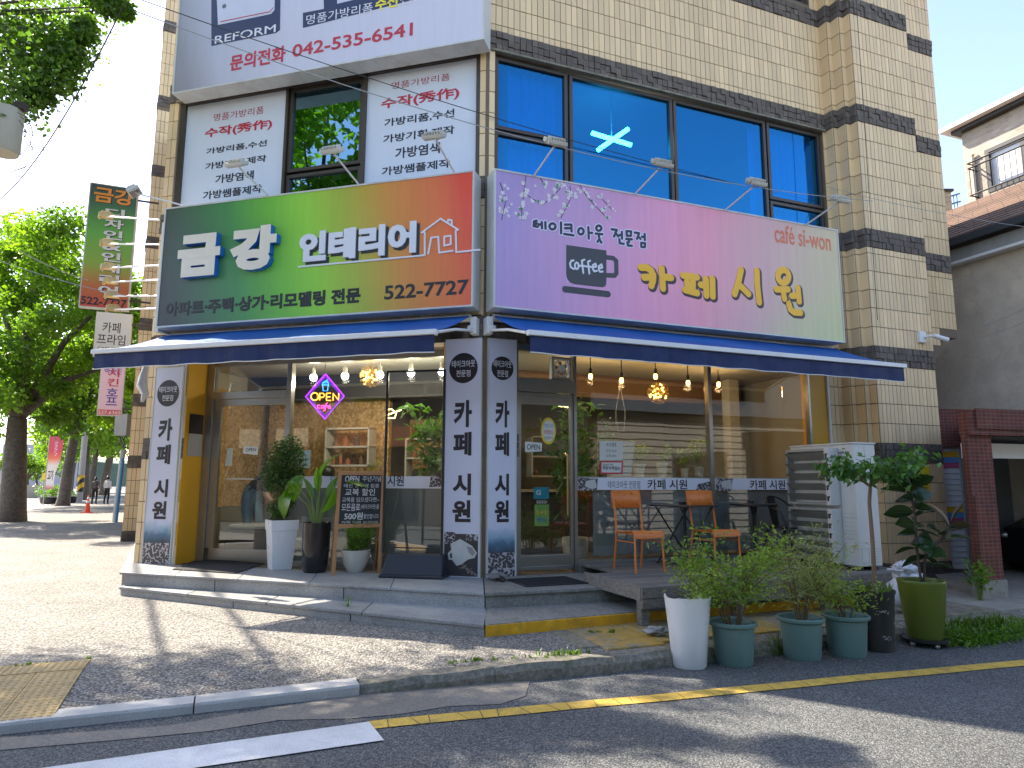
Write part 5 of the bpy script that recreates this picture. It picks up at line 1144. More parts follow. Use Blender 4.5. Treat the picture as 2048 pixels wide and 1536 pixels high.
def shrub(t, h, r, nst, nleaf, m, z0, L=(.03, .06), Wd=(.008, .016), lean=(0, 0), spread=.06, stemm=None, arch=.25, clump=.07, name='foliage', bare=.35):
    mb = MB(); mb.smooth = True; cs = []
    for i in range(nst):
        a = rnd.uniform(0, 2*PI); b0 = (spread*math.cos(a)*rnd.random(), spread*math.sin(a)*rnd.random(), z0-.02)
        q = rnd.uniform(.45, 1.0)*r; e = (b0[0]+q*math.cos(a)+lean[0]*h, b0[1]+q*math.sin(a)+lean[1]*h, z0+h*rnd.uniform(.5, 1.0))
        m1 = (b0[0]+(e[0]-b0[0])*arch, b0[1]+(e[1]-b0[1])*arch, z0+(e[2]-z0)*.5)
        mb.tube([b0, m1, e], [.007, .005, .002], 5)
        for k in range(7):
            f = bare+(1-bare)*(k+rnd.random())/7
            p = [b0[j]*(1-f)**2+2*m1[j]*f*(1-f)+e[j]*f*f for j in range(3)]; aa = rnd.uniform(0, 2*PI); q2 = r*rnd.uniform(.08, .35)
            e2 = (p[0]+q2*math.cos(aa), p[1]+q2*math.sin(aa), p[2]+rnd.uniform(-.02, .10)); mb.tube([p, e2], [.003, .0015], 4, cap=False); cs.append(e2)
    obj('stems', mb, stemm or M_stem, t, world=False)
    cs = np.array(cs); idx = nrg.integers(0, len(cs), nleaf); C = cs[idx]+nrg.normal(size=(nleaf, 3))*clump*np.array([1, 1, .6])
    D = rdir(nleaf, .15, .6); V, Fq = leaf_arrays(C, D, rdir(nleaf, 1.2), nrg.uniform(*L, nleaf), nrg.uniform(*Wd, nleaf), droop=.15)
    cr = nrg.random(len(cs)); me = quads_mesh('foliage', V, Fq, m, np.repeat(cr[idx]*.6+nrg.random(nleaf)*.4, 2)); obj(name, me, None, t, world=False, kind='stuff')
M_teal = mk('teal_plastic', (.13, .225, .215), .5, .1, 4, dirt=.35, dcol=(.10, .10, .08))
TP = [(.10, 0), (.150, .0), (.158, .02), (.178, .30), (.190, .305), (.205, .315), (.207, .335), (.198, .345), (.182, .335), (.172, .29)]
for (x, y, lab, args) in ((1478, 1334, 'teal plastic pot next to the tall white pot, with the widest spreading shrub', dict(h=.82, r=.56, nst=15, nleaf=2700, L=(.035, .07), Wd=(.014, .026))),
                          (1617, 1322, 'teal plastic pot in the middle of three, with thin feathery bush', dict(h=.85, r=.42, nst=13, nleaf=2000, L=(.04, .085), Wd=(.007, .013))),
                          (1709, 1316, 'teal plastic pot touching the black pot, with small dark bush', dict(h=.60, r=.34, nst=9, nleaf=950, L=(.03, .06), Wd=(.013, .024)))):
    p = gz(x, y, ZR); t = pot('planter', lab, 'plant pot', (p[0], p[1]+.12, ZR), TP, M_teal, 'teal pots on the road edge', soil=(.175, .27)); t.scale = (1.0, 1.0, 1.03); t.rotation_euler = (0, 0, rnd.random()*6)
    if '1617' == str(x): shrub(t, m=leafmat('feathery_leaf', (.11, .14, .04), (.36, .38, .15), .38), z0=.27, **args)
    else: shrub(t, m=M_lf_n, z0=.27, lean=(0, 0), **args)
# a fourth loose bush behind: shoots that rise between the pots
# tall white broken pot
p = gz(1384, 1337, ZR); t = thing('broken_white_pot', 'tall empty white plastic pot with a broken rim on the road', 'plant pot', (p[0], p[1]+.08, ZR))
mb = MB(); mb.smooth = True; K = 40; prof = [(.135, 0), (.142, .01), (.165, .28), (.190, .52)]
rings = [mb.add([(r*math.cos(2*PI*j/K), r*math.sin(2*PI*j/K), z) for j in range(K)]) for r, z in prof]
def top(j):
    a = math.degrees(2*PI*j/K) % 360   # 270 faces the street
    h = .575+.004*math.sin(a*.052); d = abs((a-95+180) % 360-180)
    if d < 62: h -= .085*(1-(d/62)**2)*(.85+.3*math.sin(a*.11)) 
    if abs((a-178+180) % 360-180) < 7: h += .02
    return h
rt = mb.add([(.198*math.cos(2*PI*j/K), .198*math.sin(2*PI*j/K), top(j)) for j in range(K)]); ri = mb.add([(.186*math.cos(2*PI*j/K), .186*math.sin(2*PI*j/K), top(j)-.003) for j in range(K)]); rb = mb.add([(.13*math.cos(2*PI*j/K), .13*math.sin(2*PI*j/K), .03) for j in range(K)])
seq = rings+[rt, ri, rb]
for s0, s1 in zip(seq, seq[1:]):
    for j in range(K): mb.face((s0+j, s0+(j+1) % K, s1+(j+1) % K, s1+j), .5)
mb.face([rb+j for j in range(K)], .5); obj('pot', mb, mk('glossy_white_plastic', (.72, .73, .74), .3, .02, 2, dirt=.12, dcol=(.3, .3, .28)), t, world=False)
# black printed pot with the small tree
p = gz(1771, 1306, ZR); t = pot('black_tree_pot', 'black pot with silver flower prints holding a thin umbrella shaped tree', 'potted tree', (p[0], p[1]+.14, ZR), [(.12, 0), (.145, 0), (.175, .50), (.185, .52), (.187, .545), (.172, .54), (.16, .48)], mk('scuffed_black_plastic', (.022, .022, .022), .45, .4, 12, dirt=.3, dcol=(.12, .11, .10)), soil=(.168, .48))
mb = MB()
for (aa, zz, s_) in ((-95, .36, .045), (-80, .13, .045), (-150, .23, .03), (-40, .25, .04)):
    for i in range(16):
        ph = rnd.random()*6; r0 = s_*rnd.uniform(.2, 1); aa2 = math.radians(aa)+r0*math.cos(ph)/.165*1.2; z = zz+r0*math.sin(ph)*.6; rad = .146+.03*z/.5*1.15+.004
        c = Vector((rad*math.cos(aa2), rad*math.sin(aa2), z)); tv = Vector((-math.sin(aa2), math.cos(aa2), 0)); q = .006
        mb.poly([tuple(c+tv*q+Vector((0, 0, 0))), tuple(c+Vector((0, 0, q*1.4))), tuple(c-tv*q), tuple(c-Vector((0, 0, q*.5)))], .5)
obj('flower_print', mb, mk('silver_print', (.35, .35, .34), .4), t, world=False, kind='stuff')
mb = MB(); mb.smooth = True; tr_ = [(0, 0, .48), (.02, .0, .75), (.03, .01, 1.0), (.02, 0, 1.35), (.04, 0, 1.50)]; mb.tube(tr_, [.022, .021, .019, .017, .016], 9)
brs = []
for i in range(11):
    a = i*2.4; L_ = rnd.uniform(.30, .54); e = (.06+L_*math.cos(a), L_*math.sin(a), 1.52+rnd.uniform(.10, .34)); mm = (.05+L_*.5*math.cos(a), L_*.5*math.sin(a), 1.52+rnd.uniform(.12, .2)); mb.tube([tr_[-1], mm, e], [.009, .006, .003], 6); brs.append((mm, e))
obj('trunk', mb, mk('brown_bark', (.20, .125, .08), .8, .25, 14, bump=.4, bscale=50), t, world=False)
C = []; 
for _ in range(950):
    m_, e = rnd.choice(brs); f = rnd.random(); p_ = [m_[i]+(e[i]-m_[i])*f for i in range(3)]; C.append((p_[0]+rnd.gauss(0, .07)+.03, p_[1]+rnd.gauss(0, .07), p_[2]+rnd.gauss(0, .045)-.02))
C = np.array(C); D = rdir(len(C), -.7, .5); V, Fq = leaf_arrays(C, D, rdir(len(C), 1.5), nrg.uniform(.05, .10, len(C)), nrg.uniform(.03, .055, len(C)), droop=.1)
obj('foliage', quads_mesh('foliage', V, Fq, leafmat('umbrella_tree_leaf', (.02, .07, .016), (.10, .22, .045), .35, .3), np.repeat(nrg.random(len(C)), 2)), None, t, world=False, kind='stuff')
mb = MB(); [blades(mb, .14*math.cos(a), .14*math.sin(a), .48, 6, .12, .03, .012) for a in [i*.5 for i in range(12)]]; obj('ground_cover', mb, M_grass, t, world=False, kind='stuff')
# olive pot with rubber plant on a dolly
p = gz(1868, 1296, ZR); t = pot('olive_pot', 'tall olive green pot on a wheeled dolly with a dark rubber plant', 'potted plant', (p[0], p[1]+.12, ZR), [(.10, .07), (.142, .07), (.155, .09), (.212, .58), (.217, .60), (.212, .612), (.196, .605), (.19, .55)], mk('olive_plastic', (.115, .15, .018), .35, .05, 2, dirt=.15), soil=(.195, .55))
mb = MB(); mb.smooth = True; mb.lathe([(.19, .045), (.205, .05), (.205, .068), (.19, .072)], k=28); obj('dolly', mb, M_black, t, world=False)
for i in range(5):
    a = -.3+i*2*PI/5; mb = MB(); mb.ball((.17*math.cos(a), .17*math.sin(a), .024), .024, 10, 6); obj('castor', mb, mk('castor_steel', (.45, .45, .45), .3, metal=.8), t, world=False)
def blade_mesh(name, L, W, m, bend=.25, cup=.12, k=7, tipp=1.0):
    mb = MB(); mb.smooth = True; rows = []
    for i in range(k+1):
        f = i/k; w_ = W*.5*(math.sin(PI*min(1, f*1.0+.02))**.75)*(1-.1*f) if 0 < i < k else .002; y = L*(math.sin(f*bend*2)/(bend*2) if bend else f); z = -L*(1-math.cos(f*bend*2))/(bend*2) if bend else 0
        rows.append([mb.add([(x*w_, y, z+abs(x)*w_*cup*2)]) for x in (-1, -.5, 0, .5, 1)])
    for i in range(k):
        for j in range(4): mb.face((rows[i][j], rows[i][j+1], rows[i+1][j+1], rows[i+1][j]), .5)
    mb.tube([(0, -.002, -.003)]+[(0, L*math.sin(i/k*bend*2)/(bend*2), -L*(1-math.cos(i/k*bend*2))/(bend*2)-.003) for i in range(1, k)], [.004]*(k-1)+[.0015], 5)
    return mb.mesh(name, m, True)
M_rub = leafmat('rubber_leaf', (.014, .032, .014), (.045, .085, .030), .12, .18); M_rubr = leafmat('rubber_leaf_bronze', (.03, .022, .012), (.06, .05, .02), .15, .2)
lm1 = blade_mesh('leaf', .26, .15, M_rub); lm2 = blade_mesh('leaf', .26, .15, M_rubr)
def orient(c, d, roll=0.0):
    d = Vector(d).normalized(); q = d.to_track_quat('Y', 'Z'); return Matrix.Translation(c) @ q.to_matrix().to_4x4() @ Matrix.Rotation(roll, 4, 'Y')
stm = [[(0, 0, .55), (-.02, 0, .9), (0, .02, 1.2), (-.03, .0, 1.45), (-.01, 0, 1.55)], [(.02, 0, .55), (.06, 0, .85), (.22, -.05, 1.02), (.30, -.06, 1.15)]]
mb = MB(); mb.smooth = True
for s_ in stm: mb.tube(s_, [.013]*(len(s_)-1)+[.006], 7)
obj('stems', mb, mk('dark_stem', (.07, .045, .035), .6), t, world=False)
for s_, nl, sc0 in ((stm[0], 22, 1.0), (stm[1], 11, 1.1)):
    for i in range(nl):
        f = .22+.78*i/(nl-1); k = f*(len(s_)-1); j = min(len(s_)-2, int(k)); u = k-j; c = [s_[j][q]+(s_[j+1][q]-s_[j][q])*u for q in range(3)]
        a = i*2.39+rnd.uniform(-.3, .3); up = -.25+f*.9+rnd.uniform(-.25, .25)
        if i > nl-3: up = 2.0
        o = shared('leaf', lm2 if (i > nl-4) else lm1, orient(c, (math.cos(a), math.sin(a)*.7, up), rnd.uniform(-1.1, 1.1)) @ Matrix.Diagonal((rnd.uniform(.85, 1.2)*sc0, rnd.uniform(.75, 1.1)*sc0, 1, 1)), t)
# white sack behind the olive pot, stone on the ledge
def blob(name, c, r, sc, m, amp, fr, k=28, mm=16, world=True, seed=0):
    mb = MB(); mb.smooth = True; mb.ball((0, 0, 0), 1, k, mm); from mathutils import noise as mn
    vs = []
    for v in mb.v:
        v = Vector(v); d = 1+amp*mn.noise(v*fr+Vector((seed, 0, 0)))+amp*.5*mn.noise(v*fr*2.3+Vector((0, seed, 0))); vs.append((c[0]+v.x*d*r*sc[0], c[1]+v.y*d*r*sc[1], c[2]+v.z*d*r*sc[2]))
    mb.v = vs; return mb
p = gz(1818, 1225, .112); sk = blob('sack', (p[0], p[1], .35), .2, (.85, .75, 1.25), None, .45, 1.7, seed=4); M_sack = mk('white_plastic_sack', (.62, .63, .68), .35, .1, 8, bump=.6, bscale=14, dirt=.3)
t = thing('plastic_sack', 'crumpled white plastic sack leaning behind the olive pot', 'sack', (p[0], p[1], .112)); obj('bag', sk, M_sack, t, sharp=False)
mb = blob('s', (p[0]-.03, p[1]-.03, .58), .10, (1.2, .8, .6), None, .7, 2.4, seed=9); obj('knot', mb, M_sack, t, sharp=False)
p = gz(1312, 1268, .125); t = obj('rock', blob('rock', (p[0], p[1], .155), .085, (1.15, .9, .5), None, .5, 1.6, seed=2), M_granite, None, sharp=False); tag(t, 'flat speckled rock on the yellow stained ledge beside the deck post', 'rock')
# ================================================================== OBJECTS ON THE ENTRANCE PLATFORM
def plat(x, y): return gz(x, y, ZP)
# square white planter with twisted ficus
p = plat(553, 1140); t = thing('square_planter', 'tall tapered square white planter with a dense dark green topiary', 'potted plant', (p[0], p[1]+.12, ZP), math.radians(32))
def sq(mb, s0, s1, z0, z1): mb.hexa([(-s0, -s0, z0), (s0, -s0, z0), (s0, s0, z0), (-s0, s0, z0), (-s1, -s1, z1), (s1, -s1, z1), (s1, s1, z1), (-s1, s1, z1)])
mb = MB(); sq(mb, .125, .165, 0, .50); sq(mb, .172, .180, .50, .635); obj('pot', mb, MATS['glossy_white_plastic'], t, world=False, bevel=.006)
mb = MB(); sq(mb, .16, .16, .62, .642); obj('soil', mb, M_soil, t, world=False)
mb = MB(); mb.smooth = True; mb.tube([(0, 0, .6), (.02, .01, .8), (-.02, 0, 1.0), (.01, 0, 1.2)], [.03, .024, .022, .018], 8); obj('trunk', mb, MATS['brown_bark'], t, world=False)
def tuft(cs, n, L, W, m, t, name='foliage', dr=-.5):
    ws = np.array([c[3]**2 for c in cs]); ws /= ws.sum(); idx = nrg.choice(len(cs), n, p=ws); cs = np.array(cs)
    d = rdir(n); rad = nrg.random(n)**.45; C = cs[idx, :3]+d*(rad*cs[idx, 3])[:, None]*np.array([1, 1, 1.0]); D = d*.7+rdir(n, dr)*.8
    V, Fq = leaf_arrays(C, D, rdir(n, 1.0), nrg.uniform(*L, n), nrg.uniform(*W, n), droop=.15); obj(name, quads_mesh('foliage', V, Fq, m, np.repeat(nrg.random(n), 2)), None, t, world=False, kind='stuff')
tuft([(0, 0, 1.42, .27), (-.05, 0, 1.22, .24), (.04, 0, 1.58, .17), (-.12, -.02, 1.12, .13), (.10, 0, 1.30, .18)], 3800, (.035, .065), (.015, .025), M_lf_d, t)
tuft([(.0, 0, .85, .15), (-.08, -.03, .78, .12), (.07, 0, .93, .10)], 900, (.035, .06), (.015, .025), M_lf_d, t)
# black round planter with broad leaves
p = plat(623, 1147); t = pot('black_planter', 'glossy black cylindrical planter with broad bright green paddle leaves', 'potted plant', (p[0], p[1]+.14, ZP), [(.10, 0), (.135, 0), (.15, .02), (.172, .30), (.176, .60), (.178, .62), (.168, .62), (.16, .55)], mk('glossy_black', (.02, .018, .018), .15, .1), soil=(.165, .57))
M_pad = leafmat('paddle_leaf', (.05, .13, .012), (.13, .26, .03), .42, .3); lp1 = blade_mesh('leaf', .42, .25, M_pad, bend=.55, cup=.10, k=10); lp2 = blade_mesh('leaf', .34, .11, M_pad, bend=.2, cup=.35, k=8)
mbs = MB(); mbs.smooth = True
for (dx_, dz_, rx, dire, me_, s_) in ((-.36, .42, 0, (-.75, -.3, -1.1), lp1, 1.0), (-.24, .62, 0, (-.5, -.5, -1.0), lp1, .9), (.05, .60, .0, (.25, -.25, 1.0), lp1, 1.05), (.20, .50, .0, (.35, -.5, -1.0), lp1, 1.0), (.30, .58, 0, (1.0, -.2, .1), lp1, 1.0), (-.02, .40, .0, (-.05, -.1, 1.2), lp2, 1.0), (-.10, .28, 0, (-.3, 0, 1.2), lp2, 1.0), (.12, .30, 0, (.3, .1, 1.1), lp2, 1.0), (.24, .28, 0, (.9, .3, .5), lp2, .9), (-.30, .52, .2, (-1, .3, -.3), lp1, .8)):
    e = (dx_, rnd.uniform(-.08, .08), .60+dz_); mbs.tube([(dx_*.12, 0, .56), (dx_*.35, 0, .60+dz_*.55), e], [.011, .008, .005], 7); shared('leaf', me_, orient(e, dire, rnd.choice((-1, 1))*rnd.uniform(.5, 1.0)) @ Matrix.Diagonal((s_, s_, 1, 1)), t)
obj('stems', mbs, M_stemg, t, world=False)
# low white bowl with herbs
p = plat(705, 1146); t = pot('white_bowl_pot', 'small round off-white stone pot with bright leafy herbs', 'potted plant', (p[0], p[1]+.14, ZP), [(.07, 0), (.10, 0), (.15, .10), (.185, .26), (.188, .275), (.176, .275), (.165, .22)], mk('off_white_stone', (.56, .53, .46), .7, .15, 12, bump=.2), soil=(.172, .24))
shrub(t, h=.40, r=.17, nst=14, nleaf=1300, m=M_lf_b, z0=.23, L=(.03, .05), Wd=(.014, .024), clump=.035, spread=.12, stemm=M_stemg, bare=.15)
# chalkboard easel
p0, p1 = plat(663, 1151), plat(778, 1146); t = thing('chalkboard_easel', 'wooden A-frame chalkboard with handwritten white Korean discount notice', 'chalkboard', (p0[0], p0[1], ZP))
ex = Vector((p1[0]-p0[0], p1[1]-p0[1], 0)); ex.normalize(); ey = Vector((ex.y, -ex.x, 0)); FC = Frame((p0[0], p0[1]), (ex.x, ex.y), (ey.x, ey.y))
M_ply = mk('honey_wood', (.42, .20, .07), .5, .2, 5, bump=.15)
def tilt(mb, a0, a1, n0, n1, z0, z1, lean=.16, shf=.06):
    f = lambda a, n, z: FC.p(a+shf*(z-ZP)/1.3, n-lean*(z-ZP), z); mb.hexa([f(a0, n1, z0), f(a1, n1, z0), f(a1, n0, z0), f(a0, n0, z0), f(a0, n1, z1), f(a1, n1, z1), f(a1, n0, z1), f(a0, n0, z1)]); return mb
zt = 1.64; zbm = .93
obj('frame_rail', tilt(MB(), 0, .045, -.02, 0, ZP, zt), M_ply, t, bevel=.003); obj('frame_rail', tilt(MB(), .56, .605, -.02, 0, ZP, zt), M_ply, t, bevel=.003); obj('frame_rail', tilt(MB(), .045, .56, -.02, 0, zt-.05, zt), M_ply, t, bevel=.003); obj('frame_rail', tilt(MB(), .045, .56, -.02, 0, zbm, zbm+.05), M_ply, t, bevel=.003)
obj('blackboard', tilt(MB(), .045, .56, -.014, -.008, zbm+.05, zt-.05), mk('chalkboard_black', (.022, .025, .024), .7, .5, 9), t)
for a in (.03, .58): mb = MB(); mb.tube([FC.p(a+.05, -.12-.07, zt-.12), FC.p(a, -.42, ZP)], .014, 6); obj('back_leg', mb, M_ply, t)
M_chalk = mk('chalk', (.62, .62, .60), .9, .2, 40)
class TF(Frame): pass
TFc = Frame((p0[0], p0[1]), (ex.x, ex.y), (ey.x, ey.y))
for s_, a0, a1, z0, z1, bo in (('OPEN', .09, .27, 1.50, 1.58, .02), ('주년기념', .31, .55, 1.51, 1.58, .005), ('애쩐 공후에 집중', .08, .53, 1.43, 1.48, 0), ('교복 할인', .10, .48, 1.33, 1.42, .01), ('교복을 입으셨다면~', .07, .54, 1.25, 1.31, 0), ('모든음료', .07, .30, 1.14, 1.23, .01), ('(테이크아웃)를', .31, .54, 1.15, 1.22, 0), ('500원', .11, .34, 1.03, 1.12, .02), ('할인합니다', .35, .54, 1.04, 1.10, 0), ('카페 시원', .08, .32, .985, 1.015, 0), ('042-534-0225', .35, .54, .985, 1.01, 0)):
    TXT.append(dict(s=s_, F=TFc, box=(a0, a1, z0, z1), n=0, m=M_chalk, parent=t, bold=bo, ext=0, sm=None, name='chalk_writing', skew=0, rot=0, mirror=False, lean=(.16, .06, -.0065)))
# black banner stand: weighted base and tall frame
p0, p1 = plat(757, 1156), plat(884, 1160); FSt = Frame((p0[0], p0[1]+.02), (math.cos(math.atan2(p1[1]-p0[1], p1[0]-p0[0])), math.sin(math.atan2(p1[1]-p0[1], p1[0]-p0[0]))), (math.sin(math.atan2(p1[1]-p0[1], p1[0]-p0[0])), -math.cos(math.atan2(p1[1]-p0[1], p1[0]-p0[0]))))
wd = math.dist(p0[:2], p1[:2]); t = thing('banner_stand', 'empty black banner stand with heavy plastic base and tall thin frame', 'display stand', (p0[0]+wd/2, p0[1], ZP))
M_blk = mk('navy_black_plastic', (.022, .024, .034), .5, .2, 6)
mb = MB(); f = FSt.p; mb.box(FSt, -.01, wd+.01, -.36, .01, ZP, ZP+.035)
mb.hexa([f(.01, 0, ZP+.035), f(wd-.01, 0, ZP+.035), f(wd-.02, -.32, ZP+.035), f(.02, -.32, ZP+.035), f(.06, -.12, ZP+.27), f(wd-.04, -.12, ZP+.27), f(wd-.05, -.28, ZP+.27), f(.07, -.28, ZP+.27)]); obj('weighted_base', mb, M_blk, t, bevel=.012)
za = FSt.w(770, 742, -.2)[1]; aa0 = FSt.w(769, 900, -.2)[0]; aa1 = FSt.w(889, 900, -.2)[0]
mb = MB(); mb.box(FSt, aa0, aa0+.03, -.215, -.19, ZP+.27, za); mb.box(FSt, aa1-.03, aa1, -.215, -.19, ZP+.27, za); mb.box(FSt, aa0+.03, aa1-.03, -.215, -.19, za-.025, za); mb.box(FSt, aa0+.03, aa1-.03, -.21, -.195, ZP+.33, ZP+.345); obj('frame', mb, M_black, t, bevel=.003)
# door mats
t = thing('door_mat', 'dark door mat on the platform before the sliding door', 'door mat', (plat(430, 1135)[0], plat(430, 1135)[1], ZP)); M_mat = mk('ribbed_mat', (.03, .03, .032), .9, .3, 60, bump=1., bscale=150)
mb = MB(); mb.prism([(x, y, ZP+.001) for x, y, _ in (plat(345, 1140), plat(470, 1148), plat(530, 1128), plat(400, 1118))], (0, 0, .012)); obj('mat', mb, M_mat, t)
t = thing('door_mat', 'dark ribbed door mat in front of the glass door beside the deck', 'door mat', FR.p(.75, .55, ZP))
mb = MB(); mb.box(FR, .18, .95, .32, .92, ZP+.001, ZP+.012); obj('mat', mb, M_mat, t)
mb = MB()
for i in range(10): mb.box(FR, .21, .92, .35+i*.055, .372+i*.055, ZP+.012, ZP+.018)
obj('rib', mb, M_mat, t, kind='stuff')
# steel cable cover with a pipe end at the foot of the corner banner
q0 = plat(990, 1158); q1 = plat(1022, 1180); t = thing('pipe_cover', 'flat steel plate with an open pipe end on the corner step', 'pipe', (q1[0], q1[1], ZP))
d = Vector((q1[0]-q0[0], q1[1]-q0[1], 0)); d.normalize(); Fp = Frame(q0[:2], (-d.y, d.x), (d.x, d.y))
mb = MB(); mb.hexa([Fp.p(-.11, -.02, ZP+.05), Fp.p(.09, -.02, ZP+.06), Fp.p(.10, .24, ZP+.05), Fp.p(-.08, .24, ZP+.04), Fp.p(-.11, -.02, ZP+.062), Fp.p(.09, -.02, ZP+.072), Fp.p(.10, .24, ZP+.062), Fp.p(-.08, .24, ZP+.052)]); obj('plate', mb, M_stepc, t)
mb = MB(); mb.smooth = True
for r0, r1, ns in ((.032, .032, (-.02, .29)), ): mb.tube([Fp.p(.02, -.02, ZP+.034), Fp.p(.03, .29, ZP+.034)], .032, 14, cap=False); mb.tube([Fp.p(.03, .29, ZP+.034), Fp.p(.02, .0, ZP+.034)], .026, 14, cap=True)
obj('pipe', mb, M_alud, t)
# weeds along joints
mb = MB(); R2 = random.Random(5)
def wline(pts, n, h, z, sp):
    for _ in range(n):
        k = rnd.randrange(len(pts)-1); u = rnd.random(); x = pts[k][0]+(pts[k+1][0]-pts[k][0])*u; y = pts[k][1]+(pts[k+1][1]-pts[k][1])*u; blades(mb, x, y, z, rnd.randint(4, 9), h*rnd.uniform(.4, 1.2), sp)
wline([g2(1060, 1310, .1), g2(1180, 1305, .1)], 14, .045, .10, .03); wline([g2(980, 1318, .09), g2(1100, 1312, .1)], 7, .025, .09, .03)
wline([g2(900, 1325, .09), g2(965, 1315, .1)], 9, .02, .09, .02); wline([g2(1180, 1262, .12), g2(1240, 1262, .12)], 8, .03, .11, .02)
wline([g2(0, 1338, .1), g2(180, 1318, .1)], 14, .035, .095, .01)
wline([g2(1540, 1310, -.03), g2(1560, 1280, .08)], 22, .18, -.03, .04); wline([g2(1380, 1205, .2), g2(1500, 1200, .2)], 14, .08, .20, .02)
obj('weeds', mb, M_grass, None, kind='stuff')
mb = MB(); wline([g2(1905, 1292, -.03), g2(1990, 1282, -.03), g2(2048, 1262, 0)], 90, .08, -.02, .06); wline([g2(1905, 1255, .1), g2(2010, 1250, .1)], 80, .12, .10, .06); obj('grass_verge', mb, M_grass, None, kind='stuff')
n = 2600; L3 = [g2(1900, 1285, .0), g2(1985, 1276, .0), g2(2060, 1255, .02)]; f3 = nrg.random(n)*2; k3 = np.minimum(1, f3.astype(int)); u3 = f3-k3; A3 = np.array(L3); C = np.zeros((n, 3)); C[:, :2] = A3[k3]+(A3[k3+1]-A3[k3])*u3[:, None]+nrg.normal(size=(n, 2))*.075; C[:, 2] = nrg.random(n)**1.6*.17*(.6+.4*np.sin(f3*9))-.01
V, Fq = leaf_arrays(C, rdir(n, .4), rdir(n, 1.0), nrg.uniform(.025, .055, n), nrg.uniform(.012, .028, n)); obj('ground_weeds', quads_mesh('ground_weeds', V, Fq, M_lf_b, np.repeat(nrg.random(n), 2)), None, None, kind='stuff')
p = gz(690, 1236, .1); t = thing('seedling', 'tiny weed seedling growing on the edge of the lower granite step', 'weed', (p[0], p[1]+.02, .10)); shrub(t, .16, .05, 4, 40, M_lf_b, 0.0, clump=.02, stemm=M_stemg, spread=.01)
p = gz(1960, 1200, .11); t = thing('climbing_weed', 'leafy weed at the foot of the brick gate pillar', 'weed', (p[0], p[1], .11)); shrub(t, .42, .13, 8, 260, M_lf_b, 0.0, L=(.03, .06), Wd=(.02, .04), clump=.035, stemm=M_stemg, spread=.04)
mb = MB()
for _ in range(70):
    x, y = rnd.choice(((1040, 1368), (1220, 1352), (1300, 1345), (1450, 1340), (1540, 1330), (1700, 1325))); p = gz(x+rnd.gauss(0, 50), y+rnd.gauss(0, 5), ZR); s_ = rnd.uniform(.006, .02); a = rnd.random()*6
    mb.poly([(p[0]+s_*math.cos(a+o)*g_, p[1]+s_*math.sin(a+o)*g_, ZR+.006+rnd.random()*.008) for o, g_ in ((0, 1), (1.6, .4), (3.14, 1), (4.7, .4))])
obj('leaf_litter', mb, mk('dry_leaf', (.30, .22, .12), .8, .4, 50), None, kind='stuff')
# ================================================================== PEOPLE
def skinned(joints, bones, rad, root):
    names = list(joints); me = bpy.data.meshes.new('b'); me.from_pydata([joints[n] for n in names], [(names.index(a), names.index(b)) for a, b in bones], []); me.update()
    o = bpy.data.objects.new('tmpbody', me); COL.objects.link(o); sk = o.modifiers.new('s', 'SKIN'); sk.use_smooth_shade = True; ss = o.modifiers.new('u', 'SUBSURF'); ss.levels = 2; ss.render_levels = 2
    for i, n in enumerate(names):
        r = rad[n]; r = (r, r) if isinstance(r, (int, float)) else r
        me.skin_vertices[0].data[i].radius = r; me.skin_vertices[0].data[i].use_root = (n == root)
    bpy.context.view_layer.update(); dg = bpy.context.evaluated_depsgraph_get(); out = bpy.data.meshes.new_from_object(o.evaluated_get(dg)); bpy.data.objects.remove(o); return out
def body(t, joints, bones, rad, mats, pick, scale=1.0):
    me = skinned(joints, bones, rad, 'pelvis')
    for m in mats: me.materials.append(m)
    for p in me.polygons: p.material_index = pick(p.center)
    me.polygons.foreach_set('use_smooth', [True]*len(me.polygons)); me.name = 'body'
    return obj('body', me, None, t, world=False, sharp=False)
M_skin = mk('skin', (.42, .25, .17), .5, .05); M_hair = mk('black_hair', (.012, .010, .010), .4, .2, 30); M_trou = mk('black_trousers', (.012, .012, .014), .8, .2); M_shirt = mk('white_shirt', (.60, .58, .57), .8, .06); M_grey = mk('grey_top', (.10, .085, .085), .8, .1); M_jean = mk('blue_denim', (.09, .19, .28), .85, .3, 14, bump=.2); M_navy2 = mk('navy_jumper', (.012, .014, .03), .9, .2)
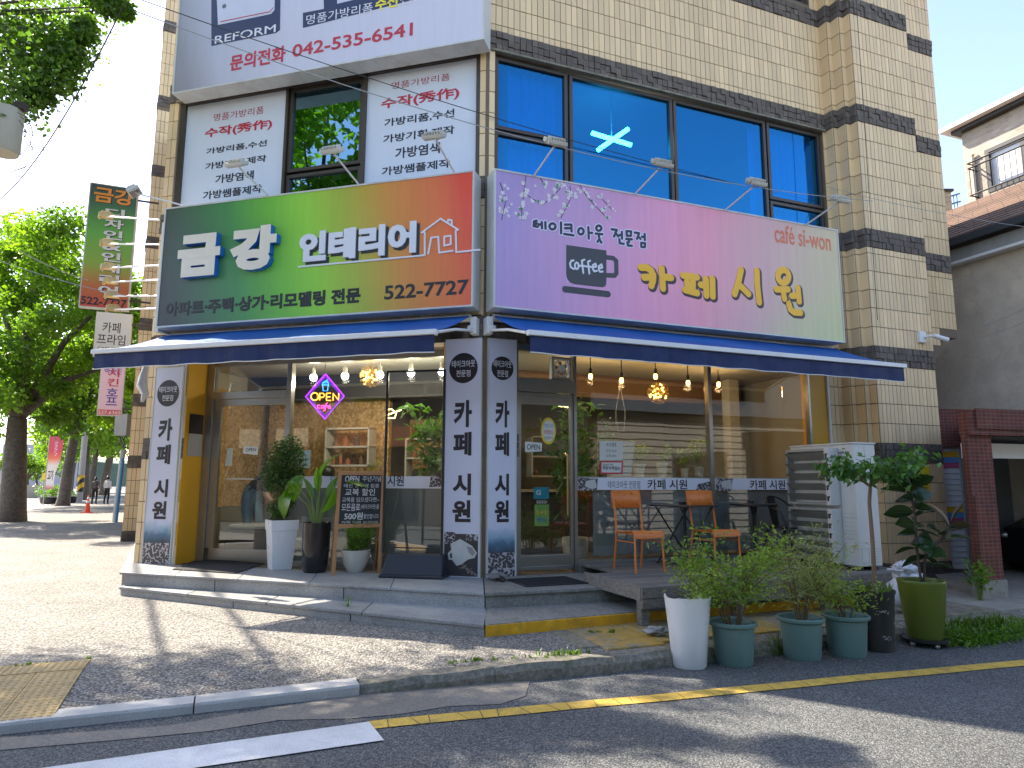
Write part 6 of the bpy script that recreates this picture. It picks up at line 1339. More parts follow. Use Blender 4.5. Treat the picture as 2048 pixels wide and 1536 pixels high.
def walker(name, lab, loc, rz, top, tall, tail):
    t = thing(name, lab, 'person', loc, rz, 'two people seen from behind'); t.scale = (tall/1.72,)*3
    J = dict(pelvis=(0, 0, .95), waist=(0, 0, 1.08), chest=(0, -.01, 1.28), neck=(0, 0, 1.45), head=(0, -.01, 1.56), crown=(0, 0, 1.68),
             sl=(-.17, 0, 1.40), el=(-.21, .02, 1.13), wl=(-.15, -.12, .98), hl=(-.10, -.17, .95), sr=(.17, 0, 1.40), er=(.22, .02, 1.12), wr=(.20, -.03, .88), hr=(.20, -.05, .79),
             hipl=(-.09, 0, .90), kl=(-.10, -.02, .50), al=(-.10, .02, .08), tl=(-.11, -.13, .03), hipr=(.09, 0, .90), kr=(.11, .0, .50), ar=(.13, .03, .08), tr=(.15, -.12, .03))
    B = [('pelvis', 'waist'), ('waist', 'chest'), ('chest', 'neck'), ('neck', 'head'), ('head', 'crown'), ('chest', 'sl'), ('sl', 'el'), ('el', 'wl'), ('wl', 'hl'), ('chest', 'sr'), ('sr', 'er'), ('er', 'wr'), ('wr', 'hr'), ('pelvis', 'hipl'), ('hipl', 'kl'), ('kl', 'al'), ('al', 'tl'), ('pelvis', 'hipr'), ('hipr', 'kr'), ('kr', 'ar'), ('ar', 'tr')]
    R = dict(pelvis=(.14, .11), waist=(.13, .10), chest=(.15, .11), neck=.055, head=(.075, .09), crown=(.06, .07), sl=.065, el=.045, wl=.03, hl=.035, sr=.065, er=.045, wr=.03, hr=.035, hipl=.09, kl=.062, al=.05, tl=.035, hipr=.09, kr=.062, ar=.05, tr=.035)
    body(t, J, B, R, [M_trou, top, M_skin, M_black], lambda c: (3 if c[2] < .07 else 0 if c[2] < 1.0 and abs(c[0]) < .19 and c[1] > -.11 else 2 if (c[2] > 1.46 or c[2] < .93) else 1))
    mb = MB(); mb.smooth = True; mb.ball((0, .012, 1.615), .108, 14, 10, (.9, 1.0, 1.08)); 
    if tail: mb.tube([(0, .09, 1.66), (0, .14, 1.60), (0, .13, 1.42)], [.035, .035, .012], 8)
    obj('hair', mb, M_hair, t, world=False)
walker('person', 'person with dark hair tied back, grey top and black trousers, standing by the cone', gz(188, 1009, ZW), math.radians(190), M_grey, 1.68, True)
walker('person', 'person in a white shirt and black trousers, seen from behind', gz(212, 1009, ZW), math.radians(172), M_shirt, 1.72, False)
# bending person inside the sliding door
t = thing('person', 'person in blue jeans and navy jumper bending forward inside the cafe door', 'person', FL.p(FL.w(505, 950, -1.25)[0], -1.25, .37), math.atan2(FL.e[1], FL.e[0]))
J = dict(pelvis=(0, 0, .95), waist=(.09, 0, 1.07), chest=(.26, 0, 1.22), neck=(.42, 0, 1.29), head=(.53, 0, 1.27), crown=(.62, 0, 1.24), sl=(.33, -.17, 1.20), el=(.40, -.20, .93), wl=(.52, -.12, .78), hl=(.58, -.10, .74), sr=(.33, .17, 1.20), er=(.42, .20, .94), wr=(.55, .12, .80), hr=(.60, .1, .76),
         hipl=(-.01, -.09, .90), kl=(.04, -.11, .50), al=(-.04, -.12, .08), tl=(.10, -.13, .03), hipr=(.0, .09, .90), kr=(.10, .10, .49), ar=(.05, .11, .08), tr=(.18, .12, .03))
B = [('pelvis', 'waist'), ('waist', 'chest'), ('chest', 'neck'), ('neck', 'head'), ('head', 'crown'), ('chest', 'sl'), ('sl', 'el'), ('el', 'wl'), ('wl', 'hl'), ('chest', 'sr'), ('sr', 'er'), ('er', 'wr'), ('wr', 'hr'), ('pelvis', 'hipl'), ('hipl', 'kl'), ('kl', 'al'), ('al', 'tl'), ('pelvis', 'hipr'), ('hipr', 'kr'), ('kr', 'ar'), ('ar', 'tr')]
R = dict(pelvis=(.13, .15), waist=(.12, .13), chest=(.12, .15), neck=.055, head=(.08, .09), crown=(.06, .07), sl=.07, el=.05, wl=.032, hl=.036, sr=.07, er=.05, wr=.032, hr=.036, hipl=.105, kl=.07, al=.055, tl=.035, hipr=.105, kr=.07, ar=.055, tr=.035)
body(t, J, B, R, [M_jean, M_navy2, M_skin, M_black], lambda c: (3 if c[2] < .07 else 1 if (c[0] > .06 and c[2] > 1.02-c[0]*.1 or c[2] > 1.06) and c[0] < .44 else 2 if c[0] > .43 or (c[0] > .30 and c[2] < 1.0) else 0))
mb = MB(); mb.smooth = True; mb.ball((.55, 0, 1.29), .112, 14, 10, (1.05, .9, 1.0)); obj('hair', mb, M_hair, t, world=False)
# seated person, only head and shoulders above the strip
hx = FL.w(657, 925, -1.5); t = thing('person', 'dark haired person sitting inside the cafe behind the white strip', 'person', FL.p(hx[0], -1.5, .37), math.radians(-40))
J = dict(pelvis=(0, 0, .50), waist=(0, 0, .66), chest=(0, -.02, .90), neck=(0, -.02, 1.09), head=(0, -.04, 1.20), crown=(0, -.03, 1.31), sl=(-.18, 0, 1.03), el=(-.22, -.08, .78), wl=(-.12, -.28, .72), sr=(.18, 0, 1.03), er=(.22, -.08, .78), wr=(.12, -.28, .72), hipl=(-.09, -.05, .48), kl=(-.1, -.45, .47), al=(-.1, -.46, .06), tl=(-.1, -.58, .03), hipr=(.09, -.05, .48), kr=(.1, -.45, .47), ar=(.1, -.46, .06), tr=(.1, -.58, .03))
B = [b_2 for b_2 in B if b_2[1] not in ('hl', 'hr')]
R = dict(R, pelvis=(.15, .13), waist=(.14, .11), chest=(.15, .11))
body(t, J, B, R, [M_trou, M_navy2, M_skin], lambda c: 2 if c[2] > 1.08 else 1 if c[2] > .56 else 0)
mb = MB(); mb.smooth = True; mb.ball((0, .0, 1.27), .115, 14, 10, (.92, 1.0, 1.05)); obj('hair', mb, M_hair, t, world=False)
# ================================================================== CAFE LAMPS, SIGNS AND THINGS BEHIND THE GLASS
M_bulbw = emit('white_bulb_glow', (1.0, .97, .88), 3); M_bulby = emit('amber_bulb_glow', (1.0, .50, .10), 4); M_dot = emit('fairy_glow', (1.0, .58, .12), 4)
def plight(name, loc, e, col, par, r=.05):
    l = bpy.data.lights.new(name, 'POINT'); l.energy = e; l.color = col; l.shadow_soft_size = r; o = bpy.data.objects.new(name, l); COL.objects.link(o); o.location = loc; o.parent = par; o.matrix_parent_inverse = Matrix.Translation(par.location).inverted(); return o
for i, (x, y) in enumerate(((627, 755), (690, 752), (760, 750), (822, 746), (884, 744))):
    a, z = FL.w(x, y, NG-.30); p = FL.p(a, NG-.30, z)
    t = thing('pendant_bulb', 'lit round white bulb on a cream socket, %s' % ('nearest the sliding door', 'right above the purple neon diamond', 'beside the gold starburst lamp', 'inside the black banner frame', 'partly behind the corner banner')[i], 'pendant light', p, 0, 'white pendant bulbs behind the front window')
    mb = MB(); mb.smooth = True; mb.ball(p, .055, 14, 10); obj('bulb', mb, M_bulbw, t); mb = MB(); mb.smooth = True; mb.tube([(p[0], p[1], z+.04), (p[0], p[1], z+.13)], [.035, .028], 10); mb.tube([(p[0], p[1], z+.13), (p[0], p[1], 3.27)], .008, 6); obj('socket', mb, M_lampb, t)
    plight('bulb_light', (p[0], p[1], z-.08), 4.5, (1, .9, .72), t)
for i, (x, y) in enumerate(((1181, 752), (1243, 760), (1311, 752), (1376, 765), (1416, 762), (1437, 768))):
    nn = -.5-.12*(i > 3)*(i-3); a, z = FR.w(x, y, nn); p = FR.p(a, nn, z)
    t = thing('pendant_bulb', 'amber filament bulb on a black socket, %s' % ('nearest the glass door', 'above the hanging white chair ornament', 'right above the gold starburst lamp', 'alone between the starburst lamp and the window post', 'just before the steel window post', 'just past the steel window post')[i], 'pendant light', p, 0, 'amber pendant bulbs behind the long window')
    mb = MB(); mb.smooth = True; mb.lathe([(.012, -.05), (.028, -.03), (.030, .0), (.018, .035)], p, 12); obj('bulb', mb, M_bulby, t); mb = MB(); mb.smooth = True; mb.tube([(p[0], p[1], z+.03), (p[0], p[1], z+.11)], [.026, .022], 10); mb.tube([(p[0], p[1], z+.11), (p[0], p[1], 3.27)], .008, 6); obj('socket', mb, M_black, t)
    if i in (0, 1, 3, 5): plight('bulb_light', (p[0], p[1], z-.09), 2.2, (1, .62, .28), t)
for F, x, y, nn, lab in ((FL, 742, 752, -1.0, 'gold starburst lamp with lit points behind the front window'), (FR, 1316, 786, -.75, 'gold starburst lamp with lit points behind the long window')):
    a, z = F.w(x, y, nn); p = Vector(F.p(a, nn, z)); t = thing('starburst_lamp', lab, 'pendant light', p); mb = MB(); md = MB()
    for k in range(150):
        d = Vector(rdir(1)[0]); mb.tube([p+d*.03, p+d*.165], .0016, 3, cap=False); mb.ball(p+d*.165, .006, 5, 4)
    for k in range(26):
        d = Vector(rdir(1)[0]); md.ball(p+d*rnd.uniform(.06, .14), .012, 6, 4)
    mb.tube([p, (p.x, p.y, 3.27)], .004, 5); obj('rods', mb, mk('brass', (.60, .40, .12), .3, metal=.9), t, kind='stuff'); obj('light_points', md, M_dot, t, kind='stuff')
# neon diamond
NN_ = NG-.03; t = thing('neon_sign', 'lit purple neon diamond reading OPEN cafe with a blue cup', 'neon sign', FL.p(FL.w(650, 792, NN_)[0], NN_, 2.4))
def neon(L, wd, m, nm='tube'):
    mb = MB(); mb.smooth = True
    for l in L:
        P = px(FL, NN_, l); mb.tube([FL.p(a, NN_, z) for a, z in P], wd, 7)
    obj(nm, mb, m, t)
zz_ = lambda L: [zx(l, 560, 720, 6.0235) for l in L]
neon(zz_([[(548, 170), (772, 435), (540, 710), (310, 440), (548, 170)]]), .011, emit('purple_neon', (.28, .03, .85), 0.9)); neon(zz_([[(546, 205), (742, 437), (540, 672), (340, 440), (546, 205)]]), .006, emit('violet_neon', (.16, .02, .6), 0.6))
neon(zz_([arc(418, 440, 45, 45), [(478, 485), (478, 400), (520, 402), (540, 425), (520, 448), (480, 450)], [(610, 400), (560, 400), (560, 488), (612, 488)], [(560, 444), (605, 444)], [(640, 488), (640, 402), (705, 482), (708, 398)]]), .008, emit('orange_neon', (1.0, .34, .04), 1.3))
neon(zz_([[(478, 545), (455, 548), (450, 578), (478, 580)], [(525, 548), (495, 550), (495, 580), (525, 572), (528, 548), (530, 585)], [(570, 515), (555, 530), (545, 600), (520, 615)], [(535, 555), (575, 552)], [(580, 568), (605, 560), (600, 545), (580, 555), (582, 580), (612, 578)]]), .007, emit('pink_neon', (1.0, .06, .42), 1.0))
neon(zz_([[(512, 275), (520, 370), (572, 372), (585, 275), (512, 275)], [(505, 300), (590, 300)], [(520, 270), (548, 250), (578, 268)], [(560, 255), (575, 230)]]), .006, emit('blue_neon', (.04, .32, 1.0), 1.0))
mb = MB(); a, z = FL.w(650, 745, NN_); mb.tube([FL.p(a, NN_, z), FL.p(a, NN_, 3.2)], .004, 5); obj('hanging_chain', mb, M_black, t)
# little yellow neon scribbles
for F, nn, pts, lab in ((FL, NG-.9, [[(560+x/6.02, 720+y/6.02) for x, y in ((1290, 600), (1340, 590), (1400, 640), (1380, 700), (1310, 700), (1270, 670), (1460, 600))]], 'small yellow neon outline inside the front window'), (FR, -.9, [[(1097, 803), (1150, 800)], [(1117, 795), (1118, 812), (1135, 815), (1142, 800), (1128, 797)]], 'small yellow neon outline behind the glass door')):
    a, z = F.w(pts[0][0][0], pts[0][0][1], nn); t = thing('neon_line', lab, 'neon sign', F.p(a, nn, z)); mb = MB(); mb.smooth = True
    for l in pts: mb.tube([F.p(*(lambda q: (q[0], nn, q[1]))(F.w(x, y, nn))) for x, y in l], .008, 6)
    obj('tube', mb, emit('yellow_neon', (1, .85, .25), 2.40) if 'yellow_neon' not in MATS else MATS['yellow_neon'], t)
# exhaust fan over the door
fa, fz = FR.w(1120, 738, NR_-.04); t = thing('exhaust_fan', 'round grey exhaust fan mounted in the pane over the glass door', 'fan', FR.p(fa, NR_, fz-.15))
mb = MB(); framebars(mb, FR, fa-.15, fa+.13, fz-.15, fz+.15, NR_-.06, NR_+.03, .03); obj('housing', mb, M_acg, t, bevel=.005)
mb = MB(); P_ = arc(fa-.01, fz, .12, .12, k=24)[:-1]; Q_ = arc(fa-.01, fz, .10, .10, k=24)[:-1]
for i in range(24): j = (i+1) % 24; mb.quad(FR.p(Q_[i][0], NR_+.035, Q_[i][1]), FR.p(Q_[j][0], NR_+.035, Q_[j][1]), FR.p(P_[j][0], NR_+.04, P_[j][1]), FR.p(P_[i][0], NR_+.04, P_[i][1]))
mb.prism([FR.p(a, NR_+.02, z) for a, z in arc(fa-.01, fz, .045, .045, k=16)[:-1]], tuple(FR.n*.02)); obj('ring', mb, M_white, t)
mb = MB()
for i in range(5):
    c = i*72; mb.poly([FR.p(fa-.01+r_*math.cos(math.radians(c+o)), NR_+k, fz+r_*math.sin(math.radians(c+o))) for r_, o, k in ((.04, 0, 0), (.10, 8, -.01), (.10, 48, .012), (.04, 40, .01))])
obj('blades', mb, M_acg, t)
# paper and plastic signs on the glass
def sheet(F, n, pts, m, nm, lab, cat='notice', lines=(), th=.003, par=None):
    P = px(F, n, pts); a = sum(p[0] for p in P)/len(P); z = min(p[1] for p in P); t = thing(nm, lab, cat, F.p(a, n, z)); mb = MB(); mb.prism([F.p(u, n, v) for u, v in P], tuple(F.n*th)); obj('sheet', mb, m, t)
    for s_, bl, tr, mm, bo in lines: tpx(s_, F, n+th+.001, bl, tr, mm, t, bold=bo)
    return t
M_paper = mk('paper', (.66, .66, .60), .8, .03); M_mint = mk('mint_paper', (.50, .62, .56), .8, .03)
sheet(FR, NR_+.01, [(1050, 883), (1084, 886), (1083, 903), (1050, 904)], M_paper, 'open_tag', 'small white OPEN tag hanging on the glass door', 'sign', [('OPEN', (1054, 899), (1080, 889), M_ink, .01)])
sheet(FL, NG+.03, [(488, 892), (517, 894), (515, 910), (486, 907)], M_paper, 'open_tag', 'small white OPEN tag hanging on the sliding door', 'sign', [('OPEN', (491, 903), (512, 896), M_ink, .01)])
sheet(FL, NG-.02, [(455, 896), (466, 896), (463, 932), (450, 932)], M_paper, 'notice_sheet', 'narrow paper notice at the edge of the sliding door glass', 'notice')
sheet(FL, NG+.012, [(577, 900), (621, 900), (620, 936), (577, 936)], M_mint, 'notice_sheet', 'mint green notice with handwriting left of the neon diamond corner, on the front window', 'notice', [('시원', (588, 912), (608, 903), M_ink, 0), ('오전 오후', (600, 922), (618, 916), M_ink, 0), ('휴무', (602, 931), (614, 926), M_ink, 0)])
sheet(FR, NR_+.012, [(1199, 882), (1246, 883), (1245, 920), (1199, 921)], M_paper, 'notice_sheet', 'white opening hours notice above the red bordered price notice', 'notice', [('시원', (1212, 893), (1232, 886), M_ink, 0), ('오전 10시', (1212, 904), (1232, 899), M_ink, 0), ('오후 8시', (1212, 914), (1232, 909), M_ink, 0)])
t = sheet(FR, NR_+.012, [(1200, 922), (1246, 922), (1245, 948), (1200, 948)], M_red, 'price_notice', 'white notice with red border on the long window', 'notice'); flat(FR, NR_+.016, [(1203, 925), (1243, 925), (1242, 945), (1203, 945)], M_paper, t, 'sheet'); tpx('2024년 4월', FR, NR_+.020, (1206, 932), (1226, 927), M_ink, t); tpx('착한가격업소', FR, NR_+.020, (1205, 940), (1240, 933), M_ink, t, bold=.02)
sheet(FR, -.2, [(1222, 882), (1270, 883), (1262, 952), (1222, 953)], mk('pale_board', (.42, .43, .42), .6), 'white_board', 'pale board leaning behind the window notices', 'board')
ta, tz = FR.w(1097, 862, NR_+.012); rx_, rz2 = .105, .175; t = thing('round_sticker', 'oval yellow certificate sticker on the glass door', 'sticker', FR.p(ta, NR_, tz-rz2))
for k, m, nn in ((1, mk('yellow_sticker', rgb(222, 190, 50), .5), .012), (.80, mk('pale_sticker', rgb(205, 222, 200), .5), .0145), (.74, M_paper, .016)):
    mb = MB(); mb.prism([FR.p(a, NR_+nn, z) for a, z in arc(ta, tz, rx_*k, rz2*k, k=32)[:-1]], tuple(FR.n*.0015)); obj('disc', mb, m, t)
tpx('착한가격', FR, NR_+.018, (1089, 856), (1105, 848), M_blue, t); tpx('모범업소', FR, NR_+.018, (1088, 868), (1106, 860), M_red, t, bold=.01); tpx('대전광역시', FR, NR_+.018, (1089, 879), (1105, 873), M_ink, t)
M_cy = mk('cyan_reflection_print', (.03, .28, .36), .5, .2, 9); M_gr = mk('green_yellow_reflection_print', (.25, .42, .10), .5, .6, 7)  # sheets behind the door glass, painted as the opposite store's reflection
t = sheet(FR, NR_-.012, [(1067, 975), (1098, 974), (1098, 998), (1067, 998)], M_cy, 'poster_reflection_print', 'cyan poster reflected low in the glass door', 'poster', [('G', (1072, 990), (1082, 980), M_wl, .03)]); tpx('GS25', FR, NR_-.008, (1073, 1007), (1094, 1001), M_wl, t, bold=.02); TXT[-1]['mirror'] = True
sheet(FR, NR_-.012, [(1069, 1009), (1098, 1009), (1098, 1052), (1069, 1052)], M_gr, 'poster_reflection_print', 'blue and yellow poster reflected below the cyan one in the glass door', 'poster', [('1+1', (1074, 1030), (1092, 1020), M_yl, .03), ('행사', (1074, 1044), (1092, 1035), M_blue, .03)])
# lettering on the white strips
tpx('테이크아웃 전문점', FL, NG+.0095, (660, 969), (686, 951), M_ink, bld); tpx('카페 시원', FL, NG+.0095, (735, 972), (808, 951), M_bk, bld, bold=.02)
tpx('테이크아웃 전문점', FR, NR_+.0095, (1216, 977), (1280, 962), M_ink, bld, bold=.0); tpx('카페 시원', FR, NR_+.0095, (1295, 979), (1374, 959), M_bk, bld, bold=.02); tpx('카페 시원', FR, NR_+.0095, (1500, 979), (1570, 960), M_bk, bld, bold=.02)
for F, n, pts in ((FL, NG+.0088, [(862, 951), (888, 951), (888, 974), (858, 974)]), (FL, NG+.0088, [(566, 951), (576, 951), (576, 974), (564, 974)]), (FR, NR_+.0088, [(1155, 955), (1196, 957), (1194, 981), (1155, 981)]), (FR, NR_+.0088, [(1432, 957), (1466, 957), (1463, 982), (1432, 982)]), (FR, NR_+.0088, [(1396, 968), (1425, 962), (1425, 982), (1392, 982)])):
    flat(F, n, pts, M_bean, bld, 'coffee_bean_print', .001)
for pts in ([(1172, 962), (1190, 959), (1194, 975), (1182, 978), (1170, 972)], [(1445, 962), (1461, 960), (1465, 976), (1453, 978), (1443, 973)]): flat(FR, NR_+.0102, pts, MATS['cup_print'], bld, 'cup_print', .001)
# black plate and grey notice on the ochre reveal
mb = MB(); zt_ = FL.w(400, 828, -.15)[1]; mb.box(FL, -4.437, -4.432, -.34, -.06, zt_-.28, zt_); t = thing('wall_plate', 'black and silver notice plate on the ochre reveal beside the sliding door', 'notice', FL.p(-4.43, -.2, zt_-.6)); obj('black_plate', mb, M_bk, t); mb = MB(); mb.box(FL, -4.437, -4.432, -.34, -.06, zt_-.60, zt_-.285); obj('grey_plate', mb, M_acg, t)
# window ledge plants
M_pp = mk('cream_pot', (.52, .49, .38), .6, .1); M_terra = mk('terracotta', (.34, .10, .045), .7, .15)
def sillpot(x, w_, h, nl, lab, m=None, n=-.26, z=1.585, hh=.4, lm=None):
    a = FR.w(x, 940, n)[0]; t = thing('sill_plant', lab, 'potted plant', FR.p(a, n, z), rnd.random()*6, 'plants on the window ledge'); mb = MB(); mb.smooth = True; mb.lathe([(w_*.33, 0), (w_*.36, .005), (w_*.46, h*.86), (w_*.52, h*.87), (w_*.52, h), (w_*.45, h), (w_*.42, h*.85)], k=20); obj('pot', mb, m or M_pp, t, world=False)
    shrub(t, hh, w_*.9, 6, nl, lm or M_lf_n, h*.85, L=(.04, .09), Wd=(.012, .03), clump=.03, stemm=M_stemg, spread=.02)
sillpot(1278, .19, .18, 150, 'cream pot with leafy plant beside the pale board'); sillpot(1324, .17, .20, 40, 'cream pot with bare thin stems second on the ledge', hh=.3); sillpot(1369, .12, .13, 90, 'small cream pot third on the ledge', hh=.32); sillpot(1398, .15, .15, 160, 'cream rimmed pot nearest the window post', hh=.5)
sillpot(1197, .30, .24, 160, 'terracotta pot with tall broad plant beside the glass door', m=M_terra, n=-.5, z=1.1, hh=1.2, lm=leafmat('indoor_leaf', (.02, .06, .01), (.08, .18, .03), .3))
# tall indoor plants at the corner
for (F, a, n, z, h, r, nl, lab) in ((FL, -.95, NG-.55, .37, 2.0, .42, 900, 'large leafy indoor plant beside the corner banner, behind the front window'), (FR, 1.62, -.75, .37, 2.2, .35, 500, 'tall indoor plant behind the narrow pane beside the glass door')):
    t = thing('indoor_plant', lab, 'potted plant', F.p(a, n, z)); mb = MB(); mb.smooth = True; mb.lathe([(.13, 0), (.16, .02), (.19, .36), (.18, .38)], k=20); obj('pot', mb, M_pp, t, world=False)
    shrub(t, h, r, 11, nl, MATS['indoor_leaf'], .35, L=(.12, .24), Wd=(.04, .08), clump=.08, stemm=M_stemg, bare=.3)
# inside furniture and wall lining
mb = MB(); mb.box(FL, -4.7, -2.4, -2.4, -2.3, 1.10, 3.0); obj('chipboard_wall', mb, M_osb, bld); mb = MB(); mb.box(FL, -4.7, -2.4, -2.38, -2.28, .37, 1.09); obj('dado_panel', mb, mk('sage_dado', (.16, .18, .13), .7), bld)
q0, q1 = FL.p(-4.96, -.8, 0), FL.p(-4.96, -4.2, 0); mb = MB(); mb.box(FL, -4.985, -4.94, -4.2, -.55, 1.10, 3.0); obj('chipboard_wall', mb, M_osb, bld); mb = MB(); mb.box(FL, -4.985, -4.94, -4.2, -.55, .37, 1.09); obj('dado_panel', mb, MATS['sage_dado'], bld)
mb = MB(); mb.box(FL, -2.38, -.9, -3.2, -3.1, 1.2, 2.6); obj('chipboard_wall', mb, M_osb, bld)
t = thing('sofa', 'low dark sofa with a pale throw inside the sliding door', 'sofa', FL.p(-3.8, -1.15, .37)); mb = MB(); mb.box(FL, -4.35, -3.15, -1.5, -.85, .38, .80); obj('seat', mb, mk('dark_upholstery', (.06, .06, .055), .8), t, bevel=.04); mb = MB(); mb.box(FL, -4.3, -3.2, -1.5, -.84, .805, .87); obj('throw', mb, mk('pale_throw', (.40, .38, .32), .9, .15), t, bevel=.03)
M_shw = mk('shelf_white', (.45, .43, .37), .6); goods = [mk('goods_%s' % n, c, .6, .1) for n, c in (('brown', (.18, .10, .05)), ('cream', (.5, .45, .33)), ('teal', (.08, .2, .2)), ('dark', (.04, .04, .04)), ('rust', (.3, .1, .04)))]
def shelf(F, a0, a1, n, zs, lab, h=.26, ends=True):
    t = thing('wall_shelf', lab, 'shelf', F.p((a0+a1)/2, n, zs[0]), 0); 
    for z in zs: mb = MB(); mb.box(F, a0, a1, n-.25, n, z, z+.03); obj('board', mb, M_shw, t)
    mb = MB(); mb.box(F, a0, a0+.03, n-.25, n, zs[0], zs[-1]+.03); mb.box(F, a1-.03, a1, n-.25, n, zs[0], zs[-1]+.03); obj('upright', mb, M_shw, t)
    for z in zs[:-1]:
        a = a0+.08
        while a < a1-.12:
            w_ = rnd.uniform(.05, .13); hh = rnd.uniform(.08, .22); mb = MB(); c = F.p(a+w_/2, n-.12, z+.032); mb.smooth = True
            mb.lathe([(w_*.4, 0), (w_*.42, hh*.7), (w_*.2, hh*.8), (w_*.2, hh)], c, 10); o = obj('jar', mb, rnd.choice(goods), None); tag(o, 'small jar standing on an inside cafe shelf', 'jar', 'jars and tins on the cafe shelves'); a += w_+rnd.uniform(.03, .2)
shelf(FL, -3.35, -2.55, -1.9, (1.75, 2.05, 2.35), 'white shelf unit behind the steel door post'); shelf(FL, -2.15, -1.15, -2.4, (1.55, 1.88, 2.2), 'white shelf unit behind the black banner frame'); shelf(FR, 2.0, 3.3, -3.2, (1.6, 1.95, 2.3), 'wall shelf deep behind the long window')
t = thing('service_counter', 'dark service counter deep inside the cafe', 'counter', FR.p(2.8, -2.6, .37)); mb = MB(); mb.box(FR, 1.2, 4.4, -2.9, -2.3, .38, 1.35); obj('base', mb, mk('dark_counter', (.05, .045, .04), .5), t); mb = MB(); mb.box(FR, 1.15, 4.45, -2.95, -2.25, 1.352, 1.39); obj('worktop', mb, goods[1], t)
mb = MB(); mb.box(FL, -4.9, -.8, -2.25, -2.0, 2.86, 3.27); obj('reflection_band', mb, goods[3], bld); mb = MB(); mb.box(FR, .6, 5.6, -2.2, -1.95, 2.9, 3.27); obj('reflection_band', mb, goods[0], bld)  # added bands, coloured dark to imitate a dark reflection across the glass
mb = MB(); mb.box(FR, 4.9, 5.1, -1.6, -1.4, .37, 3.27); obj('column', mb, M_shw, bld)
t = thing('hanging_ornament', 'small white wire chair ornament hanging behind the long window', 'ornament', FR.p(*(lambda q: (q[0], -.25, q[1]))(FR.w(1240, 845, -.25)))); mb = MB(); W = lambda x, y: FR.p(*(lambda q: (q[0], -.25, q[1]))(FR.w(x, y, -.25)))
for L in ([(1240, 772), (1232, 820), (1250, 820), (1240, 772)], [(1232, 820), (1232, 845), (1250, 845), (1250, 820)], [(1234, 845), (1236, 862), (1248, 862), (1249, 845)]): mb.tube([W(x, y) for x, y in L], .004, 5)
obj('wire', mb, M_white, t)
# ================================================================== NEIGHBOURS ON THE SIDE STREET
def brickmat(name, F, c1, c2, cm, bw, bh, mortar=.008, sc=1.0, off=.5, bump=.6, var=.3):
    N = NT(name); g = N.n('NewGeometry'); b = N.n('BsdfPrincipled'); d = N.n('VectorMath'); d.operation = 'DOT_PRODUCT'; N.l(g.outputs['Position'], d.inputs[0]); d.inputs[1].default_value = tuple(F.e+F.n*.97); sx = N.n('SeparateXYZ'); N.l(g.outputs['Position'], sx.inputs[0]); cb = N.n('CombineXYZ'); N.l(d.outputs['Value'], cb.inputs[0]); N.l(sx.outputs[2], cb.inputs[1])
    br = N.n('TexBrick'); br.offset = off; N.l(cb.outputs[0], br.inputs['Vector']); br.inputs['Scale'].default_value = 1.0; br.inputs['Brick Width'].default_value = bw; br.inputs['Row Height'].default_value = bh; br.inputs['Mortar Size'].default_value = mortar; br.inputs['Color1'].default_value = (*c1, 1); br.inputs['Color2'].default_value = (*c2, 1); br.inputs['Mortar'].default_value = (*cm, 1)
    n1 = N.noise(2.2, 5, .7, g.outputs['Position']); c = N.mix(1.0, br.outputs['Color'], N.ramp(n1.outputs['Fac'], [(.3, 1-var), (.7, 1+var)]).outputs[0], 'MULTIPLY')
    N.l(c, b.inputs['Base Color']); b.inputs['Roughness'].default_value = .8; bp = N.n('Bump'); bp.invert = True; bp.inputs['Strength'].default_value = bump; bp.inputs['Distance'].default_value = .01; N.l(br.outputs['Fac'], bp.inputs['Height']); N.l(bp.outputs[0], b.inputs['Normal']); N.l(b.outputs[0], N.out.inputs[0]); MATS[name] = N.m; return N.m
FP = Frame(at(1962, 1196, 8.75)[:2], (.964, .266), (.266, -.964)); M_rb = brickmat('small_red_brick', FP, (.17, .032, .020), (.10, .024, .018), (.15, .085, .06), .075, .048, .006, off=0)
zb = lambda y, D=8.75: at(1990, y, D)[2]
gate = thing('brick_gate', 'dark red small-brick gate pillar and lintel over a garage opening', 'gate', FP.p(.2, -.4, .1))
pz1, pz2 = zb(870), zb(822); mb = MB(); mb.box(FP, 0, .40, -.08, 0, .32, pz1); mb.box(FP, .03, .37, .0, .02, .32, 1.35); obj('pillar', mb, M_rb, gate)
mb = MB(); mb.box(FP, -.02, .42, -.10, .02, .08, .32); obj('plinth', mb, M_conc, gate)
mb = MB(); mb.box(FP, .0, 4.2, -.10, .06, pz1, pz2); mb.box(FP, .10, 4.2, .06, .09, pz1+.08, pz2+.03); obj('lintel', mb, M_rb, gate)

s0, s1, s2, s3 = at(1890, 1192, 9.6), at(1960, 1194, 8.9), at(1930, 1165, 10.8), at(1868, 1165, 10.8); mb = MB(); mb.prism([(q.x, q.y, .02) for q in (s0, s1, s2, s3)], (0, 0, .14)); obj('sill', mb, M_conc, gate)
FS = Frame(at(1860, 1165, 10.9)[:2], (.995, .10), (.10, -.995)); sa1 = FS.w(1923, 1000)[0]; zs1 = FS.w(1895, 893)[1]; zs0 = FS.w(1900, 1138)[1]
mb = MB(); mb.box(FS, -.5, sa1+.8, -.2, .12, zs1, FS.w(1900, 820)[1]); obj('lintel', mb, M_rb, gate)
A_ = FP.p(-.002, -.02, 0); B_ = FS.p(sa1+.05, .1, 0); ofx = (.25, -.12)
mb = MB(); mb.hexa([(A_[0], A_[1], .1), (A_[0]+ofx[0]*0+.3, A_[1]+.05, .1), (B_[0]+.3, B_[1], .1), (B_[0], B_[1], .1), (A_[0], A_[1], pz2), (A_[0]+.3, A_[1]+.05, pz2), (B_[0]+.3, B_[1], pz2), (B_[0], B_[1], pz2)]); obj('return_wall', mb, M_rb, gate)
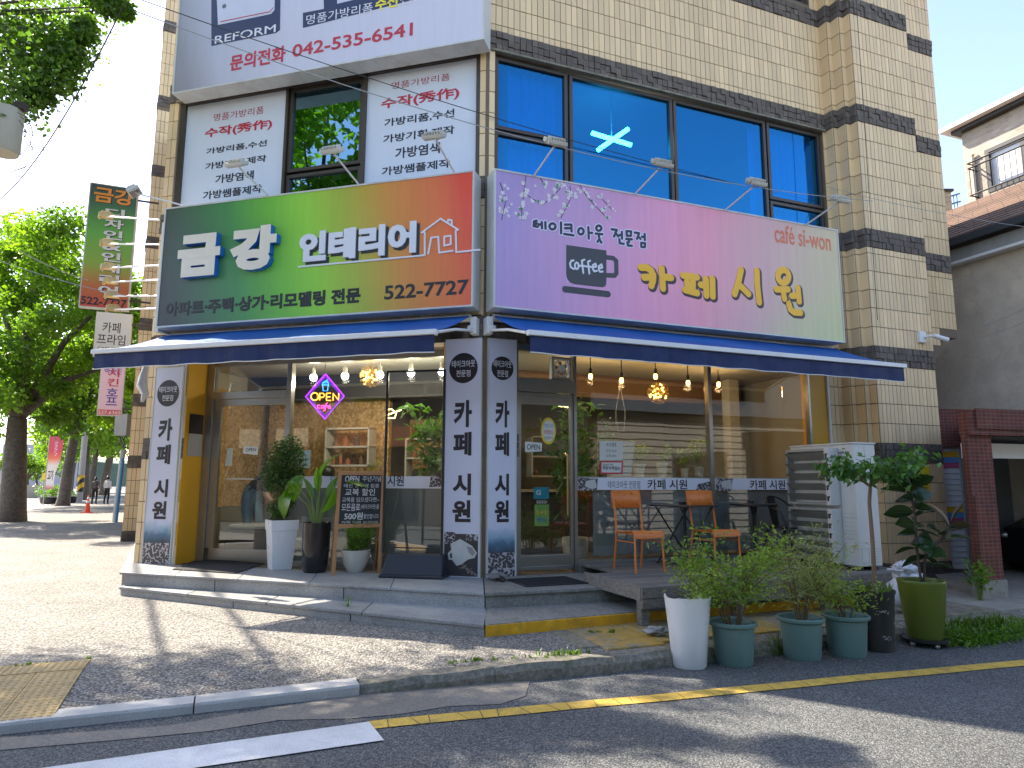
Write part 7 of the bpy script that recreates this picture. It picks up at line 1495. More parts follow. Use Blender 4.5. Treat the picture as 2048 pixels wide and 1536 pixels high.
sh = thing('roller_shutter', 'white roller shutter with yellow, blue and pink striped slats', 'shutter', FS.p(.3, 0, .1)); ns = 22
M_sw = mk('shutter_white', (.74, .74, .72), .5, .04, 3, dirt=.2); cols = {3: mk('shutter_yellow', rgb(228, 176, 40), .5), 4: mk('shutter_blue', rgb(96, 150, 205), .5), 5: mk('shutter_pink', rgb(190, 96, 128), .5)}
for i in range(ns):
    z1 = zs1-(zs1-zs0)*i/ns; z0 = zs1-(zs1-zs0)*(i+1)/ns+.006; k = {1: 3, 2: 4, 3: 5, 11: 3, 12: 4, 13: 5}.get(i)
    mb = MB(); mb.hexa([FS.p(-.4, .02, z0), FS.p(sa1, .02, z0), FS.p(sa1, -.02, z0), FS.p(-.4, -.02, z0), FS.p(-.4, .008, z1), FS.p(sa1, .008, z1), FS.p(sa1, -.02, z1), FS.p(-.4, -.02, z1)]); obj('slat', mb, cols[k] if k else M_sw, sh)
mb = MB(); mb.box(FS, sa1, sa1+.05, -.05, .06, .0, zs1); obj('guide_rail', mb, M_acg, sh)
mb = MB(); mb.box(FS, -.4, sa1+.3, -1.2, -.9, .0, 2.4); obj('dark_interior', mb, goods[3], sh)
# garage interior and a dark parked car nose
mb = MB(); mb.box(FP, 2.9, 7.4, -2.4, -2.3, 0, pz1); g0, g1, g2_, g3 = FP.p(.34, -.12, 0), FP.p(.39, -.10, 0), FP.p(2.95, -2.3, 0), FP.p(2.9, -2.3, 0); mb.hexa([(q[0], q[1], zz) for zz in (0, pz1) for q in (g0, g1, g2_, g3)]); mb.prism([(q[0], q[1], pz1-.02) for q in (g1, FP.p(5, -.12, 0), FP.p(7.4, -2.3, 0), g3)], (0, 0, .1)); obj('garage_wall', mb, mk('garage_grey', (.10, .10, .10), .8), gate)
mb = MB(); mb.box(FP, .52, 2.4, -.55, -.50, zb(912), zb(880)); obj('white_panel', mb, M_white, gate)
FPo = FP; q_ = FPo.p(1.9, -1.15, 0); FP = Frame((q_[0]-1.6*FPo.n[0], q_[1]-1.6*FPo.n[1]), FPo.n[:2], (-FPo.e[0], -FPo.e[1]))
car = thing('parked_car', 'black car in the shade of the garage opening, bonnet towards the street', 'car', FP.p(1.6, -2.9, .1)); M_carp = mk('black_car_paint', (.012, .012, .014), .18, .05, metal=.3)
def carp(mb, secs):
    idx = [mb.add([FP.p(1.6-w_, n, z0), ] + [FP.p(1.6-w_, n, z0+(z1-z0)*.55), FP.p(1.6-w_*.82, n, z1), FP.p(1.6+w_*.82, n, z1), FP.p(1.6+w_, n, z0+(z1-z0)*.55), FP.p(1.6+w_, n, z0)]) for n, w_, z0, z1 in secs]
    for i in range(len(idx)-1):
        for j in range(6): mb.face((idx[i]+j, idx[i]+(j+1) % 6, idx[i+1]+(j+1) % 6, idx[i+1]+j), .5)
    mb.face([idx[0]+j for j in range(6)]); mb.face([idx[-1]+j for j in range(6)][::-1])
mb = MB(); mb.smooth = True; carp(mb, [(-.75, .70, .38, .72), (-.82, .84, .30, .82), (-1.3, .88, .28, .98), (-1.9, .89, .28, 1.05), (-3.9, .89, .28, 1.08), (-4.6, .85, .32, 1.02)]); obj('car_body', mb, M_carp, car, bevel=.03)
mb = MB(); carp(mb, [(-1.85, .80, 1.0, 1.06), (-2.45, .70, 1.0, 1.45), (-3.7, .70, 1.0, 1.47), (-4.3, .76, 1.0, 1.08)]); obj('cabin_glass', mb, M_black, car)
for s_ in (-1, 1):
    for n in (-1.45, -4.0): mb = MB(); mb.smooth = True; mb.tube([FP.p(1.6+s_*.70, n, .40), FP.p(1.6+s_*.91, n, .40)], .30, 20); w_o = obj('wheel', mb, MATS['ribbed_mat'], car); mb = MB(); mb.tube([FP.p(1.6+s_*.905, n, .40), FP.p(1.6+s_*.915, n, .40)], .18, 16); sub('rim', mb, M_alu, w_o)
    mb = MB(); mb.smooth = True; mb.ball(FP.p(1.6+s_*.62, -.80, .70), .10, 12, 8, (1.2, .5, .6)); obj('headlight', mb, M_alu, car)
FP = FPo
# posters on the pier
t = sheet(FR, .49, [(1799, 928), (1833, 930), (1833, 968), (1799, 966)], mk('poster_pale', rgb(215, 205, 208), .6), 'pink_flyer', 'pink and white flyer taped to the tiles behind the umbrella tree', 'poster'); flat(FR, .4935, [(1800, 929), (1833, 931), (1833, 946), (1800, 944)], mk('poster_pink', rgb(226, 72, 104), .6), t, 'print'); tpx('모집', FR, .498, (1806, 942), (1826, 933), M_wl, t, bold=.03)
t = sheet(FR, .49, [(1835, 930), (1858, 934), (1859, 985), (1836, 983)], mk('poster_yellow', rgb(240, 206, 30), .6), 'yellow_flyer', 'narrow yellow flyer on the tiles next to the pink flyer', 'poster', [('주차금지', (1839, 955), (1855, 947), M_bl, .03)])
for y in (962, 968, 974): flat(FR, .4935, [(1839, y), (1855, y+1), (1855, y+3), (1839, y+2)], M_bl, t, 'print', .001)
# concrete house with brown roof (end wall faces the camera side)
gx = FR.p(9.55, 0, 0); FG = Frame(gx[:2], (FR.n[0], FR.n[1]), (-FR.e[0], -FR.e[1]))     # right = towards the street, outward = towards the corner building
hs_ = thing('grey_house', 'weathered grey plastered house with brown shingle roof beyond the corner building', 'house', FG.p(-3, -4, 0))
M_pl2 = stonemat('stained_render', (.54, .43, .31), (.66, .54, .40), (.74, .62, .47), 3.5, .15, moss=.3, mosscol=(.26, .18, .15), cell=False)
ze = FG.w(2048, 445)[1]; mb = MB(); mb.box(FG, -12, 2.2, -8, 0, 0, ze-.35); obj('wall', mb, M_pl2, hs_)
mb = MB(); mb.box(FG, -12.2, 2.5, -.02, .26, ze-.05, ze+.02); mb.box(FG, -12.2, 2.5, .26, .31, ze-.10, ze+.04); obj('gutter', mb, mk('dark_gutter', (.04, .045, .05), .5), hs_, bevel=.01)
mb = MB(); mb.box(FG, -12.1, 2.4, -.01, .12, ze-.36, ze-.12); obj('eaves_board', mb, M_acg, hs_); mb = MB(); mb.box(FG, -12.1, 2.4, .0, .20, ze-.42, ze-.37); obj('eaves_moulding', mb, M_white, hs_)
M_shg = brickmat('brown_shingle', Frame((0, 0), FG.e[:2], (0, 0)), (.20, .125, .088), (.16, .10, .072), (.09, .06, .045), .30, .12, .010, bump=.6, var=.2)
zr_ = ze+2.05; mb = MB()
for k in range(16):     # overlapping courses of shingles
    f0, f1 = k/16, (k+1)/16+.004; n0, n1 = .29-3.6*f0, .29-3.6*f1; z0, z1 = ze+.05+(zr_-ze)*f0, ze+.05+(zr_-ze)*f1
    mb.hexa([FG.p(-12.2, n0, z0), FG.p(2.5, n0, z0), FG.p(2.5, n1, z1-.03), FG.p(-12.2, n1, z1-.03), FG.p(-12.2, n0, z0+.03), FG.p(2.5, n0, z0+.03), FG.p(2.5, n1, z1), FG.p(-12.2, n1, z1)])
mb.quad(FG.p(-12.2, -3.2, zr_), FG.p(2.5, -3.2, zr_), FG.p(2.5, -8, ze), FG.p(-12.2, -8, ze)); obj('roof', mb, M_shg, hs_)
# pale brick house behind
bx_ = FR.p(14.9, 0, 0); FH = Frame(bx_[:2], (FR.n[0], FR.n[1]), (-FR.e[0], -FR.e[1])); M_pb = brickmat('pale_brick', FH, (.40, .35, .28), (.26, .225, .18), (.33, .30, .25), .24, .075, .012, bump=.6, var=.15)
aH = FH.w(1926, 300)[0]; zH = FH.w(1990, 236)[1]; bh = thing('pale_brick_house', 'pale brick upper house with white cornice, dark window and black balcony railing', 'house', FH.p(aH+2, -4, 0))
wz0, wz1 = FH.w(2000, 378)[1], FH.w(1990, 292)[1]; wa0 = FH.w(1972, 330)[0]; HH = [(wa0, wa0+2.6, wz0, wz1)]
mb = MB(); wallh(mb, FH, aH, aH+9, 0, zH, -.3, 0, HH); mb.box(FH, aH, aH+.3, -8, -.3, 0, zH); mb.box(FH, aH+.3, aH+9, -8, -7.7, 0, zH); obj('wall', mb, M_pb, bh)
mb = MB(); mb.box(FH, aH-.35, aH+9.2, -8.2, .40, zH+.10, zH+.21); obj('cornice', mb, M_white, bh); mb = MB(); mb.box(FH, aH-.15, aH+9.1, -8.1, .2, zH, zH+.10); obj('soffit', mb, M_bm, bh)
mb = MB(); framebars(mb, FH, wa0, wa0+2.6, wz0, wz1, -.15, .02, .10); mb.box(FH, wa0+.85, wa0+.95, -.13, -.02, wz0+.1, wz1-.1); wf = obj('window', mb, M_bm, bh)
M_gt = glassmat('teal_glass', (.25, .55, .55), .35, gcol=(.6, .95, .95)); mb = MB(); mb.box(FH, wa0+.95, wa0+2.5, -.10, -.09, wz0+.1, wz1-.1); sub('pane', mb, M_gt, wf); mb = MB(); mb.box(FH, wa0+.1, wa0+.85, -.10, -.08, wz0+.1, wz1-.1); sub('blind', mb, M_curt, wf)
mb = MB(); mb.box(FH, wa0-.2, wa0+3.0, -1.2, -1.1, wz0-.2, wz1+.2); obj('room_back', mb, M_curt, bh)
rail = []
for z in (wz0-.02, wz0+.72, wz0+.86): mb = MB(); mb.tube([FH.p(wa0-.25, .34, z), FH.p(wa0+2.9, .34, z)], .022, 6); mb.tube([FH.p(wa0-.25, .0, z), FH.p(wa0-.25, .34, z)], .02, 6); obj('railing', mb, M_bm, bh)
for i in range(22): mb = MB(); a = wa0-.22+i*.145; mb.tube([FH.p(a, .34, wz0-.02), FH.p(a, .34, wz0+.72)], .010, 5); obj('baluster', mb, M_bm, bh)
mb = MB(); mb.tube([FH.p((aH*.55+wa0*.45), .06, wz0-1), FH.p((aH*.55+wa0*.45), .06, wz1-.05), FH.p((aH*.55+wa0*.45)+.07, .10, wz1+.02)], .05, 8); obj('downpipe', mb, M_pl2, bh)
# roof terrace pillar and railing beside it
tp = thing('terrace_pillar', 'small pale brick roof pillar with blue railing beyond the brown roof', 'pillar', at(1897, 420, 19)); P0 = at(1884, 420, 19); P1 = at(1905, 420, 19); zt0, zt1 = at(1895, 430, 19)[2]-1, at(1895, 383, 19)[2]; FT = Frame(P0[:2], (1, 0), (0, -1))
mb = MB(); mb.box(FT, -.1, P1[0]-P0[0], -.3, 0, zt0, zt1); obj('brickwork', mb, M_pb, tp); mb = MB(); mb.box(FT, -.15, P1[0]-P0[0]+.06, -.35, .05, zt1, zt1+.07); obj('coping', mb, M_bm, tp)
M_bl2 = mk('blue_rail', (.05, .11, .22), .5)
for f in (0, .45, .9): mb = MB(); mb.tube([tuple(P1+Vector((0, .5, zt1-P1.z-.02-f*.55))), tuple(P1+Vector((.6, .5, zt1-P1.z+.16-f*.55)))], .025, 6); obj('rail', mb, M_bl2, tp)
for i in range(6): mb = MB(); mb.tube([tuple(P1+Vector((.1*i, .5, zt1-P1.z-.55))), tuple(P1+Vector((.1*i, .5, zt1-P1.z+.03*i)))], .015, 5); obj('baluster', mb, M_bl2, tp)
# ================================================================== LEFT STREET
mb = MB(); K_ = kl[:8]; mb.poly([(p[0]-.0, p[1], ZR+.005) for p in K_[::-1]]+[(-46-70, 79, ZR+.005), (-80, 4, ZR+.005), (-22, 2.5, ZR+.005)][0:3]); 
M_street = stonemat('sunbleached_road', (.20, .19, .18), (.28, .27, .25), (.34, .33, .31), 50, .3, cell=False); struct('side_street', mb, M_street)
M_bark = stonemat('furrowed_bark', (.055, .042, .032), (.10, .08, .062), (.16, .13, .10), 9, 1.0, cell=False)
M_lfT = leafmat('street_tree_leaf', (.030, .075, .008), (.17, .27, .025), .55, .45); M_lfG = leafmat('ginkgo_leaf', (.035, .08, .010), (.13, .22, .03), .5, .4)
def tree(name, lab, loc, tr, th, cr, n, leaf, m, cz, ncl=60, group='street trees along the left pavement', nlimb=7, fans=False, csz=.9, seed=0, skirt=0.0):
    """trunk with limbs and a crown of leaf clumps scattered through an uneven ellipsoid"""
    R_2 = random.Random(seed+17); t = thing(name, lab, 'tree', loc, 0, group); mb = MB(); mb.smooth = True
    top = (R_2.uniform(-.3, .3), R_2.uniform(-.3, .3), th); mb.tube([(0, 0, -.1), (.03, .02, .4), (top[0]*.4, top[1]*.4, th*.55), top], [tr*1.25, tr, tr*.85, tr*.7], 12)
    limbs = []
    for i in range(nlimb):
        a = i*2.4+R_2.random(); e = (cr[0]*.7*math.cos(a), cr[1]*.7*math.sin(a), cz+cr[2]*R_2.uniform(-.5, .6)); mid = (e[0]*.4, e[1]*.4, (top[2]+e[2])/2+.3); mb.tube([top, mid, e], [tr*.45, tr*.25, tr*.07], 7); limbs.append(e)
    mb.tube([top, (0, 0, cz+cr[2]*.7)], [tr*.6, tr*.1], 7); obj('trunk', mb, m and M_bark, t, world=False)
    cl = []
    while len(cl) < ncl:
        v = np.array([R_2.gauss(0, 1) for _ in range(3)]); v /= np.linalg.norm(v); r = R_2.random()**.33; p = v*r*np.array(cr); p[2] += cz
        cl.append((p[0], p[1], p[2], csz*R_2.uniform(.6, 1.3)))
    cl = np.array(cl); idx = nrg.integers(0, ncl, n); d = rdir(n); rad = nrg.random(n)**.5*cl[idx, 3]; C = cl[idx, :3]+d*rad[:, None]*np.array([1, 1, .7])
    if skirt: C[:, 2] = np.maximum(C[:, 2], skirt+nrg.random(n)*.8)
    D = rdir(n, -.35); V, Fq = leaf_arrays(C, D, rdir(n, .8), nrg.uniform(leaf*.7, leaf*1.3, n), nrg.uniform(leaf*.7, leaf*1.2, n)*(1.1 if fans else .8), droop=.05)
    cr_ = nrg.random(ncl); obj('crown', quads_mesh('crown', V, Fq, m, np.repeat(cr_[idx]*.7+nrg.random(n)*.3, 2)), None, t, world=False, kind='stuff'); return t
tree('street_tree', 'thick trunked leafy street tree at the left edge of the pavement, nearest of the row', gz(20, 1043, ZW), .42, 3.6, (4.2, 4.2, 4.2), 42000, .16, M_lfT, 7.0, 95, seed=1)
for i, (x, D, lab, rr_) in enumerate(((128, 40, 'street tree with a leaning brown trunk behind the red banner flag', .33), (169, 52, 'street tree with a slim trunk just right of the striped utility pole', .30), (182, 62, 'street tree behind the people with a dark narrow trunk', .30), (207, 70, 'street tree with wide brown trunk right behind the person in white', .45), (140, 84, 'farthest street tree, crown closing the street view', .3))):
    p = at(x, 980, D); tree('street_tree', lab, (p[0], p[1], ZW), rr_, 4.0, (5.0, 5.0, 4.6), 16000, .30, M_lfT, 8.2 if i else 8.6, 60, csz=1.3, seed=i+3)
# near ginkgo whose boughs hang into the top left corner
tree('ginkgo_tree', 'ginkgo tree whose hanging boughs fill the top corner by the transformer', (-9.7, 8.4, ZW), .24, 4.6, (2.0, 1.9, 1.9), 20000, .075, M_lfG, 8.4, 90, group=None, fans=True, csz=.55, seed=31)
gk = [o for o in bpy.data.objects if o.name == 'ginkgo_tree'][0]
cs = [(at(x, y, D), r) for x, y, D, r in ((40, 60, 8.8, .45), (110, 50, 8.8, .45), (150, 95, 8.7, .30), (60, 130, 8.6, .45), (120, 160, 8.6, .28), (30, 200, 8.5, .35), (75, 190, 8.6, .22), (225, 12, 8.6, .20), (250, 20, 8.6, .12), (195, -10, 8.6, .25), (20, 120, 8.7, .5), (-110, 90, 7.7, 1.15), (-60, 150, 7.4, .8), (135, 120, 8.6, .25), (100, 105, 8.7, .35), (170, 60, 8.6, .18), (120, 70, 10.2, .7), (60, 110, 10.0, .7), (165, 20, 10.3, .45), (20, 60, 9.8, .6))]
n = 10500; idx = nrg.integers(0, len(cs), n); C = np.array([cs[i][0] for i in idx])-np.array(gk.location)+np.clip(nrg.normal(size=(n, 3)), -1.5, 1.5)*(.50*np.array([cs[i][1] for i in idx]))[:, None]
D = rdir(n, -.5); V, Fq = leaf_arrays(C, D, rdir(n, .8), nrg.uniform(.045, .08, n), nrg.uniform(.05, .08, n)); obj('bough', quads_mesh('bough', V, Fq, M_lfG, np.repeat(nrg.random(n), 2)), None, gk, world=False, kind='stuff')
mb = MB(); 
for c, r in cs: mb.tube([(1.0, -.2, 7.2), tuple((c-gk.location)*.6+Vector((0, 0, 3.0))), tuple(c-gk.location)], [.05, .025, .006], 5)
obj('branch', mb, M_bark, gk, world=False)
# trees behind the camera, seen only as reflections in the windows
P_ = np.array(FL.p(FL.w(650, 270, 0)[0], 0, 6.6)); r = P_-CAMP; r /= np.linalg.norm(r); r = r-2*(r@FL.n)*FL.n
q = P_+r*15; tree('street_tree', 'tall leafy tree across the junction, mirrored in the dark upper window', (q[0], q[1], 0), .3, 6, (4.2, 4.2, 4.5), 9000, .32, M_lfT, q[2]-2.0, 60, csz=1.1, seed=50, group=None)
# ginkgo shade and street furniture
cone = thing('traffic_cone', 'orange traffic cone with pale reflective bands on the pavement', 'traffic cone', gz(174, 1026, ZW)); M_oc = mk('cone_orange', (.75, .09, .03), .5, .1)
mb = MB(); mb.smooth = True; mb.lathe([(.13, .03), (.02, .80), (.015, .80)], k=18); obj('cone', mb, M_oc, cone, world=False); mb = MB(); mb.lb(-.19, .19, -.19, .19, 0, .035); obj('base', mb, M_oc, cone, world=False)
for z in (.45, .62): mb = MB(); mb.lathe([(.133-.145*(z-.03)*1.0*.985+.004, z), (.133-.145*(z+.06)+.008, z+.09)], k=18); obj('reflective_band', mb, M_wl, cone, world=False)
p = gz(158, 1004, ZW); up = thing('utility_pole', 'leaning concrete utility pole with yellow and black warning band', 'utility pole', p); M_pole = mk('pole_concrete', (.34, .33, .31), .8, .15, 4)
ptop = tuple(at(182, 740, p[1])-Vector(p)); f_ = lambda k: tuple(ptop[i]*k for i in range(3)); mb = MB(); mb.smooth = True; mb.tube([(0, 0, 0), f_(1.0), f_(1.25)], [.20, .16, .15], 14); obj('shaft', mb, M_pole, up, world=False)
mb = MB(); mb.smooth = True; za, zb2 = .075, .20; mb.tube([f_(za), f_(zb2)], .21, 18); N = NT('hazard_stripes'); g = N.n('NewGeometry'); b = N.n('BsdfPrincipled'); sx = N.n('SeparateXYZ'); N.l(g.outputs['Position'], sx.inputs[0]); s_ = math_(N, 'FRACT', math_(N, 'MULTIPLY', math_(N, 'ADD', sx.outputs[2], math_(N, 'MULTIPLY', sx.outputs[0], -1.0)), 1.55)); c = N.ramp(s_, [(0, (.62, .38, .01)), (.5, (.015, .015, .015))], 'CONSTANT').outputs[0]; N.l(c, b.inputs['Base Color']); N.l(b.outputs[0], N.out.inputs[0]); obj('warning_band', mb, N.m, up, world=False)
p = gz(103, 1008, ZW); t = thing('tyre_planter', 'low black round planter tub with bushy green plants', 'planter', p); mb = MB(); mb.smooth = True; mb.lathe([(.50, 0), (.62, .10), (.66, .34), (.70, .38), (.68, .42), (.58, .40), (.56, .3)], k=24); obj('tub', mb, M_black, t, world=False); shrub(t, .75, .65, 12, 700, M_lf_b, .35, L=(.08, .16), Wd=(.05, .09), clump=.12, stemm=M_stemg, spread=.3)
p = gz(136, 1006, ZW); t = thing('tyre_planter', 'small black planter tub with grass tufts at the foot of the utility pole', 'planter', p); mb = MB(); mb.smooth = True; mb.lathe([(.38, 0), (.45, .10), (.48, .42), (.42, .40)], k=20); obj('tub', mb, M_black, t, world=False); shrub(t, .35, .40, 10, 400, M_lf_b, .35, L=(.08, .16), Wd=(.03, .06), clump=.1, stemm=M_stemg, spread=.2)
# banner flag
p = gz(98, 1010, ZW); D_ = p[1]; t = thing('banner_flag', 'tall pink feather flag fading to white with dark lettering near the bottom', 'flag', p); FF = Frame((at(98, 900, D_)[0], D_), (1, 0), (0, -1)); w_ = 27*D_/F_PX; zt = at(110, 873, D_)[2]; z0 = at(110, 978, D_)[2]
mb = MB(); o_ = [FF.p(a*w_, .0, z0+(zt-z0)*f) for a, f in ((0, 0), (.55, 0), (.62, .3), (.9, .55), (1.0, .8), (.98, 1), (0, 1))]; mb.prism(o_, (0, .02, 0))
N = NT('pink_flag'); g = N.n('NewGeometry'); b = N.n('BsdfPrincipled'); sx = N.n('SeparateXYZ'); N.l(g.outputs['Position'], sx.inputs[0]); c = N.ramp(math_(N, 'DIVIDE', math_(N, 'SUBTRACT', sx.outputs[2], z0), zt-z0), [(0, rgb(200, 90, 100)), (.1, rgb(225, 215, 210)), (.45, rgb(235, 215, 205)), (.58, rgb(240, 120, 80)), (.72, rgb(225, 70, 95)), (1, rgb(220, 80, 110))]).outputs[0]; N.l(c, b.inputs['Base Color']); N.l(b.outputs[0], N.out.inputs[0]); obj('cloth', mb, N.m, t)
text('고기', FF, w_*.08, w_*.48, z0+(zt-z0)*.16, z0+(zt-z0)*.36, .003, M_bl, t, bold=.03); text('이벤트', FF, w_*.40, w_*.62, z0+(zt-z0)*.62, z0+(zt-z0)*.92, .003, M_wl, t)
mb = MB(); mb.tube([FF.p(-.03, 0, .1), FF.p(-.03, 0, zt+.1)], .025, 6); obj('pole', mb, M_alu, t)
# parking sign pole beside the big tree
p = gz(34, 1022, ZW); t = thing('sign_post', 'thin galvanised post with a small pale sign box beside the big tree', 'sign post', p); D_ = p[1]; mb = MB(); mb.tube([p, (at(38, 895, D_)[0], D_, at(38, 895, D_)[2])], .045, 8); obj('post', mb, M_alu, t); q = at(47, 920, D_); mb = MB(); mb.box(Frame((q[0], q[1]), (1, 0), (0, -1)), -.16, .14, -.06, .06, q[2]-.25, q[2]+.25); obj('sign_plate', mb, M_acg, t)
# white scooter
p = gz(163, 990, ZW); t = thing('motor_scooter', 'small white and black motor scooter parked behind the striped pole', 'scooter', (p[0], p[1]+2, ZW), math.radians(60)); mb = MB(); mb.smooth = True; mb.tube([(-.62, 0, .62), (-.35, 0, .72), (0, 0, .55), (.25, 0, .35), (.45, 0, .5), (.5, 0, .95)], [.10, .16, .15, .10, .10, .08], 10); obj('scooter_body', mb, M_white, t, world=False)
for x in (-.55, .62): mb = MB(); mb.smooth = True; mb.tube([(x, -.06, .26), (x, .06, .26)], .26, 18); obj('wheel', mb, M_black, t, world=False)
mb = MB(); mb.tube([(.48, -.3, 1.02), (.45, 0, .98), (.48, .3, 1.02)], .02, 6); mb.tube([(.48, 0, .98), (.62, 0, .26)], .03, 6); obj('handlebar', mb, M_black, t, world=False); mb = MB(); mb.smooth = True; mb.ball((-.3, 0, .82), .2, 12, 6, (1.6, .7, .35)); obj('saddle', mb, M_black, t, world=False)
# next buildings on the left street, far backdrop
nb = thing('brick_townhouse', 'reddish brown townhouse standing beyond the far tiled pier', 'building', F3.p(-24, -4, 0)); M_nb = brickmat('brown_house_brick', F3, (.26, .10, .06), (.20, .085, .055), (.22, .16, .13), .24, .075, .01)
mb = MB(); mb.box(F3, -34, -16.2, -9, .35, 0, 11.2); obj('wall', mb, M_nb, nb); mb = MB(); mb.box(F3, -34.1, -16.1, -9, .55, 11.2, 11.45); obj('cornice', mb, M_conc, nb)
for i in range(4):
    for z in (1.0, 4.4, 7.6):
        a = -20-i*4; mb = MB(); framebars(mb, F3, a, a+1.8, z, z+1.5, .35, .40, .07); w_o = obj('window', mb, M_white, nb); mb = MB(); mb.box(F3, a+.07, a+1.73, .352, .36, z+.07, z+1.43); sub('pane', mb, M_gt, w_o)
t = thing('blue_door_post', 'blue and cream painted door post standing behind the far tiled pier', 'post', F3.p(-14.6, .6, .1)); p = at(236, 1000, 24); mb = MB(); mb.tube([(p[0], 24, .1), (p[0]+.05, 24, 2.3)], .05, 8); obj('post', mb, mk('bright_blue_paint', (.06, .22, .36), .5), t); mb = MB(); mb.tube([(p[0]-.16, 24.2, .1), (p[0]-.08, 24.2, 2.6)], .09, 8); obj('cream_post', mb, mk('cream_paint', (.55, .5, .4), .6), t)
t = thing('meter_cluster', 'cluster of dark cables and meter boxes on the far facade below the pink blade sign', 'electric meter', at(238, 860, 19)); mb = MB()
for i in range(16): q = at(rnd.uniform(228, 252), rnd.uniform(815, 880), 19+rnd.random()); q2 = q+Vector((rnd.uniform(-.3, .3), 0, rnd.uniform(-.5, .4))); mb.tube([q, (q+q2)/2+Vector((.1, 0, -.12)), q2], .018, 5)
obj('cables', mb, M_black, t, kind='stuff'); mb = MB(); q = at(246, 850, 19.3); mb.box(Frame(q[:2], (1, 0), (0, -1)), -.18, .16, -.1, .1, q.z-.3, q.z+.3); obj('meter_box', mb, M_acg, t)
t = thing('white_cloth', 'crumpled white cloth tied under the end of the left awning', 'cloth', at(285, 770, 9.3)); mb = MB(); mb.smooth = True; pts = [at(x, y, 9.3) for x, y in ((292, 730), (286, 752), (283, 770), (290, 788), (284, 804))]; mb.tube(pts, [.03, .05, .07, .05, .02], 9); obj('cloth', mb, M_sack, t)
t = thing('corner_bucket', 'white plastic bucket beside the far pillar banner', 'bucket', gz(282, 1110, ZP)); p = gz(283, 1108, ZP); mb = MB(); mb.smooth = True; mb.lathe([(.09, 0), (.12, .28), (.125, .29), (.11, .28)], (p[0]-.04, p[1]+.35, ZP), 18); obj('bucket', mb, M_white, t)
mb = MB(); mb.smooth = True; hp = [(-240, 60, -1), (-240, 170, -1), (-40, 220, -1), (240, 220, -1)]
rngs = []
for i in range(60):
    f = i/59; k = min(2, int(f*3)); u = f*3-k; x = hp[k][0]+(hp[k+1][0]-hp[k][0])*u; y = hp[k][1]+(hp[k+1][1]-hp[k][1])*u; h = 9+5*math.sin(i*.4)+3*math.sin(i*1.1); rngs.append((mb.add([(x, y, -1)]), mb.add([(x*1.02, y*1.02, h*.8)]), mb.add([(x*1.15, y*1.15, h)])))
for i in range(59): mb.face((rngs[i][0], rngs[i+1][0], rngs[i+1][1], rngs[i][1])); mb.face((rngs[i][1], rngs[i+1][1], rngs[i+1][2], rngs[i][2]))
struct('hills', mb, mk('wooded_hill', (.09, .12, .08), .9, .5, .15, fine=.3, bscale=1.2))
p = at(15, 935, 62); t = thing('street_wall', 'low grey concrete wall beyond the sunlit road', 'wall', (p[0], p[1], 0)); mb = MB(); FW = Frame((p[0]-22, p[1]), (1, 0), (0, -1)); mb.box(FW, 0, 26.5, -.3, 0, -.1, 1.15); obj('wall', mb, M_conc, t)
for i, x in enumerate((40, 62, 80)):
    q = at(x, 930, 66+i*3); tree('small_tree', ('small round tree behind the low wall, next to the sign post', 'small round tree behind the middle of the low wall', 'small round tree behind the low wall near the pink flag')[i], (q[0], q[1], 0), .14, 1.6, (2.1, 2.1, 1.3), 1500, .28, M_lfT, 2.9, 18, csz=.7, seed=70+i, group='small trees behind the low wall')
t = thing('far_building', 'pale mauve building seen far off under the tree crowns', 'building', at(60, 900, 150)); q = at(60, 900, 150); mb = MB(); mb.box(Frame(q[:2], (1, 0), (0, -1)), -6, 7, -6, 0, 0, 9.5); obj('wall', mb, mk('mauve_wall', (.42, .38, .42), .8), t)
for i in range(4): mb = MB(); mb.box(Frame(q[:2], (1, 0), (0, -1)), -5+i*3, -3.4+i*3, 0, .05, 5.5, 7.5); obj('window', mb, M_gt, t)
for i, (x, y, D_, lab) in enumerate(((32, 955, 33, 'small yellow planter box beyond the sign post'), (95, 953, 45, 'small yellow planter box half behind the pink flag'))):
    q = at(x, y, D_); t = thing('yellow_barrier', lab, 'barrier', (q[0], q[1], 0)); mb = MB(); FQ = Frame(q[:2], (1, 0), (0, -1)); mb.box(FQ, -.3, .3, -.1, .1, q.z-.22, q.z+.22); obj('panel', mb, MATS['yellow_sticker'], t); mb = MB(); mb.box(FQ, -.26, -.2, -.05, .05, 0, q.z-.22); mb.box(FQ, .2, .26, -.05, .05, 0, q.z-.22); obj('leg', mb, M_alu, t)
# ================================================================== POWER LINES
M_wire = mk('cable_black', (.03, .03, .03), .6); M_wirew = mk('cable_grey', (.35, .35, .33), .6)
up2 = thing('utility_pole', 'concrete utility pole standing outside the frame that carries the transformer', 'utility pole', (-7.3, 6.7, ZW)); mb = MB(); mb.smooth = True; mb.tube([(0, 0, 0), (0, 0, 11.5)], [.17, .12], 14); obj('shaft', mb, M_pole, up2, world=False); mb = MB(); mb.lb(-.9, .9, -.05, .05, 8.6, 8.7); obj('crossarm', mb, M_pole, up2, world=False)
c0 = at(8, 262, 7.4); t = thing('pole_transformer', 'beige pole transformer hanging below the ginkgo leaves', 'transformer', c0); mb = MB(); mb.smooth = True; r_ = 33*7.4/F_PX; mb.lathe([(r_*.9, -.27), (r_, -.22), (r_, .22), (r_*.95, .26), (r_*.3, .30)], k=24); obj('tank', mb, mk('transformer_beige', (.46, .41, .29), .5, .08, dirt=.2), t, world=False)
mb = MB(); mb.tube([(-.2, 0, .1), (-.35, -.0, .1), tuple(Vector((-7.3, 6.7, c0.z+.1))-c0)], .03, 6); mb.lb(.10, .22, -.05, .05, .26, .34); obj('bracket', mb, M_alud, t, world=False)
mb = MB()
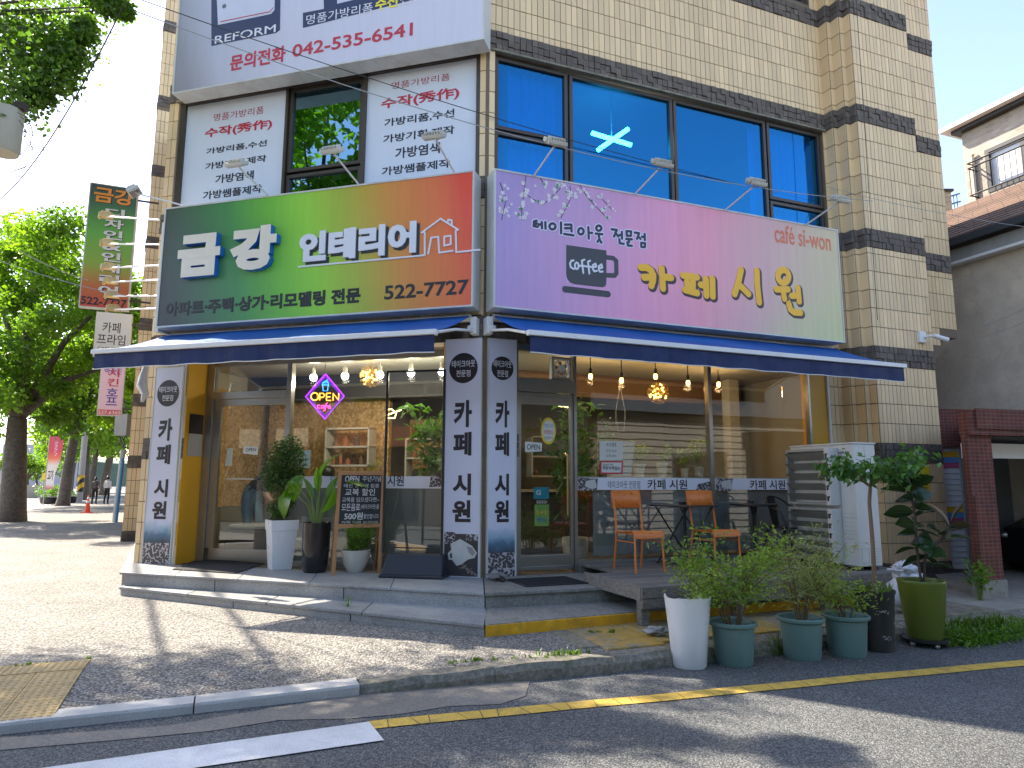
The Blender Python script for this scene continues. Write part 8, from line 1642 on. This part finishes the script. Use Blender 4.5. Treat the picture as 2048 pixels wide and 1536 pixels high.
for pts in ([(35, 225), (55, 235), (66, 265), (60, 290), (40, 310)], [(40, 232), (62, 250), (69, 285), (50, 335), (0, 352)], [(38, 240), (52, 262), (66, 300), (60, 330), (20, 345)]): mb.tube([at(x, y, 7.3) for x, y in pts], .004, 5)
obj('leads', mb, M_black, t, kind='stuff')
def cable(P, sag, lab, r=.0055, m=None, k=14):
    (x0, y0, D0_), (x1, y1, D1_) = P; a, b_ = at(x0, y0, D0_), at(x1, y1, D1_); mb = MB()
    mb.tube([a+(b_-a)*(i/k)-Vector((0, 0, sag*4*(i/k)*(1-i/k))) for i in range(k+1)], r, 5, cap=False); o = obj('power_cable', mb, m or M_wire, None); tag(o, lab, 'cable', 'overhead cables'); return o
cable(((255, -10, 6.8), (2060, 470, 13)), .45, 'thin dark cable running across both upper signs to the right house')
cable(((270, 22, 6.2), (1745, 402, 9.6)), .35, 'pale cable sweeping in front of the blue windows to the tiled pier', m=M_wirew)
cable(((-40, 420, 11), (262, -20, 7.0)), .55, 'thick cable sagging down the sky towards the transformer', r=.008)
cable(((75, 218, 9), (102, 400, 16)), .0, 'thin cable dropping behind the street tree crown')
cable(((0, 522, 8), (300, 600, 9.8)), .05, 'cable crossing in front of the big tree to the blade sign', m=M_wirew)
cable(((35, 500, 8), (175, 560, 9.8)), .03, 'cable descending steeply before the big tree', m=M_wirew)
cable(((97, 170, 9), (190, 420, 16)), .1, 'faint thin cable in the open sky beside the ginkgo', r=.0035, m=M_wirew)
cable(((1650, 372, 10.6), (2060, 455, 9)), .06, 'pale cable from the pier over the brown roof', r=.0035, m=M_wirew)
cable(((1905, 672, 11), (2060, 612, 8)), .03, 'lower thin cable in front of the grey house wall', r=.0035, m=M_wirew)
cable(((1905, 690, 11), (2060, 640, 8)), .03, 'lowest thin cable in front of the grey house wall', r=.003, m=M_wirew)
cable(((1712, -5, 10.1), (1755, 640, 10.1)), 0, 'thin dark cable hanging down the tiled pier', r=.005)
cable(((960, 505, 7.9), (1080, 1020, 8.2)), 0, 'x') if False else None
for (x, y), lab in (((255, 1180), 'thick black cable bundle strung beside the outer utility pole'), ((395, 1195), 'second thick black cable bundle strung beside the outer utility pole')):
    g0 = gz(x, y, ZW); zc = 8.2; k_ = zc/math.tan(SUN_EL); o_ = (math.sin(SUN_AZ)*k_, math.cos(SUN_AZ)*k_); mb = MB(); a = Vector((g0[0]+o_[0]-.53*.9, g0[1]+o_[1]+.848*.9, zc+.6)); b_ = Vector((g0[0]+o_[0]+.53*6, g0[1]+o_[1]-.848*6, zc))
    mb.tube([a+(b_-a)*(i/10) for i in range(11)], .035, 7, cap=False); tag(obj('cable_bundle', mb, M_wire, None), lab, 'cable', 'overhead cables')
# ================================================================== ACROSS THE STREET (behind the camera, mirrored in the glass)
FO = Frame(FR.p(0, 9.5, 0)[:2], (-FR.e[0], -FR.e[1]), (-FR.n[0], -FR.n[1])); M_sid = mk('grey_siding', (.17, .17, .165), .6, .08, 1)
oh = thing('siding_house', 'grey house with horizontal siding across the street, mirrored in the cafe windows', 'house', FO.p(-4, -4, 0)); mb = MB()
for i in range(18): mb.hexa([FO.p(-17, .04, .2*i), FO.p(-6.8, .04, .2*i), FO.p(-6.8, 0, .2*i), FO.p(-17, 0, .2*i), FO.p(-17, .005, .2*i+.18), FO.p(-6.8, .005, .2*i+.18), FO.p(-6.8, 0, .2*i+.18), FO.p(-17, 0, .2*i+.18)])
obj('siding', mb, M_sid, oh, kind='stuff'); mb = MB(); mb.box(FO, -17, -6.8, -6, -.01, 0, 3.6); obj('wall', mb, MATS['dark_gutter'], oh); mb = MB(); mb.prism([FO.p(-17.3, .3, 3.6), FO.p(-17.3, -6.3, 3.6), FO.p(-17.3, -3.0, 5.6)], tuple(np.array(FO.p(10.7, 0, 0))-np.array(FO.p(0, 0, 0)))); obj('roof', mb, MATS['dark_gutter'], oh)
mb = MB(); mb.box(FO, -15.6, -14.2, .0, .05, .1, 2.9); obj('opening', mb, M_white, oh)
cs_ = thing('dark_store', 'dark fronted store across the street, mirrored in the glass door', 'building', FO.p(0, -3, 0)); mb = MB(); mb.box(FO, -6.6, 5, -6, 0, 0, 4.2); obj('wall', mb, M_carp, cs_); mb = MB(); mb.box(FO, -6.4, 4.8, 0, .2, 3.0, 3.8); obj('fascia', mb, MATS['brown_block_wall'] if 'brown_block_wall' in MATS else M_black, cs_)
for i in range(4): mb = MB(); mb.box(FO, -6+i*2.6, -3.8+i*2.6, 0, .04, .4, 2.8); obj('window', mb, M_glassD, cs_)
ob_ = thing('brick_apartments', 'brown brick apartment block behind the siding house, mirrored in the cafe windows', 'building', FO.p(-8, -14, 0)); M_ob = mk('brown_block_wall', (.10, .08, .062), .8, .15, 1)
mb = MB(); mb.box(FO, -26, 6, -16, -9, 0, 7.6); obj('wall', mb, M_ob, ob_)
for i in range(8):
    for z in (3.2, 5.6): mb = MB(); mb.box(FO, -24+i*3.6, -22.4+i*3.6, -9, -8.95, z, z+1.4); obj('window', mb, M_black, ob_)
FO2 = Frame(FL.p(2, 14, 0)[:2], (-FL.e[0], -FL.e[1]), (-FL.n[0], -FL.n[1]))
ob2 = thing('corner_shops', 'row of brown two storey shops across the junction, mirrored in the front window', 'building', FO2.p(12, -4, 0)); mb = MB(); mb.box(FO2, 0, 26, -8, 0, 0, 6.5); obj('wall', mb, M_ob, ob2)
for i in range(6):
    mb = MB(); mb.box(FO2, 1+i*4.2, 4+i*4.2, 0, .06, .3, 2.7); obj('shop_window', mb, M_black, ob2); mb = MB(); mb.box(FO2, 1+i*4.2, 4+i*4.2, 0, .25, 2.8, 3.5); obj('shop_sign', mb, goods[(i*2) % 5], ob2); mb = MB(); mb.box(FO2, 1.6+i*4.2, 3.4+i*4.2, 0, .06, 4.4, 5.7); obj('window', mb, M_glassD, ob2)
flush_text()
